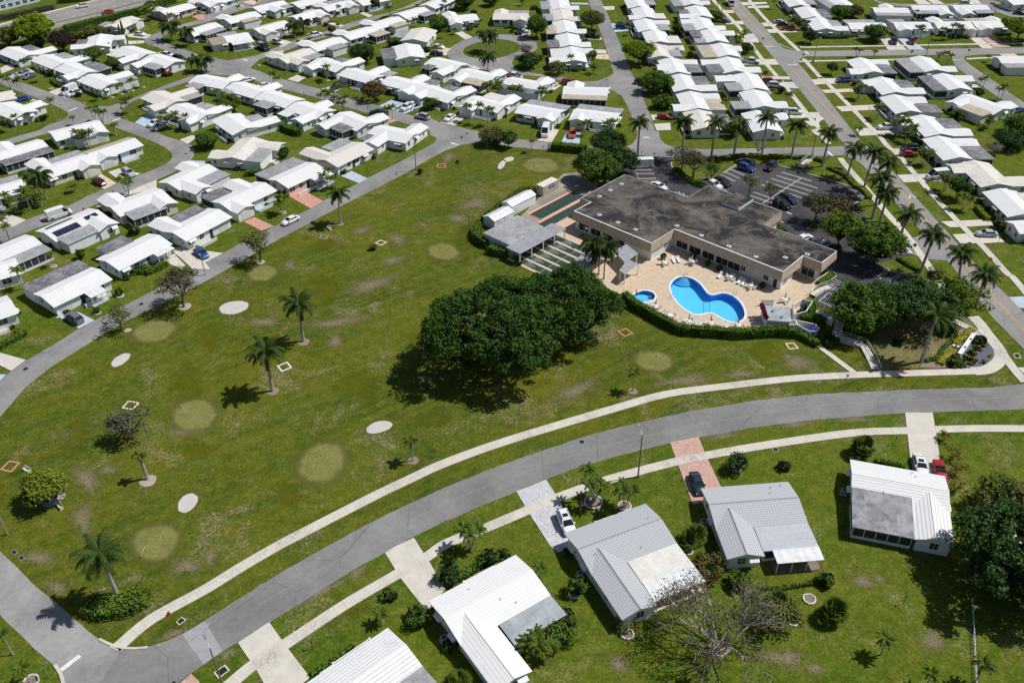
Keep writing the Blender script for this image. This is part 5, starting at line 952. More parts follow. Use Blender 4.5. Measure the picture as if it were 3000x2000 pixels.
('round_shrub',-17.18,77.73,1.5,1.5,.9,0,'mid',1,0,'ring of low hedge around a small stone on the near lawn'),
('round_shrub',-30.75,172.27,.95,.95,1.25,0,'lime',1,0,'yellow green clipped ball shrub by a tee on the park lawn'),
('round_shrub',-23.18,210.78,.85,.85,1.5,.3,'darkm',1,0,'small dark ball shrub near the lamp pole by the lane'),
('round_shrub',-13.9,217.13,.5,.5,.6,0,'darkm',1,0,'tiny dark shrub alone on the upper park lawn'),
('round_shrub',1.57,165.26,1.1,1.1,1.1,0,'mid',1,0,'small bush below the shuffleboard canopy'),
('round_shrub',-81.14,154.83,1,1,1.8,.1,'lime',1,0,'yellow green shrub in a white ring beside the rock bed'),
('round_shrub',-83.36,148.15,.8,.8,1.2,0,'mid',1,0,'small plant in a white ring by the lane drive'),
('bush',-86.75,180.58,1.6,1.6,1.9,0,'mid',1,0,'leafy bush between the solar panel house and its neighbour'),
('shade_tree',-94.76,169.79,1.3,1.3,2.2,.5,'mid',1,0,'small tree on the grass below the solar panel house'),
('bush',-95.84,188.79,1.3,1.3,1.5,0,'darkm',1,0,'dark bush at the gable beside the white van'),
('bush',-80.35,164.38,2.6,2.6,1.2,0,'mid',.8,0,'low flowering hedge in front of the blue trimmed house'),
('round_shrub',-133.8,268.39,1.2,1.2,1.4,0,'olive',1,0,'round clipped bush in a white ring beside the white suv'),
('bush',-150.18,286.74,1.4,1.4,2.2,.2,'lime',1,0,'lime bush beside the driveway hedge, upper left'),
('flowering_bush',-111.59,286.39,1.9,1.9,1.4,0,'red',1,0,'red flowering bush beside the white gabled wall'),
('flowering_bush',-68.5,338.56,1.2,1.2,1.3,0,'pink',1,0,'magenta flowering bush in front of the top bungalow'),
('flowering_bush',106.16,346.25,1,1,1.2,0,'pink',1,0,'small magenta bush by the top right roofs'),
('round_shrub',83.49,265.11,1.5,1.5,2,.2,'darkm',1,0,'dark round bush by the sidewalk, upper right'),
('bush',61.32,298.99,1.6,1.6,1.8,.1,'rust',1,0,'rusty green bush among the roofs'),
('round_shrub',82.84,282.16,.8,.8,.8,0,'mid',1,0,'tiny shrub on the lawn by the avenue'),
('flowering_bush',107.97,271.15,1,1,1.4,.1,'red',1,0,'red flowering shrub beside the palms on the avenue'),
('flowering_bush',128.74,247.72,1.3,1.3,1.4,.1,'red',1,0,'red shrub behind a right hand bungalow'),
('round_shrub',88.44,135.29,1.6,1.6,1.1,0,'darkm',1,0,'dark round shrub at the end of the entrance wall'),
('round_shrub',81.26,128.65,1.9,1.9,1.1,0,'mid',1,0,'low green shrub below the entrance wall'),
('round_shrub',72.04,170.14,1.6,1.6,.9,0,'mid',1,0,'clipped round shrub in the kerbed planter by the clubhouse'),
('bush',59.04,144.28,1.2,1.2,1.2,0,'mid',1,0,'bush beside the bin enclosure near the pool'),
('bush',-28.37,307.29,1.6,1.6,1.9,0,'olive',1,0,'olive box bush left of the ring road'),
('bush',10.52,297.93,1.3,1.3,1.6,0,'olive',1,0,'gold bush left of the corner bungalow'),
('bush',-11.95,336.61,1.2,1.2,1.2,0,'darkm',1,0,'dark bush at the gable by the ring road'),
('bush',-14.41,332.44,2,2,1.3,0,'mid',1,0,'green hedge bush in front of the ring road bungalow'),
('round_shrub',1.15,328.27,1,1,.9,0,'mid',1,0,'small round bush on the top centre lawn'),
('bush',-10.46,342.54,1.4,1.4,1.2,0,'greybare',.7,0,'greyish shrub on the top lawn'),
('bush',-13.37,352.25,1.5,1.5,1.5,0,'darkm',1,0,'dark shrub on the top lawn'),
('bush',10.02,357.26,1.8,1.8,1.4,0,'mid',1,0,'bush at the back of the column of roofs'),
('bush',27.89,298.27,2.2,2.2,2.9,.2,'mid',.9,0,'leafy palm bush at the garage end of the corner bungalow'),
('round_shrub',24,288.91,.9,.9,2.2,0,'darkm',1,0,'narrow clipped shrub at the corner bungalow wall')]
D['bigbare']=(26.17,69.1)
D['cypress']=[((-139.08,322.37),6,'left of the two slim dark cypress spires, upper left'),((-138.32,323.33),7.2,'right and taller of the two slim dark cypress spires')]
D['hedges']=[
([(22.94,151.22),(24.69,148),(27.26,144.87),(29.63,142.12),(32.27,139.43),(34.83,138.66),(38.12,138.32),(41.35,137.69),(44.65,137.54),(48.08,137.94),(51.46,138.08),(54.38,137.74)],1.5,1.9,'long curved clipped hedge around the pool deck','hedge'),
([(6.07,198.74),(3.05,198.81),(-.62,193.33),(-4.15,188.07),(-6.35,183.83)],1.6,1.7,'clipped hedge behind the white sheds','hedge'),
([(-7.51,181.35),(-8,177.29),(-6.55,174.09),(-5.16,172.9)],1.8,1.9,'rounded hedge wrapping the corner of the games building','hedge'),
([(-4.73,170.59),(-2.61,169.41),(-1.07,169)],1.9,1.8,'clipped hedge below the games building','hedge'),
([(11.27,225.08),(15.23,224.13),(20.3,222.6)],2.4,2,'square hedge along the road above the park','hedge'),
([(-163.35,333.33),(-158.3,339.51),(-151.34,347.49),(-142.77,356.9),(-137.91,368.74),(-135.15,372.37)],3,2.6,'tall hedge along the highway','hedge'),
([(-195.63,349.61),(-190.88,353.99),(-185.84,359.63),(-180.87,364.22)],2.5,1.8,'scrubby grey hedge beyond the highway','scrub'),
([(-182.3,372.87),(-175.41,375.14),(-169.41,380.03)],2.5,2,'green hedge beyond the highway','hedge'),
([(-68.13,245.2),(-63.19,239.37),(-59.13,236.19)],2,1.8,'clipped hedge between two white bungalows, centre left','hedge'),
([(-68.11,210.82),(-65.06,211.26),(-61.77,211.7)],1.6,1.3,'clipped hedge beside the patio of the mid left bungalow','hedge'),
([(-78.06,162.55),(-76.56,164.3),(-74.96,166.44)],1.3,1.1,'flower hedge in front of the blue trimmed house','hedge'),
([(-97.43,136.07),(-96.44,138.29),(-94.76,140.55),(-96.51,141.46)],1.3,1,'clipped hedge in front of the left edge bungalow','hedge'),
([(-147.92,282.62),(-144.58,278.57),(-142.08,276.17)],1.4,1,'low hedge beside an upper left driveway','hedge'),
([(-138.13,248.37),(-136.68,251.63)],1.4,1,'dark hedge along the gable by the west street','hedge'),
([(110.78,188.6),(110.7,185.54),(110.82,182.55)],1.1,1,'yellow green hedge in front of the right hand porch','ygreen'),
([(-1.24,333.05),(1.34,333.49),(3.25,331.32)],1.2,.8,'low hedge in front of the top centre bungalow','hedge'),
([(153.83,319.56),(158.24,317.42),(162.51,315.8)],1.3,.9,'low hedge in front of a cross street bungalow','hedge'),
([(174.06,318.88),(178.74,318.92)],1.3,.9,'dark low hedge in front of the last cross street bungalow','hedge'),
([(110.15,318.04),(115.22,317.38),(120.58,317.69)],1.2,.9,'low dark shrub row under the left cross street gable','hedge'),
([(19.87,286.95),(22.69,286.45)],1.5,1,'clipped hedge in front of the corner bungalow','hedge'),
([(56.49,143.12),(59.9,142.46),(61.09,142.44)],1.6,1.4,'hedge behind the pool bar','hedge'),
([(58.69,144.9),(60.67,147.64)],1.1,1.3,'hedge beside the bin enclosure','hedge'),
([(54.77,137.3),(56.62,135.58),(57.55,134.17)],1.2,1.2,'hedge around the blue barrels','hedge'),
([(-9.4,79.98),(-7.38,81.16),(-5.46,82.52),(-4.62,83.6)],1.3,.9,'flower border along the near white house','hedge'),
([(-25.83,65.8),(-23.59,67.65),(-21.12,69.93)],.7,.5,'low border of plants at the bottom house wall','hedge'),
([(34.02,78.39),(36.57,78.5),(40.96,79.18)],.5,.5,'low row of plants edging the lawn behind the grey roofed house','hedge'),
([(58,103.22),(60.08,102.79),(62.22,101.77)],.8,.5,'low shrubs along the eave of the near right white house','hedge'),
([(83.56,134.27),(85.95,136.46),(88.85,138.99)],1.3,.6,'yellow shrub row behind the entrance wall','yell'),
([(78.46,128.44),(80.68,130.78),(82.73,132.63)],1.3,.6,'yellow shrub row before the entrance wall','yell'),
([(75.9,129.27),(78.54,130.28),(81.27,133.48),(84.98,137.33)],.8,.5,'curving line of low shrubs on the brown lawn','hedge'),
([(67.72,134.55),(67.87,132.08),(67.63,129.94)],.6,.5,'low plants along the ramp','hedge'),
([(42.8,211.78),(44.08,207.13),(45.92,203.6),(48.75,201.1)],1.6,.7,'dark shrubs along the car park entrance kerb','hedge'),
([(54.15,216.8),(59.51,218.3),(62.45,219.05)],1.6,.8,'shrubs at the top of the car park','hedge'),
([(63.37,219.03),(68.07,218.36),(74.1,218.49)],1.4,.8,'yellow green shrub line between lot and road','ygreen'),
([(74.97,217.37),(79.23,217.81),(82.12,215.04)],1.3,.7,'shrubs by the footbridge steps','hedge'),
([(82.22,211.34),(83.83,209.24),(85.27,206.66),(85.91,201.69)],1.1,.6,'shrubs along the right side of the car park','hedge'),
([(85.76,201.21),(87.26,197.82),(87.1,194.09)],1.4,.8,'yellow green shrubs at the corner of the car park','ygreen'),
([(83.97,165.78),(85.06,163.58),(86.6,160.69)],1,.6,'small bushes by the lot exit','hedge'),
([(61.01,181.12),(62.59,178.61)],1.6,.5,'low planting in the kerbed island by the clubhouse','hedge'),
([(68.68,182.62),(71.14,180.48)],1.6,.5,'dark planting under the lot island tree','hedge'),
([(63.93,155.77),(66.06,157.87),(68.13,159.64)],1.4,.6,'planting bed at the end of the clubhouse','hedge'),
([(-57.54,76.65),(-55.9,76.06),(-53.98,76.32),(-52.34,76.73),(-51.01,77.72)],3.6,1.5,'large oval hedge around the foot of the big near palm','hedge')]
D['palms']=[
(-131.73,317.24,5.5,1,('tall single slim palm',0,1,'top far left')),
(-158.2,289.45,4.5,2,('two stemmed palm',2,3,'top far left')),
(-150.72,281.91,4,1,('single slim palm',2,8,'top far left')),
(-159.94,274.39,4.5,2,('two stemmed palm',0,3,'top far left')),
(-155.98,272,5,2,('two stemmed palm',1,3,'top far left')),
(-153.43,271.18,4,1,('single slim palm',0,8,'top far left')),
(-152.1,270.77,5,1,('single slim palm',1,8,'top far left')),
(-133.4,250.22,5.5,1,('tall single slim palm',0,1,'upper far left')),
(-126.01,264.88,2.6,1,('single slim palm',3,8,'top far left')),
(-122.82,266.97,3,1,('single slim palm',4,8,'top far left')),
(-120.78,269.87,3,1,('single slim palm',5,8,'top far left')),
(-118.3,272.58,3.2,1,('single slim palm',6,8,'top far left')),
(-116.02,275.8,3.4,1,('single slim palm',7,8,'top far left')),
(-113.3,254.36,4.6,3,('three stemmed palm',2,3,'upper far left')),
(-117.99,245.89,4.2,3,('three stemmed palm',1,3,'upper far left')),
(-120.89,247.91,4.5,2,('two stemmed palm',2,5,'upper far left')),
(-126.16,245.46,2,1,('low single slim palm',1,3,'upper far left')),
(-111.12,237.54,3,2,('two stemmed palm',3,5,'upper far left')),
(-91.74,240.75,4.5,1,('single slim palm',0,2,'upper left')),
(-96,242.11,4,2,('two stemmed palm',0,5,'upper left')),
(-98.77,242.19,4,2,('two stemmed palm',4,5,'upper far left')),
(-121.34,322.77,6,2,('tall two stemmed palm',0,1,'topmost left'),'queen'),
(-113.46,316.65,5.5,1,('tall single slim palm',0,1,'top left'),'queen'),
(-138.56,348.16,4.5,3,('three stemmed palm',0,1,'topmost far left')),
(-135.02,348.6,4.5,2,('two stemmed palm',0,1,'topmost far left')),
(-102.7,290.27,4.5,1,('single slim palm',0,5,'top left'),'queen'),
(-127.68,343.34,3.2,1,('single slim palm',0,5,'topmost left')),
(-140.16,247.77,2.5,1,('low single slim palm',0,3,'upper far left')),
(-143.42,241.48,3,2,('two stemmed palm',0,5,'upper far left')),
(-142.89,245.91,2.6,1,('single slim palm',0,1,'upper far left')),
(-145.85,334.83,2.5,1,('low single slim palm',0,1,'topmost far left')),
(-140.13,311.81,2.2,1,('low single slim palm',0,1,'top far left')),
(-122.07,360.88,2.2,1,('low single slim palm',0,2,'topmost left')),
(-104.85,354.96,2.8,1,('single slim palm',1,5,'topmost left')),
(-77.64,325.82,4.6,1,('single slim palm',2,5,'topmost left'),'queen'),
(-74.82,329.81,4.4,1,('single slim palm',3,5,'topmost left'),'queen'),
(-63.88,343.87,5.5,1,('tall single slim palm',0,1,'topmost left')),
(-62.29,329.91,2.6,1,('single slim palm',4,5,'topmost left')),
(-99.66,289.34,4.5,1,('single slim palm',1,5,'top left'),'queen'),
(-73.9,272.65,4.6,1,('single slim palm',2,5,'top left')),
(-72.93,272.63,4.6,2,('two stemmed palm',0,2,'top left')),
(-55.72,257.93,4.2,2,('two stemmed palm',2,5,'upper left')),
(-53.06,256.82,4.5,3,('three stemmed palm',1,3,'upper left')),
(-51.65,263.14,4,1,('single slim palm',3,5,'top left')),
(-48.77,261.62,4.5,1,('single slim palm',4,5,'top left')),
(-49.14,253.28,4.2,3,('three stemmed palm',2,3,'upper left')),
(-45.01,251.81,4.5,1,('single slim palm',1,2,'upper left')),
(-41.54,250.38,4.5,1,('single slim palm',0,9,'upper centre')),
(-40.95,251.03,4.3,1,('single slim palm',1,9,'upper centre')),
(-35.46,246.26,3.4,1,('single slim palm',2,9,'upper centre')),
(-34.05,246.88,3.6,1,('single slim palm',3,9,'upper centre')),
(-58.51,279.97,4,2,('two stemmed palm',1,2,'top left')),
(-100.18,365.51,2,1,('low single slim palm',1,2,'topmost left')),
(-45.43,348.82,3.4,2,('two stemmed palm',0,2,'topmost centre')),
(-82.99,254.21,5,3,('three stemmed palm',0,3,'upper left')),
(-86.94,258.46,4.5,2,('two stemmed palm',1,5,'upper left')),
(-6.95,286.93,5.2,1,('tall single slim palm',1,3,'top centre'),'queen'),
(-7.88,307.56,6,1,('tall single slim palm',0,3,'top centre'),'queen'),
(-6.49,305.67,6.2,1,('tall single slim palm',2,3,'top centre'),'queen'),
(-12.49,245.64,4.5,1,('single slim palm',4,9,'upper centre')),
(-11.52,244.65,4.6,1,('single slim palm',5,9,'upper centre')),
(-8.47,243.28,5.4,1,('tall single slim palm',0,1,'upper centre')),
(-6.23,241.31,5,1,('single slim palm',6,9,'upper centre')),
(-5.37,242.24,4.6,1,('single slim palm',7,9,'upper centre')),
(10.09,259.61,3.5,3,('three stemmed palm',2,3,'top centre')),
(19.94,285.7,4.8,1,('single slim palm',1,2,'top centre')),
(27.5,295.21,2.8,2,('two stemmed palm',2,3,'top centre')),
(-6.62,266.22,3.4,3,('three stemmed palm',0,3,'top centre')),
(-3.39,265.4,3.4,3,('three stemmed palm',1,3,'top centre')),
(.88,263.09,3.4,2,('two stemmed palm',0,3,'top centre')),
(3.27,262.3,3.2,2,('two stemmed palm',1,3,'top centre')),
(20.66,234.11,3.6,2,('two stemmed palm',0,1,'upper centre')),
(27.16,233.34,4.2,2,('two stemmed palm',0,1,'upper right')),
(28.67,233.9,3.8,1,('single slim palm',0,4,'upper right')),
(-34,336.3,2.8,1,('single slim palm',0,2,'topmost centre')),
(-24.81,354.99,3.6,1,('single slim palm',1,2,'topmost centre')),
(-25.03,302.17,2.8,1,('single slim palm',0,2,'top centre')),
(-23.18,322.49,2.4,1,('low single slim palm',0,2,'topmost centre')),
(-19.6,326.41,1.6,1,('low single slim palm',1,2,'topmost centre')),
(-33.85,364.9,3,2,('two stemmed palm',1,2,'topmost centre')),
(43.27,323.28,2.4,1,('low single slim palm',0,1,'topmost right')),
(80.58,352.35,4.6,2,('two stemmed palm',0,5,'topmost right')),
(82.48,351.7,5,2,('two stemmed palm',1,5,'topmost right')),
(104.08,329.43,3.6,3,('three stemmed palm',0,1,'topmost right')),
(105.56,327.82,3.4,2,('two stemmed palm',3,5,'topmost right')),
(107.91,328.25,3,2,('two stemmed palm',4,5,'topmost right')),
(82.78,315.03,3,2,('two stemmed palm',2,5,'topmost right')),
(79.14,309.41,2.8,2,('two stemmed palm',0,1,'top right')),
(82.51,256.52,3,1,('single slim palm',2,4,'upper right')),
(82.66,254.08,3.6,1,('single slim palm',3,4,'upper right')),
(63.36,250.86,3.2,1,('single slim palm',1,4,'upper right')),
(83.55,268.08,2.4,1,('low single slim palm',0,1,'top right')),
(102.7,353.89,2.8,1,('single slim palm',0,1,'topmost right')),
(48,248.6,1.6,1,('low single slim palm',0,1,'upper right')),
(117.07,297.05,2.5,2,('low two stemmed palm',0,1,'top far right')),
(122.06,295.31,2.6,2,('two stemmed palm',0,2,'top far right')),
(153.06,340.43,2.4,1,('low single slim palm',0,2,'topmost far right')),
(143.88,288.59,3.6,2,('two stemmed palm',1,2,'top far right')),
(152.51,314.67,3.4,1,('single slim palm',1,4,'topmost far right')),
(155.46,314.37,5,1,('single slim palm',2,4,'topmost far right')),
(157.95,315.95,4.6,2,('two stemmed palm',1,3,'topmost far right')),
(160.07,317.36,3.2,2,('two stemmed palm',2,3,'topmost far right')),
(144.43,316.9,3.6,1,('single slim palm',0,4,'topmost far right')),
(145.8,316.85,3.6,2,('two stemmed palm',0,3,'topmost far right')),
(183.84,346.31,2.8,1,('single slim palm',3,4,'topmost far right')),
(185.47,346.25,2.4,1,('low single slim palm',1,2,'topmost far right')),
(105.42,259.4,4,3,('three stemmed palm',0,1,'top far right')),
(105.79,243.75,4,2,('two stemmed palm',0,8,'upper far right')),
(111.75,239.75,2.6,1,('single slim palm',0,2,'upper far right')),
(106.37,231.88,4,2,('two stemmed palm',1,8,'upper far right')),
(108.29,231.83,4.5,2,('two stemmed palm',2,8,'upper far right')),
(110.22,231.18,3.4,2,('two stemmed palm',4,8,'upper far right')),
(145.04,266.67,2.8,1,('single slim palm',0,4,'top far right')),
(146.56,267.37,3,1,('single slim palm',1,4,'top far right')),
(146.16,256.83,3.6,1,('single slim palm',2,4,'top far right')),
(147.77,257.49,4.2,1,('single slim palm',3,4,'top far right')),
(138.91,232.24,5,2,('two stemmed palm',7,8,'upper far right')),
(129.35,232.49,2.4,1,('low single slim palm',2,3,'upper far right')),
(158.46,291.12,1.6,1,('low single slim palm',0,1,'top far right')),
(134.29,236.03,3,2,('two stemmed palm',6,8,'upper far right')),
(96.55,232.14,1.8,1,('low single slim palm',0,3,'upper far right')),
(-94.69,199.64,4.6,3,('three stemmed palm',0,1,'middle far left')),
(-114.49,178.13,4.6,2,('two stemmed palm',0,5,'middle far left')),
(-109.37,202.36,1.6,2,('low two stemmed palm',1,2,'middle far left')),
(-116.1,199.18,6.6,1,('tall single slim palm',0,2,'middle far left'),'queen'),
(-114.6,198.68,6.6,1,('tall single slim palm',1,2,'middle far left'),'queen'),
(-120.2,191.96,4,2,('two stemmed palm',1,5,'middle far left')),
(-118.72,191.49,3.6,2,('two stemmed palm',2,5,'middle far left')),
(-116.13,192.77,4.6,2,('two stemmed palm',3,5,'middle far left')),
(-115.83,195.02,4.4,2,('two stemmed palm',4,5,'middle far left')),
(-114.33,194.98,2.4,2,('low two stemmed palm',0,2,'middle far left')),
(-99.78,166.57,2.8,1,('single slim palm',1,2,'middle far left')),
(-117.83,230.66,4.5,3,('three stemmed palm',0,3,'upper far left')),
(-115.68,229.44,4.2,2,('two stemmed palm',1,5,'upper far left')),
(-117.89,224.37,2.2,1,('low single slim palm',2,3,'upper far left')),
(-102.3,157.57,4.4,1,('single slim palm',0,2,'middle far left')),
(-54.52,189.84,4.2,3,('three stemmed palm',0,1,'middle left')),
(-46.08,203.31,4.2,2,('two stemmed palm',3,5,'upper left')),
(-44.36,202.78,3,2,('two stemmed palm',4,5,'upper left')),
(5.85,223.52,3,1,('single slim palm',8,9,'upper centre')),
(107.12,212.84,3.6,2,('two stemmed palm',5,8,'upper far right')),
(108.67,213.33,3.2,1,('single slim palm',1,2,'upper far right')),
(106.8,197.84,4,3,('three stemmed palm',0,1,'middle far right')),
(107.31,188.23,3.2,2,('two stemmed palm',0,1,'middle far right')),
(105.77,215,1.7,1,('low single slim palm',1,3,'upper far right')),
(107.94,227.23,3.2,2,('two stemmed palm',3,8,'upper far right')),
(16.95,160.32,8,1,'tall palm, left one in front of the striped pool canopies','queen'),
(19.5,158.88,8,1,'tall palm, right one in front of the striped pool canopies','queen'),
(18.55,160.64,6.5,1,'middle palm in front of the striped pool canopies','queen'),
(12.19,95.14,5.6,5,'five stemmed palm in a brick ring beside the flag'),
(-6.31,86.01,4.6,3,'three stemmed palm casting its shadow on the near sidewalk'),
(16.82,93.99,4.6,3,'three stemmed palm in a white ring behind the lamp post'),
(-61.05,65.29,3.2,1,'thin palm in a white ring at the lower left corner'),
(-65.09,69.42,4,1,'palm at the left edge above the street sign'),
(-16.19,104.63,3.9,1,'small young palm alone on the lawn by the long sidewalk'),
(21.31,121.83,4,1,'small palm on the lawn beside the sidewalk curve, middle right'),
(46.88,68.01,3.2,1,'small staked palm on the lower right lawn'),
(57.28,63.98,3.6,1,'pale palm beside the white rail at the bottom right'),
(51.04,63.57,2.6,1,'small palm at the bottom edge on the right'),
(-7.13,63.76,2.2,1,'fan leaved palm at the bottom beside the near white house','fan'),
(2.43,68.61,3.4,3,'palm clump leaning over the wing roof of the near white house'),
(3.84,67.45,3,2,'palm at the curved bed behind the near white house'),
(3.62,81.33,1.6,1,'very small palm beside the near white gable'),
(24.9,86.37,1.8,1,'fan palm between the two grey roofed houses, left','fan'),
(26.48,87.5,1.7,1,'fan palm between the two grey roofed houses, right','fan'),
(56.29,104.85,3,1,'big fan palm beside the curving sidewalk, lower right','fan'),
(42.22,73.58,2.6,1,'bushy fan palm right of the bare tree','fan'),
(35.09,74.92,2.6,1,'long leaved palm by the bare tree','fan'),
(23.02,64.38,2.6,1,'feathery palm at the bottom below the bare tree'),
(71.15,93.94,4.4,1,'spreading palm in the clump beside the white roofed house'),
(-17.68,73.64,1.8,1,'young palm at the corner of the bottom house')]
D['royals']=[
(33.85,218.94,10.15,-.19,.02,3.4,'royal palm, first from left in the line behind the car park','royal'),
(45.42,217.56,10.8,-.41,-.05,3.4,'royal palm, second from left in the line behind the car park','royal'),
(53.36,218.73,10.05,.06,-.06,3.4,'royal palm, third from left in the line behind the car park','royal'),
(59.28,218.85,9.45,.35,-.02,3.4,'royal palm, fourth from left in the line behind the car park','royal'),
(67.01,219.76,10.85,-.13,-.01,3.4,'royal palm, fifth from left in the line behind the car park','royal'),
(74.42,217.93,9.4,.1,-.05,3.4,'royal palm, sixth from left in the line behind the car park','royal'),
(81.14,212.68,9.4,.12,-.06,3.5,'royal palm, first down the avenue from the lot corner','royal'),
(85.55,206.13,8.05,.43,.01,3.5,'royal palm, second down the avenue from the lot corner','royal'),
(87.54,199.35,10.15,.42,-.02,3.5,'royal palm, third down the avenue from the lot corner','royal'),
(88.55,191.15,11,-.29,-.03,3.5,'royal palm, fourth down the avenue from the lot corner','royal'),
(84.69,184.36,10.45,-.27,.04,3.5,'royal palm, fifth down the avenue from the lot corner','royal'),
(86.07,183,7.35,.02,.04,3.5,'royal palm, sixth down the avenue from the lot corner','royal'),
(86.39,173.11,7.1,1.24,-.01,3.5,'royal palm, seventh down the avenue from the lot corner','royal'),
(86.91,160.33,9.25,.44,-.03,3.5,'royal palm, eighth down the avenue from the lot corner','royal'),
(90.97,152.02,9.7,-1.43,-.01,3.5,'royal palm, ninth down the avenue from the lot corner','royal'),
(92.87,146.98,7.85,-.28,.01,3.5,'royal palm, tenth down the avenue from the lot corner','royal'),
(75.27,129.3,10.3,.03,-.02,3.9,'tall royal palm with grey trunk on the brown lawn by the entrance sign','royal'),
(-39.99,137.86,8.95,.27,0,3.9,'royal palm with brown drooping fronds, upper of the two on the open lawn','royal'),
(-42.75,122.89,9,.16,-.02,3.9,'royal palm in a mulch ring, lower of the two on the open lawn','royal'),
(-54.3,77.91,9.65,-.02,.01,3.9,'big royal palm rising from the oval hedge, lower left','royal'),
(-39.88,184.58,7.95,.35,-.02,3.4,'coconut palm beside the lane with a bench nearby','coco'),
(-57.97,101.17,4.95,-.07,0,2.6,'droopy palm with balled fronds on the left lawn','droop')]
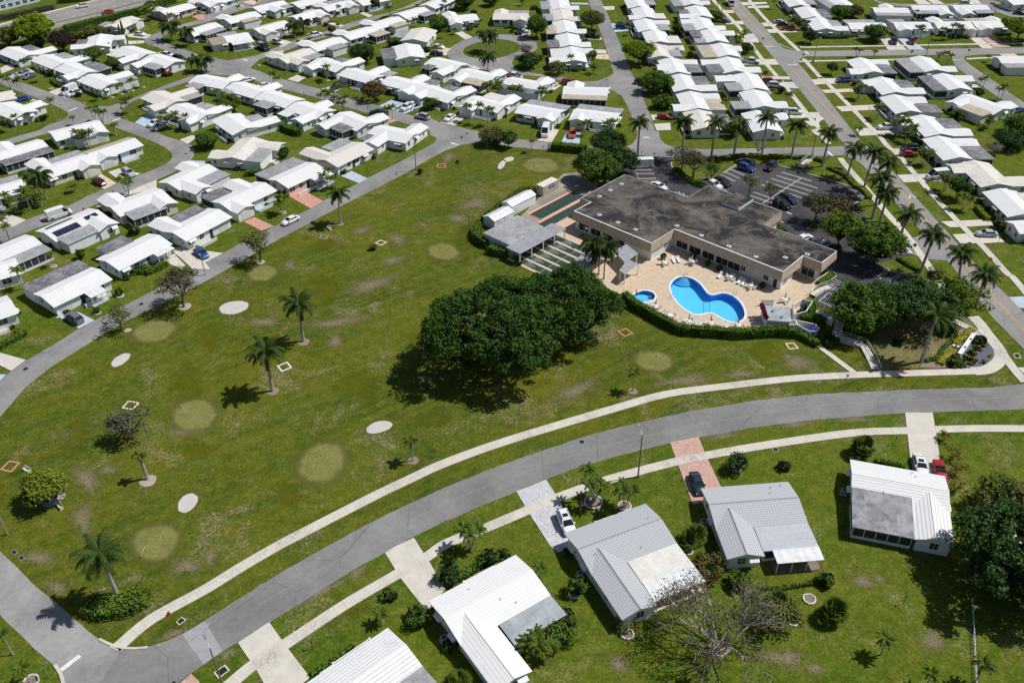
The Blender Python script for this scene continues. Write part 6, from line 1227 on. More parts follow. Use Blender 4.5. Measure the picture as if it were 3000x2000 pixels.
D['cars']=[
(-170.28,366.15,-2.53,'suv','white','white suv driving on the highway at the upper left',14),
(-156.98,357.76,-2.48,'sedan','red','red sedan driving on the highway',14),
(-144.23,369.38,-2.54,'sedan','dark','dark sedan driving on the highway, rightmost there',14),
(-134.79,329.18,-.44,'sedan','white',('white sedan parked',0,1,'topmost far left'),0),
(-159.3,287.24,-1.93,'suv','silver',('silver suv parked',0,1,'top far left'),0),
(-156.48,285.51,-1.94,'sedan','grey',('grey sedan parked',0,1,'top far left'),0),
(-137.76,271.27,-2.02,'van','white',('white van parked',0,1,'top far left'),0),
(-135.51,269.33,-2.2,'suv','white',('white suv parked',0,1,'top far left'),0),
(-149.47,265.32,.75,'sedan','blue',('blue sedan parked',0,1,'top far left'),0),
(-143.05,260,.58,'suv','dark',('dark suv parked',0,1,'upper far left'),0),
(-117.62,304.95,-.37,'pickup','white',('white pickup parked',0,1,'top far left'),0),
(-112.44,301.64,-.37,'suv','dark',('dark suv parked',0,2,'top left'),0),
(-102.28,244.57,-2.14,'suv','white',('white suv parked',0,1,'upper far left'),0),
(-100.05,242.28,-2.15,'suv','silver',('silver suv parked',1,2,'upper far left'),0),
(-81.95,317.72,-.61,'suv','white','white suv on the light drive, upper left of centre',0),
(-73.46,321.57,.73,'trailer','dark','dark flat trailer behind the white work truck',8),
(-70.24,325.47,.69,'pickup','white','white work pickup towing a dark trailer',8),
(-85.95,312.28,-.95,'dump','navy','blue dump truck with a rust red bed in the upper street',0),
(-83.68,279.72,.8,'sedan','white',('white sedan parked',0,2,'top left'),0),
(-77.3,274.84,.54,'sedan','white',('white sedan parked',1,2,'top left'),0),
(-54.13,272.78,-2.33,'suv','dark',('dark suv parked',1,2,'top left'),0),
(-38.41,250.38,2.79,'pickup','teal','teal pickup with a white cap parked beside the street',7),
(-30.76,254.92,-2.07,'suv','white',('white suv parked',0,1,'upper centre'),0),
(-75.66,368.94,-.51,'sedan','silver',('silver sedan parked',0,1,'topmost left'),0),
(-25.41,247.7,2.6,'suv','silver',('silver suv parked',0,1,'upper centre'),0),
(-17.44,246.63,-2.04,'sedan','white',('white sedan parked',1,2,'upper centre'),0),
(-29.42,256.61,-2.07,'sedan','white',('white sedan parked',0,2,'upper centre'),0),
(9.98,235.34,-1.74,'van','white','white van with its nose toward the street, centre top',0),
(17.42,233.93,-1.72,'suv','orange','orange car on the pale blue driveway',0),
(19.23,274.08,-.43,'pickup','red','red pickup stopped at the corner of the ring road',0),
(1.56,280.77,2.6,'pickup','white',('white pickup parked',0,1,'top centre'),0),
(-.53,282.04,1.4,'sedan','red',('red sedan parked',0,1,'top centre'),0),
(6.57,329.02,-1.59,'suv','white',('white suv parked',0,1,'topmost centre'),0),
(4,327.05,-1.58,'suv','navy',('dark blue suv parked',0,1,'topmost centre'),0),
(30.4,320.59,-.25,'suv','dark',('dark suv parked',0,1,'topmost centre'),0),
(-24.8,303.82,-.13,'sedan','dark',('dark sedan parked',0,1,'top centre'),0),
(-24.65,311.04,-.48,'sedan','white',('white sedan parked',0,2,'top centre'),0),
(13.38,272.18,.91,'sedan','white',('white sedan parked',1,2,'top centre'),0),
(87.86,361.01,-1.72,'truck','white','white box truck at the top of the east avenue',16),
(41.93,334.66,-.03,'sedan','dark',('dark sedan parked',0,2,'topmost right'),0),
(41.54,330.96,-.03,'suv','navy',('dark blue suv parked',0,1,'topmost right'),0),
(80.15,320.91,-.03,'sedan','red',('red sedan parked',0,1,'topmost right'),0),
(80.43,292.51,-.34,'pickup','white',('white pickup parked',0,1,'top right'),0),
(81.93,273.47,-.03,'suv','red',('red suv parked',0,1,'top right'),0),
(82.9,270.14,-.12,'suv','white',('white suv parked',0,1,'top right'),0),
(83.12,248.25,-.16,'suv','white',('white suv parked',0,1,'upper right'),0),
(44.91,245.6,-.16,'sedan','red',('red sedan parked',0,1,'upper right'),0),
(80.71,337.63,-.31,'sedan','grey',('grey sedan parked',0,1,'topmost right'),0),
(100.73,335.52,-.21,'sedan','silver',('silver sedan parked',0,1,'topmost right'),0),
(101.53,332.91,-.21,'sedan','dark',('dark sedan parked',1,2,'topmost right'),0),
(102.33,327.3,-.15,'pickup','red',('red pickup parked',0,1,'topmost right'),0),
(41.73,274.04,-.26,'suv','dark',('dark suv parked',0,1,'top right'),0),
(178.56,356.67,-.16,'suv','white',('white suv parked',0,1,'topmost far right'),19),
(134.6,311.73,-1.89,'pickup','dark','dark pickup with orange load on a driveway at the top right',0),
(140.6,311.05,-1.87,'suv','burg',('maroon suv parked',0,1,'topmost far right'),0),
(105.38,273.71,-3.08,'suv','blue',('blue suv parked',0,1,'top far right'),0),
(105.8,236.51,-3.09,'suv','white',('white suv parked',0,1,'upper far right'),0),
(148.37,247.92,.45,'sedan','blue',('blue sedan parked',0,1,'upper far right'),0),
(193.71,343.62,-.42,'sedan','dark',('dark sedan parked',0,1,'topmost far right'),19),
(-98.76,211.79,-.74,'suv','silver',('silver suv parked',0,2,'upper far left'),0),
(-104.56,206.86,-.66,'sedan','burg',('maroon sedan parked',0,1,'upper far left'),0),
(-107.48,189.2,.74,'van','white','white work van with its side door open in the left street',13),
(-68.57,170.48,-.79,'sedan','blue','blue sedan on the concrete drive beside the lane',0),
(-51.7,185.38,-2.28,'sedan','white','white sedan parked on the lane beside the lawn',2),
(34.26,213.27,-3.05,'van','white','white delivery van at the clubhouse car park mouth',20),
(61.54,214.2,2.37,'suv','dark',('dark suv parked',1,3,'upper right'),20),
(60.93,210.9,-.82,'suv','blue',('blue suv parked',0,1,'upper right'),20),
(67.39,211.57,-2.17,'suv','dark',('dark suv parked',2,3,'upper right'),20),
(50.29,201.5,-.86,'pickup','white',('white pickup parked',0,1,'upper right'),0),
(53.13,202.9,-.87,'suv','dark',('dark suv parked',0,3,'upper right'),20),
(36.97,201.09,-.86,'sedan','white',('white sedan parked',0,1,'upper right'),20),
(65.05,190.66,-.94,'suv','black',('black suv parked',0,1,'middle right'),20),
(67.09,193.34,-.95,'suv','navy',('dark blue suv parked',0,1,'middle right'),20),
(65.8,174.25,.57,'sedan','white',('white sedan parked',0,1,'middle right'),20),
(83.65,195.03,-.84,'suv','grey','grey suv in the right corner of the car park',20),
(79.98,193.64,-.83,'sedan','navy','dark blue sedan in the right corner of the car park',20),
(107.39,222.21,-3.09,'suv','dark',('dark suv parked',0,1,'upper far right'),0),
(105.64,218.52,-.11,'sedan','red',('red sedan parked',0,1,'upper far right'),0),
(107.8,204.83,-2.96,'van','white','white high roofed van on the pale drive beside the east avenue',0),
(107.4,175.55,3.05,'sedan','silver','silver sedan on the light driveway at the right',0),
(69.37,171.25,.66,'suv','white',('white suv parked',0,1,'middle far right'),20),
(-86.81,145.49,2.49,'suv','grey','dark grey suv on the pale blue drive at the left',0),
(7.72,90.5,-1.3,'suv','white','white suv with a sunroof on the grey paver drive',0),
(28.56,98.29,-1.49,'sedan','teal','dark green sedan on the pink paver drive',0),
(64.53,101.81,-1.75,'sedan','white','white sedan on the concrete drive beside the red car',0),
(67.19,100.59,-1.79,'conv','red','red convertible beside the white sedan',0)]
D['uo']=(14.38,180.69)
D['vents']=[
(-.37,18.33),
(10.66,2.54),
(15.52,2.54),
(21.26,10.08),
(27.65,10.02),
(34.58,10.02),
(41.08,10.01),
(45.75,13.82),
(48.52,18.06),
(-.4,14.01),
(-.32,9.76),
(5.42,2.54)]
D['canopies']=[([(15.65,-5.2),(16.1,-1.24),(20.05,-2.41),(20.32,-7.45)],'striped canopy nearest the clubhouse wall'),([(21.53,-10.93),(20.14,-6.1),(22.98,-5.89),(23.17,-11.15)],'small striped canopy at the corner of the pool deck'),([(11.5,-5.67),(15.54,-4.41),(16,-14.97),(11.79,-15.91)],'wide striped canopy behind the three tall palms')]
D['steps']=[(36.79,159.65),0]
D['rope']=[(40.64,152.57),(39.35,146.02)]
D['ladders']=[((36.98,159.65),-1.571,'ladder at the steps of the pool'),((45.58,152.02),-2.094,'ladder at the right lobe of the pool'),((32.82,151.35),.349,'curved handrail ladder at the left pool edge'),((44.08,142.75),1.658,'ladder at the near right pool edge'),((26.26,150.03),1.396,'ladder at the near edge of the spa')]
D['tables']=[
(28.84,147.55,'left of the pool near the spa'),
(31.3,144.19,'second from the spa along the hedge'),
(34.58,142.18,'third from the spa along the hedge'),
(38.75,141.66,'fourth along the hedge below the pool'),
(43.93,140.82,'at the right end of the hedge row'),
(55.2,149.48,'beside the pool hut'),
(46.06,158.26,'at the wall, right of two loungers'),
(49.51,154.81,'at the wall nearest the blue door'),
(32.99,164.44,'at the inner corner of the clubhouse'),
(38.99,164.69,'in the shade edge near the sliding windows')]
D['loungers']=[
((35.28,165.67),1.675,'white lounger, left of the pair near the clubhouse inner corner'),
((36.35,165.83),1.659,'white lounger, right of the pair near the clubhouse inner corner'),
((44.03,159.34),1.012,'white lounger, single lounger at the shade edge by the clubhouse wall'),
((47.67,157.03),.987,'white lounger, left of the pair by the clubhouse wall'),
((48.32,156.41),1.082,'white lounger, right of the pair by the clubhouse wall'),
((29.76,145.43),.559,'white lounger, upper of the pair between hedge tables'),
((30.28,144.87),.557,'white lounger, lower of the pair between hedge tables'),
((32.65,142.36),.935,'white lounger, single lounger between the hedge tables'),
((35.98,141.41),1.329,'white lounger, left of the pair below the pool neck'),
((36.72,141.25),1.395,'white lounger, right of the pair below the pool neck'),
((40.92,140.44),1.429,'white lounger, left of the pair below the right pool lobe'),
((41.7,140.42),1.416,'white lounger, right of the pair below the right pool lobe')]
D['planters']=[((33.18,166.82),'potted palm at the inner corner of the clubhouse'),((42.26,163.72),'potted palm by the clubhouse sliding windows, left'),((44.35,161.71),'potted palm by the clubhouse door'),((51.86,154.66),'potted palm by the blue door'),((39.78,167.05),'potted palm behind the shaded table')]
D['bar']=[(49.09,145),(54.6,144.04),(53.51,139.15),(48.89,139.85)]
D['fences']=[([(46.91,139.38),(51.87,140.62)],1.2,'pale panel fence between hedge and hut'),([(49.71,141.27),(49.94,140.24),(52,140.92),(52.01,140),(54.98,139.84),(55.27,141.38),(49.62,141.9)],1.2,'pale panel fence round the yard below the hut'),([(55.76,146.02),(55.38,142.94),(57.81,143.95),(60.02,147.35),(58.4,148.37),(55.76,146.02)],1.5,'pale panel enclosure around the dark bins'),([(50.16,148.31),(52.46,148.15)],1.5,'pale panel behind the hut roof'),([(54.99,140.56),(55.61,139.32),(56.93,137.69),(58.26,137.86),(58.95,138.86),(58.65,140.08),(55.68,141.37)],1.1,'pale curved fence around the blue barrels')]
D['bins']=[(56.66,144.61),(57.41,145.34),(57.97,146.3),(58.63,146.94)]
D['barrels']=[(56.5,138.9),(57.03,138.69),(57.75,139.18),(57.53,138.18),(58.2,138.27)]
D['cab']=((61.31,142.81),-.876)
D['ramps']=[([(64.17,141.78),(61.6,136.62),(63.73,135.45),(66.07,134.02),(66.23,131.03),(66.19,127.09)],1.5,1.2,.12,'white railed concrete ramp stepping down to the sidewalk'),([(86.39,142.42),(87.58,140.77),(88.98,139.28),(89.78,137.25)],1.5,.25,.12,'short railed walk above the entrance sign bed'),([(75.08,211.78),(77.58,215.15),(80.22,218.06)],1.6,.3,.2,'white railed footbridge from the car park to the road'),([(61.35,151.31),(63.89,153.67),(65.94,154.85)],1.4,.5,.2,'railed step walk between the bays and the pool gate')]
D['gravel']=[
(82.96,129.67),
(79.73,127.24),
(83.62,127.05),
(85.57,127.53),
(87.56,128.8),
(89.17,130.63),
(90.13,132.23),
(90.57,134.14),
(90.48,135.82),
(89.93,136.82),
(88.62,137.27),
(85.45,133.68),
(82.76,130.74)]
D['mulchbed']=[
(75.64,129.01),
(74.36,127.72),
(77.26,127.42),
(79.57,127.64),
(82.96,129.67),
(85.04,132.32),
(88.62,137.27),
(90.11,137.24),
(89.1,139.57),
(87.33,140.18),
(85.05,137.9),
(83.04,136.23),
(81.17,134.03),
(79.87,132.41),
(77.74,130.3)]
D['brown']=[
(68,135.38),
(69.76,138.18),
(75.54,142.17),
(81.47,142.06),
(85.22,140.81),
(83.04,136.23),
(79.87,132.41),
(77.74,130.3),
(75.64,129.01),
(74.31,127.6),
(70.22,127.28),
(67.34,127.2),
(67.6,131.27)]
D['walls']=[([(82.52,130.35),(87.83,136.57)],.55,1,'long low white entrance sign wall with two spot lamps'),([(82.57,133.24),(84.02,132.2)],.4,.8,'short white wall crossing behind the entrance sign')]
D['gravelplants']=[
(86.99,133.65,'bright',.42),
(86.81,132.83,'bright',.52),
(87.49,133.1,'orange',.62),
(87.58,132.55,'orange',.42),
(89.12,134.59,'orange',.52),
(89,133.76,'bright',.62),
(85.69,132.31,'bright',.42),
(85.16,131.64,'bright',.52),
(85.71,131.23,'bright',.62),
(83.72,130.73,'bright',.42),
(84.03,129.92,'bright',.52),
(84.56,129.65,'orange',.62),
(85.3,129.5,'orange',.42),
(83.69,128.35,'orange',.52),
(84.43,128.6,'bright',.62),
(88.53,130.64,'yell',.42),
(86.53,128.82,'yell',.52),
(80.55,127.49,'orange',.62),
(81.62,127.6,'bright',.42),
(82.2,127.46,'yell',.52)]
D['gplab']=[
'low green plant, twelfth from left in the grey gravel bed',
'low green plant, fourteenth from left in the grey gravel bed',
'low orange plant, fifteenth from left in the grey gravel bed',
'low orange plant, sixteenth from left in the grey gravel bed',
'low orange plant, eighteenth from left in the grey gravel bed',
'low green plant, nineteenth from left in the grey gravel bed',
'low green plant, eighth from left in the grey gravel bed',
'low green plant, seventh from left in the grey gravel bed',
'low green plant, eleventh from left in the grey gravel bed',
'low green plant, fourth from left in the grey gravel bed',
'low green plant, fifth from left in the grey gravel bed',
'low orange plant, ninth from left in the grey gravel bed',
'low orange plant, thirteenth from left in the grey gravel bed',
'low orange plant, sixth from left in the grey gravel bed',
'low green plant, tenth from left in the grey gravel bed',
'low cream plant, twentieth from left in the grey gravel bed',
'low cream plant, seventeenth from left in the grey gravel bed',
'low orange plant, first from left in the grey gravel bed',
'low green plant, second from left in the grey gravel bed',
'low cream plant, third from left in the grey gravel bed']
D['lamps']=[
(19.65,100.41,8.9,-.3,1.6,'near street lamp by the sidewalk between pink and grey drives'),
(-36.71,64.71,7.65,-.8,1.2,'street lamp at the bottom left above the catch basin'),
(-74.99,89.85,5.25,.3,-1,'grey utility pole at the left edge of the lawn'),
(-24.48,212.88,7.7,.3,-1,'street lamp beside the lane above the park'),
(140.42,297.38,6.95,.3,-1,'street lamp on the cross street at the upper right'),
(101.42,292.91,8.05,.3,-1,'street lamp at the avenue crossing'),
(79.95,218.34,6.1,.3,-1,'street lamp beside the footbridge above the car park'),
(-180.08,366.37,3.75,.3,-1,'brown pole beyond the highway'),
(-65.49,162.3,5.4,.3,-1,'street lamp beside the lane by the blue sedan'),
(16.38,173.81,4.3,.3,-1,'white lamp post at the shuffleboard courts'),
(109.41,210.58,3.55,.3,-1,'white flagpole in front of a right hand bungalow')]
D['posts']=[
(-26.3,69.76,('black lamp post',0,1,'bottom left')),
(62.51,107.19,('black lamp post',0,1,'lower far right')),
(-92.43,136.76,('black lamp post',0,3,'middle far left')),
(-145.9,277.06,('black lamp post',0,1,'top far left')),
(-109.73,250.9,('black lamp post',2,4,'upper far left')),
(-21.81,314.42,('black lamp post',0,1,'top centre')),
(-11.94,326.66,('black lamp post',0,1,'topmost centre')),
(31.09,310.03,('black lamp post',0,3,'top right')),
(-36.67,210.33,('black lamp post',0,5,'upper centre')),
(-65.05,174.14,('black lamp post',0,1,'middle left')),
(-97.08,215.42,('black lamp post',3,4,'upper far left')),
(-106.36,203.64,('black lamp post',1,4,'upper far left')),
(-88.9,144.28,('black lamp post',1,3,'middle far left')),
(84.2,253.01,('black lamp post',2,3,'upper right')),
(104.29,263.77,('black lamp post',0,1,'top far right')),
(104.94,248.38,('black lamp post',0,3,'upper far right')),
(106.61,201.45,('black lamp post',1,3,'upper far right')),
(107.46,185.39,('black lamp post',2,4,'middle far right')),
(108.29,171.69,('black lamp post',3,4,'middle far right')),
(130.89,216.26,('black lamp post',2,3,'upper far right')),
(131.62,312.45,('black lamp post',0,3,'topmost far right')),
(144.14,312.04,('black lamp post',1,3,'topmost far right')),
(160.49,312.46,('black lamp post',2,3,'topmost far right')),
(5.84,235.41,('black lamp post',3,5,'upper centre')),
(-28.13,253.72,('black lamp post',2,5,'upper centre')),
(-27.09,239.04,('black lamp post',1,5,'upper centre')),
(-80.11,304.37,('black lamp post',1,3,'top left')),
(-87.86,285.68,('black lamp post',0,3,'top left')),
(-63.1,265.27,('black lamp post',2,3,'top left')),
(-9.3,83.32,('black lamp post',0,1,'bottom centre')),
(52.56,75.76,('black lamp post',0,1,'bottom far right')),
(83.89,162.16,('black lamp post',1,4,'middle far right')),
(34.95,219.46,('black lamp post',0,3,'upper right')),
(72.16,215.82,('black lamp post',1,3,'upper right')),
(88.17,175.05,('black lamp post',0,4,'middle far right')),
(8.92,223.33,('black lamp post',4,5,'upper centre')),
(102.89,308.17,('black lamp post',2,3,'top right')),
(95.72,331.82,('black lamp post',0,1,'topmost right')),
(31.62,295.52,('black lamp post',1,3,'top right')),
(-98.08,199.34,('black lamp post',2,3,'middle far left')),
(-134.62,257.35,('black lamp post',0,4,'upper far left'))]
D['hydrants']=[((-46.63,75.31),'red fire hydrant beside the sidewalk at the lower left'),((-103.22,192.7),'red fire hydrant by the street near the work van'),((-82.21,315.15),'red fire hydrant by the dump truck street'),((33.29,286.54),'red fire hydrant on the central corner lawn')]
D['signs']=[
(-13.15,229.04,'stop',2.098,'stop sign at the end of the lane above the park'),
(-114.66,253.05,'stop',-1.392,'stop sign at the crossing of the left streets'),
(97.94,294.32,'stop',-2.009,'stop sign at the avenue crossing'),
(154.36,296.93,'stop',-2.093,'stop sign on the cross street corner'),
(88.16,168.3,'stop',-2.144,'stop sign at the car park exit'),
(88.69,311.76,'back',1.227,'back of a round sign beside the east avenue'),
(-59.01,66.07,'street',-.943,'green street name sign over a round grey sign back, lower left'),
(63.73,189.65,'back',1.228,'back of a small round sign behind the clubhouse roof'),
(52.63,213.37,'work',-1.757,'orange diamond road work sign at the car park entrance'),
(135.27,297.1,'work',-1.778,'orange diamond road work sign on the cross street verge'),
(100.46,194.71,'yellow',-1.934,'yellow diamond sign on the verge beside the east avenue'),
(101.88,162.16,'yellow',-1.984,'yellow diamond sign under the royal palms at right'),
(70.7,126.63,'work2',-1.917,'orange diamond sign lying by the ramp beside the sidewalk'),
(102.77,307.71,'street',-1.838,'green street name sign at the cross street corner'),
(30.46,271.29,'street',-1.663,'green street name sign at the central street corner'),
(84.12,217.42,'board',-1.857,'small white lawn sign near the avenue corner'),
(84.4,209.99,'board2',-1.936,'brown low sign board by the car park path'),
(58.97,122.18,'post',-1.599,'thin leaning grey road sign beside the long sidewalk')]
D['drains']=[
([(-45.39,74.12),(-44.83,74.97),(-44.06,74.45),(-44.8,73.63)],'concfr','storm drain grate in a concrete frame, lower left'),
([(-73.19,86.67),(-72.66,87.03),(-71.97,86.33),(-72.36,85.8)],'dk','dark square drain cover by the side road, farther'),
([(-71.61,85.52),(-71.23,85.95),(-70.37,85.26),(-70.85,84.79)],'dk','dark square drain cover by the side road, nearer'),
([(-38.32,66.44),(-37.12,67.62),(-36.3,66.79),(-37.43,65.57)],'concfr','open catch basin with dark water beside the bottom street lamp'),
([(93.2,131.5),(94.34,131.67),(94.07,130.07),(92.9,129.98)],'concfr','storm drain grate beside the avenue at right'),
([(-131.17,262.51),(-130.37,263.35),(-129.37,262.46),(-130.16,261.42)],'concfr','storm drain at the upper left corner lawn'),
([(89.82,211.16),(90.8,211.4),(90.9,210.2),(89.79,210.02)],'dk','drain grate on the strip by the avenue'),
([(-113.32,249.54),(-112.63,249.79),(-111.94,249.11),(-112.5,248.66)],'concfr','small drain by the stop sign, upper left')]
D['manholes']=[
((-75.6,151.28),.45,'round manhole in the lane beside the tree shade',2),
((-89.91,130.01),.45,'round manhole in the lane at the left',2),
((11.36,108.69),.42,'round manhole in the boulevard',0),
((-87.83,224.74),.4,'manhole on the curved left street',13),
((42.85,106.35),.4,'round cover beside the near sidewalk',0),
((38.68,221.8),.4,'manhole in the road above the car park',3),
((-12.04,236.49),.4,'manhole in the upper central avenue',3)]
D['tees']=[
([(-19.1,216.45),(-17.2,216.51),(-16.97,214.38),(-19.07,214.43)],'salmon','salmon framed tee square on the upper lawn by the lane'),
([(-29.53,176.46),(-28.18,175.53),(-29.26,174.1),(-30.62,175.3)],'cream','cream framed tee square beside the yellow green ball shrub'),
([(-43.47,179.17),(-41.86,178.89),(-42.06,177.29),(-43.66,177.72)],'faint','faint worn tee square below the bench by the coconut palm'),
([(-67.57,120.4),(-65.59,119.84),(-66.16,118.14),(-68.05,118.57)],'redwhite','red and white brick tee square on the left lawn'),
([(-41.83,131.16),(-40.76,129.56),(-42.25,128.47),(-43.33,130.05)],'white','white tee square beside the lower open lawn palm'),
([(-81.82,105.51),(-80.03,105.04),(-80.51,103.06),(-82.34,103.62)],'salmon','salmon tee square at the left edge of the lawn'),
([(22.16,140.84),(23.3,139.3),(21.7,138.24),(20.57,139.87)],'salmon','salmon tee square below the pool hedge'),
([(51.93,135.33),(53.38,135.5),(53.83,133.91),(52.19,133.66)],'cream','cream tee square at the right end of the lawn')]
D['flags']=[
((-70.25,141.72),(-.2,-.5,1.6),'white golf flag on the far left green'),
((-56.21,116.99),(-.59,-.07,1.6),'white golf flag on the green beside the bare grey tree'),
((-31.04,104.45),(.35,.03,1.6),'white golf flag on the large lower green'),
((-53.92,87.3),(.3,-2.08,.35),'white golf flag leaning on the green by the big palm'),
((26.85,130.64),(-.1,-.65,1.6),'white golf flag on the green below the pool hedge'),
((-15.6,171.57),(.16,-1.23,1.6),'white golf flag on the green left of the sheds'),
((8.11,215.25),(-1.64,-1.35,.35),'white golf flag lying over the upper green')]
D['benches']=[((-42.1,181.89),-.921,'white','white bench with backrest under the coconut palm'),((-77.78,103.05),-.532,'white','white park bench beside the salmon tee square'),((-69.44,95.21),-.764,'cream','cream park bench beside the screw pine'),((-61.52,217.22),.836,'white','white garden bench by the clipped hedge')]
D['usflags']=[((10.1,92.84),2.6,'striped flag on a pole in the near front lawn'),((46.91,288.21),2.6,'striped flag beside the central street'),((30.38,281.31),3.6,'small flag on a white pole on the central corner lawn')]
D['rail']=[(62,76.18),(57.09,63.41)]
D['far']=[([(-203.28,360.38),(-191.22,375.78),(-200.5,391.57),(-215.76,375.2)],'long pale two storey building beyond the highway, top left corner')]
D['people']=[
(-106.47,189.67,.05,2,'stand','cloth_blue','cloth_dark','hair','person in dark clothes standing at the open van door',False),
(63.65,213.63,.075,1,'stand','cloth_white','cloth_khaki','hair_grey','person in a pale shirt by the planting at the car park',False),
(69.39,212.96,.075,-1,'stand','cloth_white','cloth_dark','hair','person standing behind the maroon suv in the car park',False),
(25.56,152.63,-.02,-.4,'soak','cloth_red','cloth_dark','hair_grey','person sitting in the spa at its left rim',True),
(28.12,150.73,-.05,2.2,'soak','cloth_red','cloth_dark','hair','person sitting in the spa at its near right rim',True),
(38.8,166.33,.08,-.9,'sit','cloth_blue','cloth_dark','hair','person in dark blue seated at the shaded patio table',False),
(40.04,165.28,.08,2.6,'sit','cloth_purple','cloth_dark','hair','person in purple seated at the shaded patio table',False),
(38.83,163.71,.08,1.5,'sit','cloth_red','cloth_white','hair_grey','person in red seated at the near side of the shaded table',False)]
ZL=lambda k:.010+.003*k   # stacking height of the paving sheets
ORD='first second third fourth fifth sixth seventh eighth ninth tenth eleventh twelfth thirteenth fourteenth fifteenth sixteenth'.split()
ROWP={'upper': 'in the upper left block', 'middle': 'in the block above the left lane', 'top': 'in the topmost left block', 'west': 'at the far left corner', 'inner': 'inside the curved left street', 'second': 'in the row behind the lane houses', 'lane': 'along the lane beside the lawn', 'ringleft': 'between the upper avenues', 'abovestreet': 'in the block above the park road', 'ring': 'around the ring road', 'belowring': 'just below the ring road', 'col1': 'left of the central street', 'col2': 'right of the central street', 'col3': 'left of the east avenue', 'ne': 'at the avenue top right', 'behindcross': 'behind the cross street row', 'cross': 'above the cross street', 'col4': 'right of the east avenue', 'col5': 'along the far right street'}
FEAT={'d':'dark flat roof patch','g':'grey flat roof patch','t':'tan flat roof patch','w':'pale flat roof patch','r':'ribbed dark flat roof','':'plain roof'}
def LB(l):
 """label of one of many look-alikes: what it is and where it stands among its neighbours"""
 if l is None or isinstance(l,str): return l
 if len(l)==3: return f"white bungalow, {FEAT[l[0]]}, {ORD[l[1]]} from {'top' if l[2][:3]=='col' or l[2]=='ne' else 'left'} {ROWP[l[2]]}"
 return f"{l[0]}, {l[3]} area" if l[2]==1 else f"{l[0]}, {ORD[l[1]]} of {l[2]} from left in {l[3]} area"
# ---------------------------------------------------------------- ground sheets
POOL=D['pool']; SPA=D['spa']
def inset(P,d):
 n=len(P); out=[]
 A=sum(P[i][0]*P[(i+1)%n][1]-P[(i+1)%n][0]*P[i][1] for i in range(n)); sg=1 if A>0 else -1
 for i in range(n):
  a,b=Vector(P[i-1]),Vector(P[(i+1)%n]); t=(b-a).normalized(); nn=Vector((-t.y,t.x))*sg; out.append((P[i][0]+nn.x*d,P[i][1]+nn.y*d))
 return out
def smooth_loop(P,k=2):
 for _ in range(k):
  Q=[]
  for i in range(len(P)):
   a,b=P[i],P[(i+1)%len(P)]; Q+= [(a[0]*.75+b[0]*.25,a[1]*.75+b[1]*.25),(a[0]*.25+b[0]*.75,a[1]*.25+b[1]*.75)]
  P=Q
 return P
POOL=smooth_loop(POOL,2); SPA=smooth_loop(SPA,2)
HOLES=[inset(POOL,-.02),inset(SPA,-.02)]
def sheet(outer,z,mat,holes=()):
 mb=MB(); loops=[[Vector((x,y,0)) for x,y in outer]]+[[Vector((x,y,0)) for x,y in h] for h in holes]
 flatp=[p for l in loops for p in l]
 for t in tessellate_polygon(loops):
  tri=[flatp[k] for k in t]; ar=(tri[1]-tri[0]).cross(tri[2]-tri[0]).z
  if abs(ar)<1e-9: continue
  if ar<0: tri=tri[::-1]
  mb.face([(p.x,p.y,z) for p in tri],mat)
 return mb
struct('ground',sheet([(-1500,-300),(1500,-300),(1500,1800),(-1500,1800)],0,'grass',HOLES).mesh('ground'))
def catmull(P,k=4):
 out=[]
 for i in range(len(P)-1):
  p0=P[max(i-1,0)];p1=P[i];p2=P[i+1];p3=P[min(i+2,len(P)-1)]
  for j in range(k):
   t=j/k; out.append(tuple(.5*((2*p1[c])+(-p0[c]+p2[c])*t+(2*p0[c]-5*p1[c]+4*p2[c]-p3[c])*t*t+(-p0[c]+3*p1[c]-3*p2[c]+p3[c])*t**3) for c in (0,1)))
 return out+[P[-1]]
def ribbon(P,w,z0,z1,mat,off=0,joint=0):
 mb=MB(); L=[];Rr=[]
 for i,p in enumerate(P):
  a=Vector(P[max(i-1,0)]);b=Vector(P[min(i+1,len(P)-1)]);t=(b-a).normalized();n=Vector((-t.y,t.x)); c=Vector(p)+n*off; L.append(c+n*w/2);Rr.append(c-n*w/2)
 d=0
 for i in range(len(P)-1):
  s=(Vector(P[i+1])-Vector(P[i])).length
  mb.face([(*Rr[i],z1),(*Rr[i+1],z1),(*L[i+1],z1),(*L[i],z1)],mat)
  if z0<z1:
   mb.face([(*Rr[i],z0),(*Rr[i+1],z0),(*Rr[i+1],z1),(*Rr[i],z1)],mat); mb.face([(*L[i+1],z0),(*L[i],z0),(*L[i],z1),(*L[i+1],z1)],mat)
 return mb
def rough(P,s=1.3,j=.07):
 Q=[]
 for a,b in zip(P,P[1:]+P[:1]):
  n=max(1,int(math.dist(a,b)/s)); n=min(n,60)
  for k in range(n): t=k/n; Q.append((a[0]+(b[0]-a[0])*t+(random.uniform(-j,j) if k else 0),a[1]+(b[1]-a[1])*t+(random.uniform(-j,j) if k else 0)))
 return Q
MATN=dict(asphalt='asphalt',asphalt2='asphalt2',asphalt3='asphalt3',asphalt4='asphalt4')
for i,(name,mat,lev,pts) in enumerate(D['polys']):
 holes=HOLES if mat=='deck' else ()
 if mat[:7]=='asphalt' and name!='road_patch': pts=rough(pts)
 struct(name,sheet(pts,.003 if lev<0 else ZL(lev)+(.0005*(i%37) if name=='driveway' else 0),mat,holes).mesh(name))
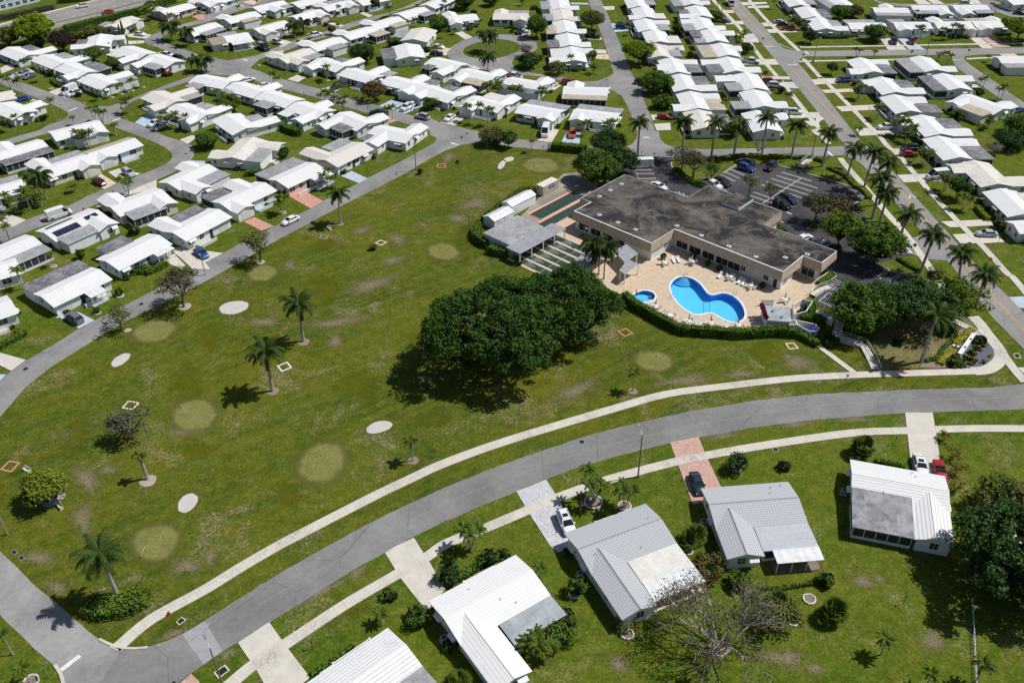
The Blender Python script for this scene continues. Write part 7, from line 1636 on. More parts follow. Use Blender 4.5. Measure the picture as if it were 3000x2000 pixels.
# sidewalks with joints
for name,pts,wd,lev in D['walks']:
 P=catmull(pts,4); mb=ribbon(P,wd,0,ZL(lev)+.022,'walk')
 d=0
 for i in range(len(P)-1):
  a=Vector(P[i]);b=Vector(P[i+1]);s=(b-a).length
  if s<1e-6: continue
  t=(b-a)/s;n=Vector((-t.y,t.x)); k=(1.5-d%1.5)%1.5
  while k<s:
   c=a+t*k; z=ZL(lev)+.026
   if random.random()<.5: mb.face([(*(c-n*wd/2-t*.012),z),(*(c-n*wd/2+t*.012),z),(*(c+n*wd/2+t*.012),z),(*(c+n*wd/2-t*.012),z)],'mulch')
   k+=1.5
  d+=s
 struct(name,mb.mesh(name))
for i,(pts,wd,mat,off,lv) in enumerate(D['marks']):
 struct('road_marking',ribbon(pts,wd,1,0,'mark_'+mat,off).mesh('road_marking')).location.z=ZL(lv)+.004+.0005*(i%5)
for pts,wd in D['kerbs']: struct('kerb',ribbon(catmull(pts,3),wd,0,.14,'kerb').mesh('kerb'))
def disc(pts,mat):
 mb=MB(); n=len(pts); cx=sum(p[0] for p in pts)/n; cy=sum(p[1] for p in pts)/n; A=sum(pts[i][0]*pts[(i+1)%n][1]-pts[(i+1)%n][0]*pts[i][1] for i in range(n)); pts=pts if A>0 else pts[::-1]
 L=lambda p,k:(cx+(p[0]-cx)*k,cy+(p[1]-cy)*k,0)
 for i in range(n):
  a,b=pts[i],pts[(i+1)%n]
  mb.face([L(a,0),L(a,.5),L(b,.5)],mat,[(0,0),(.5,0),(.5,0)]); mb.face([L(a,.5),L(a,1),L(b,1),L(b,.5)],mat,[(.5,0),(1,0),(1,0),(.5,0)])
 return mb.mesh(mat)
def ragged(cx,cy,r,n=28):
 ph=[random.uniform(0,6.28) for _ in range(3)]; return [(cx+r*k*math.cos(t),cy+r*k*math.sin(t)) for t,k in [(2*math.pi*i/n,1+.05*math.sin(6.28*3*i/n+ph[0])+.04*math.sin(6.28*5*i/n+ph[1])) for i in range(n)]]
grow=lambda P,k:[(sum(q[0] for q in P)/len(P)*(1-k)+p[0]*k,sum(q[1] for q in P)/len(P)*(1-k)+p[1]*k) for p in P]
EN={'bunker':'sand_bunker','green':'putting_green','worn':'bare_patch','yellowish':'dry_patch'}
for i,(name,cx,cy,ax,ay,ro) in enumerate(D['ell']):
 j=.03 if name in('bunker','green') else .16; f=[random.uniform(0,6.28) for _ in range(3)]; pts=[]
 for k in range(48):
  t=2*math.pi*k/48; q=1+j*math.sin(2*t+f[0])+j*.8*math.sin(3*t+f[1])+j*.5*math.sin(7*t+f[2]); x,y=ax*q*math.cos(t),ay*q*math.sin(t); pts.append((cx+x*math.cos(ro)-y*math.sin(ro),cy+x*math.sin(ro)+y*math.cos(ro)))
 if name=='bunker':
  struct('sand_bunker',disc(grow(pts,1.05),'sand')).location.z=.02; struct('bunker_rim',disc(grow(pts,1.5),'halo')).location.z=.016
 elif name=='green': struct('putting_green',disc(grow(pts,1.08),'green')).location.z=.012+.0003*i; struct('green_collar',disc(grow(pts,1.3),'halo')).location.z=.009
 else: struct(EN[name],disc(grow(pts,1.25),name)).location.z={'worn':.0062,'yellowish':.0045}[name]+.00003*i
for (x,y),r,m in D['rings']: struct('mulch_ring' if m=='mulch' else 'sand_patch',sheet(ragged(x,y,r),.024,m).mesh('mulch_ring'))
# ---------------------------------------------------------------- white stone planting rings
def stone_ring(r,seed):
 rnd=random.Random(seed); mb=MB(); n=max(8,int(2*math.pi*r/.28))
 for i in range(n):
  t=2*math.pi*i/n; a=.5*2*math.pi*r/n*.92; h=.16+.08*rnd.random(); rr=r+rnd.uniform(-.03,.03); M=Matrix.Translation((rr*math.cos(t),rr*math.sin(t),0))@Matrix.Rotation(t+rnd.uniform(-.2,.2),4,'Z'); k=len(mb.v)
  mb.box(-.1,.1,-a,a,0,h,'stone_white'); mb.xf(M,k)
 return mb.mesh('stone_ring')
for i,((x,y),r,lab) in enumerate(D['wrings']):
 t=empty('planting_ring',(x,y,0)); tag(t,LB(lab),'planting ring','white planting rings on the lawns')
 put('stone_border',stone_ring(r,i),t); mb=MB(); mb.prism([(r*.93*math.cos(k*.5236),r*.93*math.sin(k*.5236)) for k in range(12)],0,.09,'mulch'); put('mulch_bed',mb.mesh('mulch_bed'),t)
# ---------------------------------------------------------------- houses
def gable(mb,L,W,zr,ze,mat,th=.13,ridge='x',x0=None,x1=None,back=None):
 """two roof planes plus closed edges; ridge along local x from x0 to x1, centred on y=0"""
 x0=-L/2 if x0 is None else x0; x1=L/2 if x1 is None else x1; sl=math.hypot(W/2,zr-ze)
 for s,m in ((-1,mat),(1,back or mat)):
  y=s*W/2; a=[(x0,0,zr),(x1,0,zr),(x1,y,ze),(x0,y,ze)]
  uv=[(x0,0),(x1,0),(x1,sl),(x0,sl)]
  if s>0: a,uv=a[::-1],uv[::-1]
  a=a[::-1] ; uv=uv[::-1]
  mb.face(a,m,uv); mb.face([(p[0],p[1],p[2]-th) for p in a[::-1]],'trim')
  mb.face([(x0,y,ze-th),(x1,y,ze-th),(x1,y,ze),(x0,y,ze)],'trim')
  for x in (x0,x1): mb.face([(x,0,zr-th),(x,y,ze-th),(x,y,ze),(x,0,zr)],'trim')
def rot90(mb,k,sgn,cx,y0):
 # ridge-x block -> ridge along y at x=cx, starting at y0 going sgn
 for i in range(k,len(mb.v)):
  x,y,z=mb.v[i]; mb.v[i]=(cx+y,y0+sgn*x,z)
def gwall(mb,x0,x1,W,zt,zg,mat):
 """pentagonal walls"""
 h=W/2
 for s in (-1,1): mb.face([(x0,s*h,0),(x1,s*h,0),(x1,s*h,zt),(x0,s*h,zt)],mat)
 for x in (x0,x1): mb.face([(x,-h,0),(x,h,0),(x,h,zt),(x,0,zg),(x,-h,zt)],mat)
def win_mesh(w_,h_,kind='win'):
 mb=MB()
 mb.box(-w_/2-.07,w_/2+.07,-.03,.02,-.07,h_+.07,'trim')
 mb.box(-w_/2,w_/2,-.045,-.02,0,h_,'glass'); mb.box(-.03,.03,-.055,-.03,0,h_,'trim'); mb.box(-w_/2,w_/2,-.055,-.03,h_/2-.02,h_/2+.02,'trim')
 return mb.mesh('window')
WM=[win_mesh(1.1,1.1),win_mesh(1.7,1.2),win_mesh(.7,.9)]
def awn_mesh(w_,p=.85):
 mb=MB(); mb.face([(-w_/2,0,.45),(-w_/2,-p,0),(w_/2,-p,0),(w_/2,0,.45)],'metal_white',[(0,0),(0,1),(w_,1),(w_,0)]); mb.face([(-w_/2,-p,-.16),(w_/2,-p,-.16),(w_/2,-p,0),(-w_/2,-p,0)],'white')
 for x in (-w_/2,w_/2): mb.face([(x,0,.45),(x,-p,0),(x,-p,-.16),(x,0,.3)],'white')
 mb.face([(-w_/2,0,.41),(w_/2,0,.41),(w_/2,-p,-.04),(-w_/2,-p,-.04)],'white')
 return mb.mesh('awning')
AM=[awn_mesh(1.4),awn_mesh(2.0,1.0)]
mb=MB(); mb.box(-1.25,1.25,-.05,.02,0,2.05,'door')
for k in range(1,5): mb.box(-1.25,1.25,-.06,-.045,k*.41-.012,k*.41+.012,'flat_g')
GD=mb.mesh('garage_door')
mb=MB(); mb.box(-.5,.5,-.04,.02,0,2.1,'trim'); mb.box(-.42,.42,-.055,-.03,0,2.02,'shutter'); FD=mb.mesh('front_door')
mb=MB(); mb.box(-.7,.7,-.04,.02,.9,2.0,'shutter'); SH=mb.mesh('shutter')
mb=MB(); mb.box(-.4,.4,-.4,.4,.1,.85,'sign_back'); mb.tube((0,0,.85),(0,0,.87),.3,.3,'pole_dark',12); mb.box(-.5,.5,-.5,.5,0,.1,'conc'); ACM=mb.mesh('air_conditioner')
mb=MB(); mb.tube((0,0,0),(0,0,.28),.05,.05,'sign_back',6); mb.tube((0,0,.28),(.12,0,.36),.06,.06,'sign_back',6); VM=mb.mesh('roof_vent')
def rail_mesh(L):
 mb=MB(); n=int(L/.24)
 mb.box(-L/2,L/2,-.08,.08,0,.12,'white'); mb.box(-L/2,L/2,-.08,.08,.62,.74,'white')
 for i in range(n): x=-L/2+.12+i*.24; mb.box(x-.05,x+.05,-.05,.05,.12,.62,'white')
 for x in (-L/2,L/2): mb.box(x-.13,x+.13,-.13,.13,0,.82,'white')
 return mb.mesh('porch_rail')
RM={k:rail_mesh(k) for k in (4,5.5)}
FLATZ=.02
def pane(name,me,t,s,axis,x,y,z):
 """attach a wall fitting facing outward. axis 'y': wall at y, outward sign s; axis 'x': wall at x"""
 rz={('y',-1):0,('y',1):math.pi,('x',1):math.pi/2,('x',-1):-math.pi/2}[(axis,s)]
 return put(name,me,t,(x,y,z),rz)
HN=0
def house(h):
 global HN; HN+=1; rnd=random.Random(HN*31+5)
 L,W,blocks,f,near=h['L'],h['W'],h['b'],h['f'],h.get('near',0)
 t=empty('bungalow',(h['x'],h['y'],0),h['a']); tag(t,LB(h['lab']),'house','white bungalows of the neighbourhood')
 zr,ze=3.42,2.5; wm='wall_'+h.get('wall','white')
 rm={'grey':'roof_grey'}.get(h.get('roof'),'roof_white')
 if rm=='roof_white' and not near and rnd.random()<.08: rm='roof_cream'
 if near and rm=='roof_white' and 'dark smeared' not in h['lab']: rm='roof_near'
 bm=None
 if h.get('back'): bm='roof_tan'
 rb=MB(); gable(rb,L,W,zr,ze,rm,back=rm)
 if bm:
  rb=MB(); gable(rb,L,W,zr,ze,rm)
  s=-f; i=0 if s<0 else None
  for fi in range(len(rb.f)):
   c=sum((Vector(rb.v[k]) for k in rb.f[fi]),Vector())/len(rb.f[fi])
   if rb.m[fi]==rb.mi(rm) and c.y*s>0: rb.m[fi]=rb.mi(bm)
 if h.get('brown'):
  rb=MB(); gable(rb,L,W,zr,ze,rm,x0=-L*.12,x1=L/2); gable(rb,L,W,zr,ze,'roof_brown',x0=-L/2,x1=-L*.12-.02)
 wb=MB(); gwall(wb,-L/2+.45,L/2-.45,W-1.1,ze,zr-.16,wm)
 wings={}
 for b in blocks:
  if b[0]=='w':
   _,s,tt,ln=b; ww=5.4; cx=-L/2+tt*L; cx=max(-L/2+ww/2+.04,min(L/2-ww/2-.04,cx)); zw=zr-.1
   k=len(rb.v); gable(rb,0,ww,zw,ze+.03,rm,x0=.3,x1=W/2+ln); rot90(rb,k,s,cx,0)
   k=len(wb.v); gwall(wb,.5,W/2+ln-.4,ww-.9,ze,zw-.16,wm); rot90(wb,k,s,cx,0); wings.setdefault(s,[]).append((cx,W/2+ln-.4,ln,ww))
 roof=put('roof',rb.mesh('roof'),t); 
 # make every outer roof face point up
 wall=put('wall',wb.mesh('wall'),t)
 if near:
  cb=MB(); cb.box(-L/2,L/2,-.09,.09,zr-.01,zr+.05,'metal_rib' if h.get('roof') else 'trim'); put('ridge_cap',cb.mesh('ridge_cap'),roof)
  for s in (1,-1):
   for cx,yy,ln,ww in wings.get(s,[]):
    cb=MB(); y0,y1=sorted((s*.9,s*(yy+.4))); cb.box(cx-.09,cx+.09,y0,y1,zr-.10,zr-.05,'metal_rib' if h.get('roof') else 'trim'); put('ridge_cap',cb.mesh('ridge_cap'),roof)
  for k in range(3): 
   vx,vy=rnd.uniform(-L*.4,L*.4),rnd.choice((-1,1))*rnd.uniform(1,W*.4); put('roof_vent',VM,roof,(vx,vy,zr-(zr-ze)*abs(vy)/(W/2)-.03),rnd.uniform(0,6))
 for b in blocks:
  if b[0] in 'fmc':
   _,s,t0,t1,dep,col=b; xa,xb=-L/2+t0*L,-L/2+t1*L; xa+=.05; xb-=.05
   if b[0]=='f':
    y0=W/2-(1.8 if col=='q' else .0 if near else .8); y1=W/2+dep; z0=ze+(.44 if col=='q' else .05 if near else .24); mt={'g':'flat_g','d':'flat_d','t':'flat_t','w':'flat_w','r':'flat_r','s':'flat_s','k':'flat_k','v':'flat_v','q':'flat_q'}[col]
    m2=MB(); zd=.5 if col=='q' else .12; A=[(xa,s*y0,z0),(xb,s*y0,z0),(xb,s*y1,z0-zd),(xa,s*y1,z0-zd)]; uv=[(xa,0),(xb,0),(xb,dep),(xa,dep)]
    if s<0: A,uv=A[::-1],uv[::-1]
    z0=z0-zd+.12; m2.face(A,mt,uv); B=[(p[0],p[1],p[2]-.14) for p in A]; m2.face(B[::-1],'trim')
    for i in range(4): j=(i+1)%4; m2.face([B[i],B[j],A[j],A[i]],'trim')
    put('flat_roof',m2.mesh('flat_roof'),t)
    m3=MB(); ya,yb=sorted((s*(W/2-.6),s*(y1-.25))); scr=rnd.random()<.55 or near
    m3.box(xa+.25,xb-.25,ya,yb,0,z0-.27,'screen' if scr else wm)
    if scr:
     m3.box(xa+.22,xb-.22,ya-.02,yb+.02,0,.55,wm); n=max(2,int((xb-xa)/1.5))
     for i in range(n+1):
      x=xa+.25+(xb-xa-.5)*i/n
      m3.box(x-.05,x+.05,s*(y1-.25)-.05,s*(y1-.25)+.05,0,z0-.27,'trim')
     m3.box(xa+.2,xb-.2,ya-.03,yb+.03,z0-.45,z0-.28,'trim')
    put('sunroom',m3.mesh('sunroom'),t); near_y=y1
   elif b[0]=='m':
    fy=W/2+[q[4] for q in blocks if q[0]=='f' and q[1]==s][0]; m2=MB(); A=[(xa,s*fy,2.5),(xb,s*fy,2.5),(xb,s*(fy+dep),2.3),(xa,s*(fy+dep),2.3)]; uv=[(xa,0),(xb,0),(xb,dep),(xa,dep)]
    if s<0: A,uv=A[::-1],uv[::-1]
    m2.face(A,'metal_white',uv); B=[(p[0],p[1],p[2]-.08) for p in A]; m2.face(B[::-1],'trim')
    for i in range(4): j=(i+1)%4; m2.face([B[i],B[j],A[j],A[i]],'trim')
    put('patio_roof',m2.mesh('patio_roof'),t)
    m3=MB(); 
    for i in range(4): x=xa+.15+(xb-xa-.3)*i/3; m3.box(x-.06,x+.06,s*(fy+dep-.15)-.06,s*(fy+dep-.15)+.06,0,2.25,'trim')
    put('patio_post',m3.mesh('patio_posts'),t); m4=MB(); ya,yb=sorted((s*fy,s*(fy+dep))); m4.box(xa,xb,ya,yb,0,.06,'tanc'); put('patio_slab',m4.mesh('patio_slab'),t)
   else:
    base=W/2
    fl=[q[4] for q in blocks if q[0]=='f' and q[1]==s and q[2]<=t0+.02 and q[3]>=t1-.3]
    if fl: base=W/2+fl[0]
    m2=MB(); z0=ze-.04; A=[(xa,s*(base-.1),z0),(xb,s*(base-.1),z0),(xb,s*(base+dep),z0-.2),(xa,s*(base+dep),z0-.2)]; uv=[(xa,0),(xb,0),(xb,dep),(xa,dep)]
    if s<0: A,uv=A[::-1],uv[::-1]
    m2.face(A,'metal_white',uv); B=[(p[0],p[1],p[2]-.08) for p in A]; m2.face(B[::-1],'trim')
    for i in range(4): j=(i+1)%4; m2.face([B[i],B[j],A[j],A[i]],'trim')
    put('porch_roof',m2.mesh('porch_roof'),t)
    m3=MB()
    for i in range(4): x=xa+.15+(xb-xa-.3)*i/3; m3.box(x-.06,x+.06,s*(base+dep-.15)-.06,s*(base+dep-.15)+.06,0,z0-.27,'trim')
    put('porch_post',m3.mesh('porch_posts'),t); m4=MB(); ya,yb=sorted((s*base,s*(base+dep))); m4.box(xa,xb,ya,yb,0,.06,'bconc' if not near else 'mulch'); put('patio_slab',m4.mesh('patio_slab'),t)
 # fittings on walls
 hw=W/2-.55
 occ={-1:[],1:[]}
 for s in (-1,1):
  for cx,yy,ln,ww in wings.get(s,[]): occ[s].append((cx-ww/2,cx+ww/2))
  for b in blocks:
   if b[0] in 'f' and b[1]==s: occ[s].append((-L/2+b[2]*L,-L/2+b[3]*L))
 free=lambda s,x: all(not(a-.6<x<b+.6) for a,b in occ[s])
 # garage
 if wings.get(f):
  cx,yy,ln,ww=wings[f][0]; pane('garage_door',GD,t,f,'y',cx,f*yy,0); occx=cx
 else:
  occx=-L/2+2.6 if rnd.random()<.5 else L/2-2.6
  if free(f,occx): pane('garage_door',GD,t,f,'y',occx,f*hw,0)
  occ[f].append((occx-1.3,occx+1.3))
 dx=occx+(3.6 if occx<0 else -3.6)
 if free(f,dx): pane('front_door',FD,t,f,'y',dx,f*hw,0); occ[f].append((dx-.5,dx+.5))
 for s in (-1,1):
  x=-L/2+1.6
  while x<L/2-1.2:
   if free(s,x):
    w1=WM[rnd.choice((0,1,1))]; pane('window',w1,t,s,'y',x,s*hw,.95)
    if rnd.random()<.4: pane('awning',AM[1],t,s,'y',x,s*(hw+.03),2.0)
   x+=2.9
 for sx in (-1,1):
  for y in (-hw*.55,hw*.45):
   if rnd.random()<.8: pane('window',WM[2] if rnd.random()<.6 else WM[0],t,sx,'x',sx*(L/2-.45),y,1.0)
   if rnd.random()<(.8 if near else .45): pane('awning',AM[0],t,sx,'x',sx*(L/2-.42),y,1.95)
 for s in (-1,1):
  for cx,yy,ln,ww in wings.get(s,[]):
   if s!=f or cx!=occx: pane('window',WM[0],t,s,'y',cx+rnd.uniform(-.6,.6),s*yy,.95)
   if rnd.random()<.6 and s!=f: pane('awning',AM[0],t,s,'y',cx+1.2,s*(yy+.02),1.95)
   for sx in (-1,1):
    if ln>2.5: pane('window',WM[2],t,sx,'x',cx+sx*(ww/2-.45),s*(W/2+ln*.4),1.0)
 # front porch rail and slab
 if rnd.random()<.55 or near:
  rx=-occx*.45; k=5.5 if rnd.random()<.5 else 4
  if not any(b[0]=='f' and b[1]==f for b in blocks):
   m4=MB(); ya,yb=sorted((f*(hw+.1),f*(hw+1.9))); m4.box(rx-k/2,rx+k/2,ya,yb,0,.08,rnd.choice(('bconc','conc','walk'))); put('porch_slab',m4.mesh('porch_slab'),t)
   put('porch_rail',RM[k],t,(rx,f*(hw+1.9),0),0)
 if near and not h.get('noac'): put('air_conditioner',ACM,t,(-L/2-.6,rnd.uniform(-3,0),0))
 if h.get('solar'):
  m5=MB(); sl=math.atan2(zr-ze,W/2)
  def pan(x0,x1,d0,d1,s):
   z=lambda d:zr-d*math.sin(sl)+.12; y=lambda d:s*d*math.cos(sl); A=[(x0,y(d0),z(d0)),(x1,y(d0),z(d0)),(x1,y(d1),z(d1)),(x0,y(d1),z(d1))]; uv=[(x0,d0),(x1,d0),(x1,d1),(x0,d1)]
   if s<0: A,uv=A[::-1],uv[::-1]
   m5.face(A,'solar',uv); B=[(p[0],p[1],p[2]-.05) for p in A]
   for i in range(4): j=(i+1)%4; m5.face([B[i],B[j],A[j],A[i]],'sign_back')
  sa=h['solar']; pan(-L/2+1.2,-L/2+7.2,1.1,3.2,sa); pan(L/2-4.2,L/2-1.2,.6,2.0,sa); pan(-L/2+1.5,-L/2+8,1.5,2.6,-sa)
  put('solar_panel',m5.mesh('solar_panels'),roof)
 return t
for h in D['houses']: house(h)
SPOT=[]
for i,h in enumerate(D['houses']):
 rnd=random.Random(i*7+1)
 for k in range(rnd.choice((1,2,2,3))):
  lx=rnd.uniform(-.48,.48)*h['L']; s=rnd.choice((h['f'],h['f'],-h['f'])); ly=s*(h['W']/2+rnd.uniform(-.1,.5))
  if any(b[0]!='c' and b[1]==s and (b[0]!='w' or abs(-h['L']/2+b[2]*h['L']-lx)<4) for b in h['b']): lx=rnd.choice((-1,1))*(h['L']/2+.3); ly=rnd.uniform(-3.5,3.5)
  ca,sa=math.cos(h['a']),math.sin(h['a']); SPOT.append((h['x']+lx*ca-ly*sa,h['y']+lx*sa+ly*ca,rnd.uniform(.5,1.05),rnd.randrange(5),h['lab']))
# ---------------------------------------------------------------- trees
def crown_mesh(seed,R_,ry,H,cb,col,dens,bare=False):
 rs=np.random.RandomState(seed); np.random.seed(seed)
 rz=(H-cb)/2; cz=cb+rz; area=4*math.pi*((R_*ry)**.8+2*(R_*rz)**.8)/3
 q=.42 if R_>6 else (.36 if R_>3 else .27)
 ncl=max(10,int(area*.55*dens)); cr=min(1.35,R_*.36)
 d=rs.normal(size=(ncl,3)); d/=np.linalg.norm(d,axis=1,keepdims=True); d[:,2]=np.where(d[:,2]<-.25,-d[:,2]*.8,d[:,2])
 # uneven outline
 ph=rs.uniform(0,6.28,6); k=1+.10*np.sin(3*np.arctan2(d[:,1],d[:,0])+ph[0])+.08*np.sin(5*np.arctan2(d[:,1],d[:,0])+ph[1])+.07*np.sin(4*d[:,2]+ph[2])
 rad=rs.uniform(.80,1.0,ncl)*k if dens>=.75 else rs.uniform(.35,1.02,ncl)*k
 c=d*rad[:,None]*np.array([R_-cr*.6,ry-cr*.6,rz-cr*.3])
 per=int((cr*cr*11)/(q*q)*(.85 if dens>=.75 else .5)); per=max(14,min(per,95))
 dd=rs.normal(size=(ncl,per,3)); dd/=np.linalg.norm(dd,axis=2,keepdims=True); rr=rs.uniform(.55,1,(ncl,per,1))*cr*rs.uniform(.65,1.25,(ncl,1,1))
 P=(c[:,None,:]+dd*rr*np.array([1,1,.8])).reshape(-1,3); P[:,2]+=cz; Nn=(dd+rs.normal(size=dd.shape)*.45+np.array([0,0,.35])).reshape(-1,3)
 keep=P[:,2]>max(.02,cb*.6); P=P[keep];Nn=Nn[keep]
 V,n=quads(P,Nn,rs.uniform(.6,1.25,len(P))*q,None,None); parts=[(V,n,0)]; mats=['fol_'+col]
 if dens>=.75:
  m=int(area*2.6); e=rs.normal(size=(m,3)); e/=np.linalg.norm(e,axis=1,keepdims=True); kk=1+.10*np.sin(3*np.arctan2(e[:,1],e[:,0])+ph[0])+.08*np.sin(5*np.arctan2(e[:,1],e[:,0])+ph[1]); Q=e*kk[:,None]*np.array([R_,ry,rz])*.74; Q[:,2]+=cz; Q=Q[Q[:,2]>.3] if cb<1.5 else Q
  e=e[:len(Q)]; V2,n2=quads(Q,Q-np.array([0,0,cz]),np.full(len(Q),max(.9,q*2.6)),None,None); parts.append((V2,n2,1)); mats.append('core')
 return npmesh('crown',parts,mats)
def limbs(seed,R_,ry,H,cb,twigs=False,mat='bark'):
 rnd=random.Random(seed); mb=MB(); r0=max(.09,R_*.045); zc=max(.5,cb*.75); lean=Vector((rnd.uniform(-.3,.3),rnd.uniform(-.3,.3),0))
 top=Vector((lean.x,lean.y,zc)); mb.tube((0,0,-.05),top,r0*1.25,r0*.9,mat,8)
 n=7 if not twigs else 10
 for i in range(n):
  t=2*math.pi*i/n+rnd.uniform(-.3,.3); e=Vector((math.cos(t)*R_*rnd.uniform(.45,.8),math.sin(t)*ry*rnd.uniform(.45,.8),zc+(H-zc)*rnd.uniform(.45,.85))); mid=top.lerp(e,.5)+Vector((0,0,rnd.uniform(-.1,.35)))
  mb.tube(top,mid,r0*.62,r0*.42,mat,5); mb.tube(mid,e,r0*.42,r0*.15,mat,5)
  for j in range(3 if not twigs else 7):
   s=mid.lerp(e,rnd.uniform(0,1)); u=s+Vector((rnd.uniform(-1,1),rnd.uniform(-1,1),rnd.uniform(.1,.9)))*R_*.34; mb.tube(s,u,r0*.2,r0*.06,mat,4)
   if twigs:
    for k in range(4): s2=s.lerp(u,rnd.uniform(.3,1)); mb.tube(s2,s2+Vector((rnd.uniform(-1,1),rnd.uniform(-1,1),rnd.uniform(-.1,.9)))*R_*.2,r0*.07,r0*.03,mat,3)
 return mb.mesh('trunk')
TKEY='name x y R ry H cb col d rot lab'.split()
for i,q in enumerate(D['trees']):
 q=dict(zip(TKEY,q))
 t=empty(q['name'],(q['x'],q['y'],0),q['rot']); tag(t,q['lab'],{'shade_tree':'tree','banyan_tree':'tree','pandanus_tree':'tree','round_shrub':'shrub','croton_shrub':'shrub','flowering_bush':'bush','bush':'bush','thicket':'thicket','palm_thicket':'palm'}[q['name']])
 bare=q['col'] in('bare','greybare')
 if q['H']>1.9 or bare: put('trunk',limbs(i,q['R'],q['ry'],q['H'],q['cb'],bare,'bark_pale' if bare else 'bark'),t)
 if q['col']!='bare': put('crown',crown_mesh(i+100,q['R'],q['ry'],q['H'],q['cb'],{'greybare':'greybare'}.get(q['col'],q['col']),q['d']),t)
SHM=[crown_mesh(700+k,1,1,1.15,0,c,1) for k,c in enumerate(('mid','hedge','darkm','bright','rustg'))]
for x,y,r,k,lab in SPOT:
 w_=f"near a bungalow {ROWP[lab[2]]}" if not isinstance(lab,str) else 'beside the wall of a near front house'
 tag(put('foundation_shrub',SHM[k],None,(x,y,0),r*9,(r,r,r*.9)),f"{('green','hedge green','dark green','light green','orange tinged')[k]} small wall shrub {w_}",'shrub','small shrubs at the bungalow walls')
# big leafless tree
def bare_tree(x,y,H,R_,lab):
 rnd=random.Random(3); t=empty('bare_tree',(x,y,0)); tag(t,lab,'tree'); mb=MB(); tw=MB()
 def grow(p,dr,ln,r,dep):
  q=p+dr*ln; (mb if dep<3 else tw).tube(p,q,r,r*.66,'bark_pale',6 if dep<3 else 3,dep<2)
  if dep>=6: return
  n=3 if dep<4 else 2
  for i in range(n):
   a=dr.orthogonal().normalized(); a.rotate(Matrix.Rotation(rnd.uniform(0,6.28),3,dr)); nd=(dr+a*rnd.uniform(.45,.95)+Vector((0,0,.10))).normalized()
   if nd.z<-.1: nd.z=.05
   grow(q,nd,ln*rnd.uniform(.66,.9),r*.6,dep+1)
 for i in range(7):
  a=2*math.pi*i/7+rnd.uniform(-.3,.3); grow(Vector((0,0,.5)),Vector((math.cos(a)*.8,math.sin(a)*.8,rnd.uniform(.5,1.3))).normalized(),2.9,.18,1)
 mb.tube((0,0,-.1),(0,0,.6),.5,.36,'bark_pale',10)
 put('trunk',mb.mesh('trunk'),t); put('twigs',tw.mesh('twigs'),t); rs=np.random.RandomState(4); np.random.seed(4); q=np.array(tw.v)[::3]; q=q[rs.rand(len(q))<.9]+rs.normal(size=3)*.1; V,k=quads(q+rs.normal(size=q.shape)*.22,rs.normal(size=q.shape),rs.uniform(.14,.30,len(q)),None,None); put('sparse_leaves',npmesh('sparse_leaves',[(V,k,0)],['fol_brownish']),t)
bare_tree(*D['bigbare'],6.5,6,'large leafless tree with pale spreading branches, bottom right of centre')
# cypress
for (x,y),h,lab in D['cypress']:
 t=empty('cypress_tree',(x,y,0)); tag(t,lab,'tree','slim cypress spires'); rs=np.random.RandomState(int(h*10)); np.random.seed(1); n=1400; z=rs.uniform(.2,h,n); r=.62*np.sin(np.clip(1-z/h,0,1)*2.2+.25)*rs.uniform(.6,1,n); a=rs.uniform(0,6.28,n); P=np.stack([r*np.cos(a),r*np.sin(a),z],1); V,k=quads(P,np.stack([np.cos(a),np.sin(a),np.full(n,.4)],1),np.full(n,.26),None,None); put('crown',npmesh('crown',[(V,k,0)],['fol_darkm']),t); mb=MB(); mb.tube((0,0,0),(0,0,h*.7),.12,.05,'bark'); put('trunk',mb.mesh('trunk'),t)
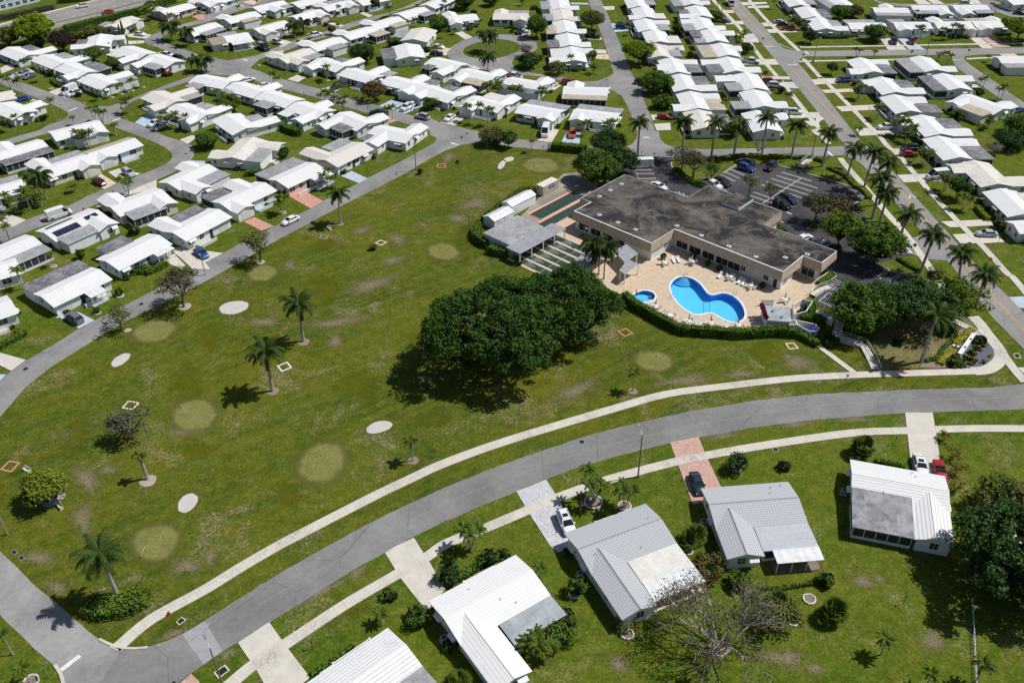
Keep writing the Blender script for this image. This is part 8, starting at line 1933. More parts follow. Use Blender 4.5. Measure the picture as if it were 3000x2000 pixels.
# hedges
def hedge(pts,wd,H,col,seed):
 rs=np.random.RandomState(seed); np.random.seed(seed); P=catmull(pts,4) if len(pts)>2 else pts; mb=MB(); Cs=[];Ns=[]
 for i in range(len(P)-1):
  a=np.array(P[i]);b=np.array(P[i+1]);L=np.linalg.norm(b-a)
  if L<1e-4: continue
  t=(b-a)/L;n=np.array([-t[1],t[0]]); dn=26 if H>1.2 else 34
  k=max(2,int(L*(wd+2*H)*dn)); u=rs.uniform(-.05,1.05,k)*L; per=rs.uniform(-(H+wd/2),H+wd/2,k)
  off=np.clip(per,-wd/2,wd/2); z=np.where(np.abs(per)>wd/2,H-(np.abs(per)-wd/2),H)+rs.normal(size=k)*.05; nn=np.where(np.abs(per)>wd/2,np.sign(per),0); off=off+rs.normal(size=k)*.05+.09*np.sin(u*1.7+i)
  pc=a[None]+t[None]*u[:,None]+n[None]*off[:,None]; Cs.append(np.column_stack([pc,np.maximum(z+.07*np.sin(u*2.3),.04)])); Ns.append(np.column_stack([n[0]*nn,n[1]*nn,1.1-np.abs(nn)])+rs.normal(size=(k,3))*.5)
 for end in (0,-1):
  a=np.array(P[end]); k=int(wd*H*40); an=rs.uniform(0,6.28,k); rr=wd/2*rs.uniform(.85,1,k); Cs.append(np.column_stack([a[0]+rr*np.cos(an),a[1]+rr*np.sin(an),rs.uniform(.05,H,k)])); Ns.append(np.column_stack([np.cos(an),np.sin(an),an*0+.2]))
 C_=np.concatenate(Cs); V,k=quads(C_,np.concatenate(Ns),rs.uniform(.16,.32,len(C_)),None,None); parts=[(V,k,0)]
 # solid inner block as quads
 q=[]
 w2=wd/2*.86; h2=H*.93
 for i in range(len(P)-1):
  a=Vector(P[i]);b=Vector(P[i+1]); 
  if (b-a).length<1e-4: continue
  t=(b-a).normalized();n=Vector((-t.y,t.x)); A=[(*(a+n*w2),0),(*(a+n*w2),h2),(*(a-n*w2),h2),(*(a-n*w2),0)];B=[(*(b+n*w2),0),(*(b+n*w2),h2),(*(b-n*w2),h2),(*(b-n*w2),0)]
  for j in range(3): q+= [A[j],B[j],B[j+1],A[j+1]]
  q+=A+B
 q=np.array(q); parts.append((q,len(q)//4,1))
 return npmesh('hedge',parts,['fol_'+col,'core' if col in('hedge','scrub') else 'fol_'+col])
for i,(pts,wd,H,lab,col) in enumerate(D['hedges']):
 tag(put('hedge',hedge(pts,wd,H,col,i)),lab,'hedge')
# ---------------------------------------------------------------- palms
def fronds(seed,n,Lf,kind,mat_i=0):
 """returns quads of leaflets for a palm head at the origin"""
 rnd=random.Random(seed); Vs=[]; mi=[]
 for i in range(n):
  az=2*math.pi*i/n*1.0+rnd.uniform(-.22,.22)+(i%3)*.4; el=rnd.uniform(-.25,.95) if kind!='coco' else rnd.uniform(-.5,1.1)
  if kind=='royal': el=[.95,.6,.35,.1,-.25][i%5]+rnd.uniform(-.1,.1)
  if kind=='small': el=[.9,.55,.3][i%3]+rnd.uniform(-.1,.1)
  if kind=='queen': el=[.9,.5,.2,-.2][i%4]
  if kind=='droop': el=1.0
  dead=kind=='royal' and seed%2 and i==n-1
  dr=Vector((math.cos(az),math.sin(az),0)); P=[];s=22 if Lf>3 else 12; p=Vector((0,0,0)); a=el; bend={'royal':1.55,'coco':1.5,'small':1.75,'queen':2.3,'droop':3.6,'fan':.5}[kind]
  for k in range(s+1):
   P.append(p.copy()); p=p+(dr*math.cos(a)+Vector((0,0,math.sin(a))))*Lf/s*(1 if kind!='droop' else .9); a-=bend/s*(.4+1.2*k/s)
  side=Vector((-dr.y,dr.x,0)); ll=Lf*(.26 if kind!='droop' else .3)
  for k in range(1,s+1):
   t=k/s; l=ll*(math.sin(min(1,t*1.25+.12)*math.pi*.86)+.22); tg=(P[k]-P[k-1]).normalized(); up=side.cross(tg)
   for sg in (-1,1):
    for sub in (0,.5):
     o=P[k-1].lerp(P[k],sub); dl=(side*sg*(.82+rnd.uniform(-.1,.1))+tg*.55+up*(.15 if t<.5 else 0)+Vector((0,0,-.42 if kind in('royal','coco','small') else -1.1))).normalized(); e=o+dl*l*rnd.uniform(.72,1.2); wv=tg*Lf/s*.52
     if kind=='small': wv=tg*Lf/s*.62
     mid=o.lerp(e,.55)+Vector((0,0,.06*l)); e2=e-Vector((0,0,.15*l))
     Vs+= [o-wv*.5,o+wv*.5,mid+wv*.5,mid-wv*.5, mid-wv*.5,mid+wv*.5,e2+wv*.08,e2-wv*.08]; mi+=[1 if dead else 0]*2
  # rachis
  wv=side*.02*Lf/3
  for k in range(s): Vs+=[P[k]-wv,P[k]+wv,P[k+1]+wv,P[k+1]-wv]; mi.append(2)
 V=np.array([tuple(v) for v in Vs]); mi=np.array(mi); parts=[]
 Vq=V.reshape(-1,4,3)
 for m in (0,1,2):
  q=Vq[mi==m]
  if len(q): parts.append((q.reshape(-1,3),len(q),m))
 return parts
def fanfronds(seed,n,Lf):
 rnd=random.Random(seed); Vs=[]
 for i in range(n):
  az=rnd.uniform(0,6.28); el=rnd.uniform(-.3,1.3); d=Vector((math.cos(az)*math.cos(el),math.sin(az)*math.cos(el),math.sin(el))); c=d*Lf*.5; s=d.cross(Vector((0,0,1))).normalized() if abs(d.z)<.98 else Vector((1,0,0)); u=s.cross(d)
  for k in range(15):
   a=(k-7)*.21; e=c+(d*math.cos(a)+s*math.sin(a))*Lf*rnd.uniform(.5,.62)+Vector((0,0,-.16*Lf*abs(a))); w_=(s*math.cos(a)-d*math.sin(a))*.042*Lf; m=c.lerp(e,.5)+u*.03; Vs+=[c,m+w_,e,m-w_]
  Vs+=[Vector((0,0,0))+s*.02,c+s*.02,c-s*.02,-s*.02]
 V=np.array([tuple(v) for v in Vs]); return [(V,len(V)//4,0)]
PH={}
def head(kind,var,Lf):
 k=(kind,var)
 if k not in PH:
  if kind=='fan': PH[k]=npmesh('crown',fanfronds(var,44,1.0),['palm_light'])
  else: 
   n={'royal':20,'coco':22,'small':13,'queen':18,'droop':7}[kind]; base={'royal':3.5,'coco':3.4,'small':1.7,'queen':3.2,'droop':2.0}[kind]
   PH[k]=npmesh('crown',fronds(var*7+len(kind),n,base,kind),['palm_leaf' if kind in('royal',) else ('palm_leaf' if kind=='coco' else ('palm_light' if kind!='queen' else 'palm_leaf')),'palm_dead','palm_leaf'])
 return PH[k]
def ptrunk(h,r0,r1,lean=(0,0),shaft=0,mat='palm_trunk',bulge=0):
 mb=MB(); n=6; P=[(lean[0]*(k/n)**1.5,lean[1]*(k/n)**1.5,-.05+(h+.05)*k/n) for k in range(n+1)]; rr=[r0+(r1-r0)*(k/n)+bulge*math.sin(math.pi*k/n) for k in range(n+1)]; rr[0]*=1.35
 mb.path(P,rr,mat,8)
 if shaft: mb.tube(P[-1],(P[-1][0],P[-1][1],P[-1][2]+shaft),r1*1.05,r1*.5,'crownshaft',8)
 return mb.mesh('trunk')
TK={}
for i,(x,y,h,n,lab,*kind) in enumerate(D['palms']):
 kind=kind[0] if kind else 'small'; grp='palms on the lawns of the neighbourhood'; lab=LB(lab)
 rnd=random.Random(i*17+3); t=empty('palm_tree' if n==1 else 'palm_cluster',(x,y,0),rnd.uniform(0,6.28)); tag(t,lab,'palm tree',grp)
 for j in range(n):
  hh=h*(1-.13*j)*rnd.uniform(.94,1.05); a=2*math.pi*j/max(n,1)+rnd.uniform(-.3,.3); ln=(0 if n==1 else .22*h); lean=(math.cos(a)*ln,math.sin(a)*ln)
  if kind=='fan':
   put('trunk',ptrunk(hh*.6,.14,.12,(0,0),0,'bark'),t); put('crown',head('fan',i%3,1),t,(0,0,hh*.6),rnd.uniform(0,6),1.35+hh*.28); continue
  if kind=='queen': put('trunk',ptrunk(hh,.17,.12,lean,0),t); put('crown',head('queen',i%3,1),t,(lean[0],lean[1],hh),rnd.uniform(0,6),1.3); continue
  b=(0,0) if n==1 else (math.cos(a)*.15,math.sin(a)*.15)
  put('trunk',ptrunk(hh,.10,.065,lean,.35),t,(*b,0)); put('crown',head('small',(i+j)%4,1),t,(b[0]+lean[0],b[1]+lean[1],hh+.3),rnd.uniform(0,6.28),rnd.uniform(.85,1.08)*(1.0 if h>3 else .8))
for i,(x,y,h,lx,ly,fl,lab,kind) in enumerate(D['royals']):
 grp='royal palms around the club' if 'line' in lab or 'avenue' in lab else None
 rnd=random.Random(i*13+1); t=empty({'royal':'royal_palm','coco':'coconut_palm','droop':'droopy_palm'}[kind],(x,y,0)); tag(t,lab,'palm tree',grp)
 put('trunk',ptrunk(h-(.9 if kind=='royal' else .1),.30 if kind!='coco' else .18,.19 if kind!='coco' else .12,(lx,ly),1.0 if kind=='royal' else 0,bulge=.03),t)
 put('crown',head(kind,i%4,1),t,(lx,ly,h),rnd.uniform(0,6.28),fl/3.5*(1 if kind!='droop' else 1.35))
# ---------------------------------------------------------------- cars
def car_meshes(kind):
 b=MB(); g=MB(); S={ # length, halfwidth, stations (x, ztop), cabin (x0,x1 base; x0,x1 top; zroof)
     'sedan':(4.7,.90,[(-2.35,.62),(-2.2,.92),(-1.3,1.0),(1.0,.98),(2.1,.80),(2.35,.55)],(-1.75,1.15,-1.05,.35,1.42)),
     'suv':(4.75,.95,[(-2.37,.7),(-2.25,1.08),(-1.5,1.1),(1.0,1.08),(2.15,.95),(2.37,.6)],(-2.2,1.2,-1.75,.45,1.70)),
     'pickup':(5.7,1.0,[(-2.85,.95),(-2.8,1.12),(-1.0,1.12),(1.4,1.15),(2.7,1.02),(2.85,.6)],(-.95,1.65,-.7,.85,1.85)),
     'van':(5.9,1.02,[(-2.95,1.1),(-2.9,1.35),(-1.0,1.35),(1.6,1.32),(2.7,1.1),(2.95,.6)],(-2.88,2.3,-2.8,1.25,2.55)),
     'conv':(4.5,.90,[(-2.25,.62),(-2.1,.86),(-1.3,.92),(1.0,.92),(2.05,.78),(2.25,.5)],(-.9,1.0,-.9,.45,1.22)),
     'truck':(7.0,1.15,[(-3.5,1.1),(-3.4,1.2),(0,1.2),(2.2,1.25),(3.3,1.2),(3.5,.7)],(1.3,3.3,1.4,2.8,2.3)),
     'dump':(7.0,1.15,[(-3.5,1.0),(-3.4,1.05),(0,1.05),(2.0,1.3),(3.3,1.3),(3.5,.7)],(.6,2.3,.75,1.9,2.4)),
     'trailer':(5.5,1.0,[(-2.75,.6),(-2.7,.75),(0,.75),(2.0,.75),(2.7,.75),(2.75,.6)],None)}
 L,hw,st,cb=S[kind]; zb=.28
 fin=lambda x:1-.16*max(0,abs(x)/(L/2)-.75)/.25
 rings=[]
 X=[]
 for i in range(len(st)-1):
  for k in range(3): t=k/3; X.append((st[i][0]+(st[i+1][0]-st[i][0])*t,st[i][1]+(st[i+1][1]-st[i][1])*t))
 X.append(st[-1])
 for x,z in X:
  h=hw*fin(x); sh=z-.10; rings.append([(x,-h*.92,zb),(x,-h,zb+.15),(x,-h*1.0,sh*.82),(x,-h*.95,sh),(x,-h*.80,z),(x,-h*.4,z+.035),(x,h*.4,z+.035),(x,h*.80,z),(x,h*.95,sh),(x,h*1.0,sh*.82),(x,h,zb+.15),(x,h*.92,zb)])
 for a,c in zip(rings,rings[1:]):
  for i in range(len(a)): j=(i+1)%len(a); b.face([a[i],a[j],c[j],c[i]],'PAINT')
 b.face(rings[0],'PAINT'); b.face(rings[-1][::-1],'PAINT')
 if cb:
  x0,x1,t0,t1,zr=cb; zc=max(z for x,z in st)-.02; hb=hw*.90; ht=hw*(.74 if kind!='van' else .86)
  A=[(x0,-hb,zc),(x1,-hb,zc),(x1,hb,zc),(x0,hb,zc)]; T_=[(t0,-ht,zr-.06),(t1,-ht,zr-.06),(t1,ht,zr-.06),(t0,ht,zr-.06)]
  if kind=='conv': 
   g.face([(x1,-hb,zc),(x1,hb,zc),(t1,ht,zr),(t1,-ht,zr)],'car_glass'); b.box(-.9,.3,-.7,.7,zc-.05,zc+.06,'hair'); 
   for y in (-.4,.4): b.box(-.35,-.15,y-.25,y+.25,zc,zc+.45,'PAINT')
  else:
   for i in range(4): j=(i+1)%4; g.face([A[i],A[j],T_[j],T_[i]],'car_glass')
   for i in range(4): b.tube(A[i],T_[i],.055,.05,'PAINT',5)
   for fx in ((.5,) if kind in('sedan','pickup','truck','dump') else (.36,.68)):
    for sg in (-1,1): b.tube((x0+(x1-x0)*fx,sg*hb*1.0,zc),(t0+(t1-t0)*fx,sg*ht*1.0,zr-.05),.05,.05,'PAINT',4)
   n=6; rp=[]
   for k in range(n+1):
    x=t0-.06+(t1-t0+.12)*k/n; zz=zr-.05+.05*math.sin(math.pi*k/n); rp.append([(x,-ht-.03,zz-.03),(x,-ht*.6,zz+.03),(x,ht*.6,zz+.03),(x,ht+.03,zz-.03)])
   for a,c in zip(rp,rp[1:]):
    for i in range(3): b.face([a[i],a[i+1],c[i+1],c[i]],'PAINT')
   if kind=='van': # solid cargo sides
    for sg in (-1,1): b.face([(x0+.02,sg*(hb+.015),zc),(.9,sg*(hb+.015),zc),(.75,sg*(ht+.05),zr-.08),(t0,sg*(ht+.05),zr-.08)],'PAINT')
    b.face([(x0-.02,-hb,zc),(x0-.02,hb,zc),(t0-.03,ht,zr-.06),(t0-.03,-ht,zr-.06)],'PAINT')
   if kind=='suv': b.box(t0+.2,t1-.2,-ht+.05,-ht+.1,zr+.02,zr+.07,'tyre'); b.box(t0+.2,t1-.2,ht-.1,ht-.05,zr+.02,zr+.07,'tyre')
  for sg in (-1,1): b.box(x1-.35,x1-.12,min(sg*hw*.95,sg*(hw+.16)),max(sg*hw*.95,sg*(hw+.16)),zc,zc+.16,'PAINT')
 if kind=='pickup':
  b.box(-2.7,-1.0,-.8,.8,1.155,1.17,'tyre'); b.box(-2.82,-1.0,-.98,-.85,1.1,1.3,'PAINT'); b.box(-2.82,-1.0,.85,.98,1.1,1.3,'PAINT'); b.box(-2.86,-2.76,-.98,.98,1.1,1.3,'PAINT')
 if kind=='truck': b.box(-3.5,1.1,-1.2,1.2,1.0,3.1,'white')
 if kind=='dump':
  for a in ((-3.5,-3.38,-1.2,1.2),(.25,.37,-1.2,1.2),(-3.5,.37,-1.2,-1.1),(-3.5,.37,1.1,1.2)): b.box(*a,1.0,2.2,'PAINT')
  b.box(-3.4,.3,-1.1,1.1,1.2,1.9,'roof_brown')
 if kind=='trailer': b.box(-2.7,2.7,-.95,.95,.76,.8,'wood'); b.tube((2.7,0,.5),(3.8,0,.5),.06,.06,'tyre')
 wr=.34 if kind in('sedan','suv','conv') else .4; wx={'sedan':1.42,'suv':1.42,'conv':1.35,'pickup':1.85,'van':1.95,'truck':2.4,'dump':2.4,'trailer':.45}[kind]
 wm=MB(); wm.tube((0,-.12,0),(0,.12,0),wr,wr,'tyre',18); wm.tube((0,-.13,0),(0,.13,0),wr*.62,wr*.62,'rim',14)
 hl=MB(); hl.box(-.06,.03,-.2,.2,-.07,.07,'lamp_clear'); tl=MB(); tl.box(-.03,.06,-.17,.17,-.09,.09,'lamp_red')
 fr=st[-2]; bk=st[1]
 sr=MB(); 
 if kind in('suv','sedan') : sr.box((cb[2]+cb[3])/2-.1,(cb[2]+cb[3])/2+.55,-.42,.42,cb[4]-.0,cb[4]+.035,'car_glass')
 MT['PAINT']=MT['paint_white']
 return dict(body=b.mesh('body'),glass=g.mesh('window_glass') if g.f else None,wheel=wm.mesh('wheel'),hl=hl.mesh('headlight'),tl=tl.mesh('taillight'),wx=wx,wr=wr,hw=hw,fr=(L/2-.08,fr[1]-.22),bk=(-L/2+.06,bk[1]-.18),sr=sr.mesh('sunroof') if sr.f else None)
MT['PAINT']=MT['paint_white']
CM={}
VN={'sedan':'parked_car','suv':'parked_suv','pickup':'pickup_truck','van':'delivery_van','conv':'convertible_car','truck':'box_truck','dump':'dump_truck','trailer':'flat_trailer'}
for i,(x,y,a,kind,col,lab,lv) in enumerate(D['cars']):
 lab=LB(lab); sun='sunroof' in lab or 'red car' in lab
 if kind not in CM: CM[kind]=car_meshes(kind)
 c=CM[kind]; t=empty(VN[kind],(x,y,ZL(lv)+.005 if lv else .09),a); tag(t,lab,{'sedan':'car','suv':'car','conv':'car','pickup':'truck','van':'van','truck':'truck','dump':'truck','trailer':'trailer'}[kind],'vehicles parked around the neighbourhood')
 o=put('body',c['body'],t); k=[m.name for m in c['body'].materials].index('paint_white'); o.material_slots[k].link='OBJECT'; o.material_slots[k].material=MT['paint_'+col]
 if c['glass']: put('window_glass',c['glass'],t)
 for sx in (-1,1):
  for sy in (-1,1): put('wheel',c['wheel'],t,(sx*c['wx'],sy*(c['hw']-.1),c['wr']))
 if kind!='trailer':
  for sy in (-1,1): put('headlight',c['hl'],t,(c['fr'][0],sy*c['hw']*.62,c['fr'][1])); put('taillight',c['tl'],t,(c['bk'][0],sy*c['hw']*.66,c['bk'][1]))
 if sun and c['sr']: put('sunroof',c['sr'],t)
# ---------------------------------------------------------------- clubhouse (own axes: u along the long side, v across)
UO=D['uo']; UA=R(-43.4)
def U(u,v): return (UO[0]+u*math.cos(UA)-v*math.sin(UA),UO[1]+u*math.sin(UA)+v*math.cos(UA))
club=empty('clubhouse',(*UO,0),UA); tag(club,'large flat dark roofed clubhouse with tan shingled fascia beside the pool','building')
RP=[(-3,6),(0,6),(0,0),(21.8,-.2),(21.8,8.3),(48.3,8.3),(48.3,16.8),(52.5,16.8),(52.5,23.4),(35,23.4),(35,31.5),(15.4,31.5),(15.4,23),(-3,23)]
mb=MB(); mb.prism(RP,4.2,4.6,'trim','club_roof'); put('roof',mb.mesh('roof'),club)
# white coping
mb=MB(); n=len(RP)
INR=inset(RP,.28)
for i in range(n):
 j=(i+1)%n; white=i in(0,1,2,3,4,5,6,7)
 m='white' if white else 'flat_g'
 a,b,c,e=RP[i],RP[j],INR[j],INR[i]
 mb.face([(*a,4.72),(*b,4.72),(*c,4.72),(*e,4.72)],m); mb.face([(*a,4.1),(*b,4.1),(*b,4.72),(*a,4.72)],m); mb.face([(*c,4.5),(*e,4.5),(*e,4.72),(*c,4.72)],m)
put('coping',mb.mesh('coping'),club)
# flared shingle fascia
mb=MB(); OUT=inset(RP,-.38); IN=inset(RP,-.03); DN=inset(RP,.6)
for i in range(n):
 j=(i+1)%n; L=math.dist(RP[i],RP[j]); mb.face([(*OUT[i],2.62),(*OUT[j],2.62),(*IN[j],4.45),(*IN[i],4.45)],'shingle',[(0,0),(L,0),(L,2.15),(0,2.15)]); mb.face([(*OUT[j],2.62),(*OUT[i],2.62),(*DN[i],2.66),(*DN[j],2.66)],'trim')
put('fascia',mb.mesh('fascia'),club)
WL=inset(RP,.75); mb=MB(); mb.prism(WL,0,2.8,'wall_white'); put('wall',mb.mesh('wall'),club)
def slid(L,dark=False):
 mb=MB(); mb.box(-L/2,L/2,-.06,.04,.3,2.5,'trim'); mb.box(-L/2+.1,-.04,-.09,-.05,.4,2.4,'glass'); mb.box(.04,L/2-.1,-.09,-.05,.4,2.4,'glass'); return mb.mesh('sliding_window')
SLW=slid(3.0)
def along(i,s): 
 a,b=Vector(WL[i]),Vector(WL[(i+1)%n]); t=(b-a).normalized(); p=a+t*s; return p,math.atan2(t.y,t.x)
for i,ss in ((2,(2.6,6.0,9.4,12.6)),(4,(14+0,)),(4,()),):
 pass
def edge(i,lst,me,nm,dz=0):
 for s in lst:
  p,a=along(i,s); put(nm,me,club,(p.x,p.y,dz),a)
edge(2,(2.4,5.9,9.4,12.6),SLW,'sliding_window')
edge(4,(2.2,5.6,9.0,12.4,15.4),SLW,'sliding_window'); edge(4,(17.6,23.0),WM[0],'window',1.0); edge(4,(25.2,),FD,'door'); edge(3,(5.2,),WM[2],'window',1.2)
edge(6,(2.2,),SLW,'sliding_window'); edge(7,(2.6,5.0),SLW,'sliding_window'); edge(5,(2.0,6.4),WM[1],'window',.6)
mb=MB(); mb.box(23,27.6,25.2,31.6,4.6,5.35,'white','club_roof'); put('raised_roof',mb.mesh('raised_roof'),club)
mb=MB(); mb.box(-.42,.42,-.42,.42,0,.12,'white'); mb.box(-.16,.16,-.16,.16,.12,.22,'pole_dark'); VB=mb.mesh('roof_drain')
for x,y in D['vents']: put('roof_drain',VB,club,(x,y,4.6))
# ---------------------------------------------------------------- games building, canopies, sheds
gb=empty('games_building',(*UO,0),UA); tag(gb,'low building with flat grey roof left of the shuffleboard courts','building')
mb=MB(); mb.prism([(-10.3,-19),(-2.4,-19),(-2.4,-7.8),(-10.3,-7.8)],2.85,3.08,'trim','flat_g'); put('roof',mb.mesh('roof'),gb)
mb=MB(); mb.box(-10.1,-2.6,-18.8,-8,0,2.85,'wall_blue'); put('wall',mb.mesh('wall'),gb)
for y in (-10.5,-13.5,-16.5): put('door',FD,gb,(-2.58,y,0),R(90))
def canopy(cs,z0,z1,lab,posts,mat='metal_canopy'):
 """cs: four (u,v) corners, ribs run along first edge"""
 t=empty('metal_canopy',(*UO,0),UA); tag(t,lab,'canopy','striped metal canopies at the club')
 zs=[z0,z0,z1,z1] if not hasattr(z0,'__len__') else z0; mb=MB(); L=math.dist(cs[0],cs[1]);Wd=math.dist(cs[1],cs[2]); A=[(*c,z) for c,z in zip(cs,zs)]; uv=[(0,0),(0,L),(Wd,L),(Wd,0)]
 mb.face(A,mat,uv); B=[(p[0],p[1],p[2]-.1) for p in A]; mb.face(B[::-1],'trim')
 for i in range(4): j=(i+1)%4; mb.face([B[i],B[j],A[j],A[i]],'trim')
 put('canopy_roof',mb.mesh('canopy_roof'),t)
 for (u,v) in posts: pb=MB(); pb.box(-.09,.09,-.09,.09,0,min(zs)-.1,'trim'); put('post',pb.mesh('post'),t,(u,v,0))
canopy([(-2.3,-20.1),(1.8,-20.1),(1.8,-4.8),(-2.3,-4.8)],2.95,2.75,'striped canopy over the near end of the shuffleboard courts',[(1.6,-19.9),(1.6,-16.1),(1.6,-12.3),(1.6,-8.5),(1.6,-5.0)])
for cs,lab in D['canopies']: canopy(cs,2.75,2.6,lab,[tuple(Vector(cs[i]).lerp((Vector(cs[(i+2)%4])),.04)) for i in range(4)])
def shed(u0,u1,v0,v1,ze,zr,lab,doors):
 t=empty('storage_shed',(*UO,0),UA); tag(t,lab,'shed','white storage sheds'); cx=(u0+u1)/2; mb=MB(); k=0; W_=u1-u0+.25
 gable(mb,0,W_,zr,ze,'metal_white',th=.07,x0=v0-.12,x1=v1+.12); 
 for i in range(len(mb.v)): x,y,z=mb.v[i]; mb.v[i]=(cx+y,x,z)
 put('roof',mb.mesh('roof'),t); mb=MB(); gwall(mb,v0,v1,u1-u0,ze-.03,zr-.09,'wall_white')
 for i in range(len(mb.v)): x,y,z=mb.v[i]; mb.v[i]=(cx+y,x,z)
 put('wall',mb.mesh('wall'),t); db=MB(); db.box(-.8,.8,-.05,.03,0,1.9,'trim'); db.box(-.02,.02,-.07,-.05,0,1.9,'flat_g'); dm=db.mesh('door')
 for v in doors: put('door',dm,t,(u1+.02,v,0),R(90))
shed(-16.8,-13.2,-12.4,-5.9,2.2,2.95,'smaller white shed with pale blue roof, next to the games building',(-8.2,-10.4)); shed(-18.2,-14.9,-4.7,3.7,2.4,3.15,'longer white shed behind the clipped hedge',(-3.2,))
t=empty('shipping_container',(*UO,0),UA); tag(t,'cream shipping container with a blue sign by the service road','container')
mb=MB(); mb.box(-18.2,-15.9,7.6,13.3,0,2.6,'container','wall_cream'); put('body',mb.mesh('body'),t); mb=MB(); mb.box(-15.88,-15.83,9.6,11.9,1.5,2.3,'blue_paint'); sb=put('sign_panel',mb.mesh('sign_panel'),t)
mb=MB()
for k in range(7): mb.box(-15.83,-15.815,9.8+k*.3,9.98+k*.3,1.85,2.1,'white')
put('lettering_blocks',mb.mesh('lettering_blocks'),sb)
# shuffleboard and bocce courts
t=empty('shuffleboard_court',(*UO,.08),UA); tag(t,'green shuffleboard lanes with triangle markings between the canopies','court'); mb=MB(); mb.box(-2.2,12.5,-20.2,-3.6,0,.012,'court_tan'); put('slab',mb.mesh('slab'),t)
for k in range(6):
 v0=-19.4+k*2.55; mb=MB(); mb.box(-1.9,12.2,v0,v0+1.85,.012,.02,'court_green'); ln=put('lane',mb.mesh('lane'),t); mb=MB(); z=.026; vc=v0+.92
 def seg(a,b,w_=.06):
  a=Vector(a);b=Vector(b);d=(b-a).normalized();q=Vector((-d.y,d.x))*w_/2; mb.face([(*(a-q),z),(*(b-q),z),(*(b+q),z),(*(a+q),z)],'court_line')
 for s in (0,1,2,3): 
  u=2.3+s*.75; hw_=.85*(1-s/3.4); seg((u,vc-hw_),(u,vc+hw_))
 seg((2.3,vc-.85),(4.9,vc)); seg((2.3,vc+.85),(4.9,vc)); seg((2.3,vc),(4.2,vc)); seg((6.9,v0),(6.9,v0+1.85),.08); seg((9.8,v0),(9.8,v0+1.85),.08); seg((2.3,vc-.45),(3.6,vc-.4)); seg((2.3,vc+.45),(3.6,vc+.4))
 put('court_lines',mb.mesh('court_lines'),ln)
for u0,u1,v0,v1,lab in ((-11.9,-8.4,-1.6,14.5,'green bocce court nearest the service road'),(-7.2,-4.6,-4.2,12.5,'green bocce court nearest the clubhouse')):
 t=empty('bocce_court',(*UO,.086),UA); tag(t,lab,'court'); mb=MB(); mb.box(u0,u1,v0,v1,0,.03,'court_green'); put('surface',mb.mesh('surface'),t); mb=MB(); mb.box(u0-.18,u0,v0,v1,0,.16,'court_red'); mb.box(u1,u1+.14,v0,v1,0,.14,'court_tan'); mb.box(u0,u1,v0-.12,v0,0,.14,'yellow_paint'); put('border_board',mb.mesh('border_board'),t)
mb=MB(); 
struct('court_walk',sheet([U(-8.3,-3),U(-7.3,-3),U(-7.3,14.5),U(-8.3,14.5)],.089,'court_tan').mesh('court_walk'))
struct('court_walk',sheet([U(-4.4,-4.2),U(-.2,-4.2),U(-.2,5.8),U(-4.4,12.5)],.084,'court_tan').mesh('court_walk'))
struct('court_walk',sheet([U(-12.9,-1.6),U(-12.1,-1.6),U(-12.1,14.5),U(-12.9,14.5)],.089,'court_tan').mesh('court_walk'))
# ---------------------------------------------------------------- pools
def basin(P,name,lab,dep,steps=None):
 cx=sum(p[0] for p in P)/len(P); cy=sum(p[1] for p in P)/len(P); t=empty(name,(cx,cy,0)); tag(t,lab,'pool'); Q=[(x-cx,y-cy) for x,y in P]; I=inset(Q,.03)
 mb=MB()
 for tt in tessellate_polygon([[Vector((x,y,0)) for x,y in I]]):
  tri=[I[k] for k in tt]; ar=(tri[1][0]-tri[0][0])*(tri[2][1]-tri[0][1])-(tri[2][0]-tri[0][0])*(tri[1][1]-tri[0][1]); tri=tri if ar>0 else tri[::-1]; mb.face([(x,y,-dep) for x,y in tri],'pool_shell')
 for i in range(len(I)): j=(i+1)%len(I); mb.face([(*I[i],-dep),(*I[j],-dep),(*I[j],.09),(*I[i],.09)],'pool_wall')
 put('basin',mb.mesh('basin'),t)
 mb=MB(); O=inset(Q,-.04); J=inset(Q,.34)
 for i in range(len(Q)):
  j=(i+1)%len(Q); mb.face([(*O[i],.13),(*O[j],.13),(*J[j],.13),(*J[i],.13)],'white'); mb.face([(*O[i],.05),(*O[j],.05),(*O[j],.13),(*O[i],.13)],'white'); mb.face([(*J[i],-.1),(*J[j],-.1),(*J[j],.13),(*J[i],.13)],'white')
 put('coping',mb.mesh('coping'),t); mb=MB()
 for tt in tessellate_polygon([[Vector((x,y,0)) for x,y in J]]):
  tri=[J[k] for k in tt]; ar=(tri[1][0]-tri[0][0])*(tri[2][1]-tri[0][1])-(tri[2][0]-tri[0][0])*(tri[1][1]-tri[0][1]); tri=tri if ar>0 else tri[::-1]; mb.face([(x,y,-.02) for x,y in tri],'water')
 put('water_surface',mb.mesh('water_surface'),t); return t,(cx,cy)
pool,(pcx,pcy)=basin(POOL,'swimming_pool','curvy kidney shaped blue swimming pool with white coping',1.5)
spa,(scx,scy)=basin(SPA,'spa_pool','small round blue spa pool with white rim',.85)
mb=MB()
for k in range(4):
 r=1.0+k*.42; z=-.25-.28*k; cx,cy=D['steps'][0][0]-pcx,D['steps'][0][1]-pcy
 pts=[(cx+r*math.cos(a),cy+r*math.sin(a)*.8) for a in [math.pi+math.pi*i/14 for i in range(15)]]
 for i in range(14): mb.face([(*pts[i],z-.3),(*pts[i+1],z-.3),(*pts[i+1],z),(*pts[i],z)],'pool_shell')
 mb.face([(x,y,z) for x,y in pts],'bconc' if k%2==0 else 'pool_shell')
put('pool_steps',mb.mesh('pool_steps'),pool)
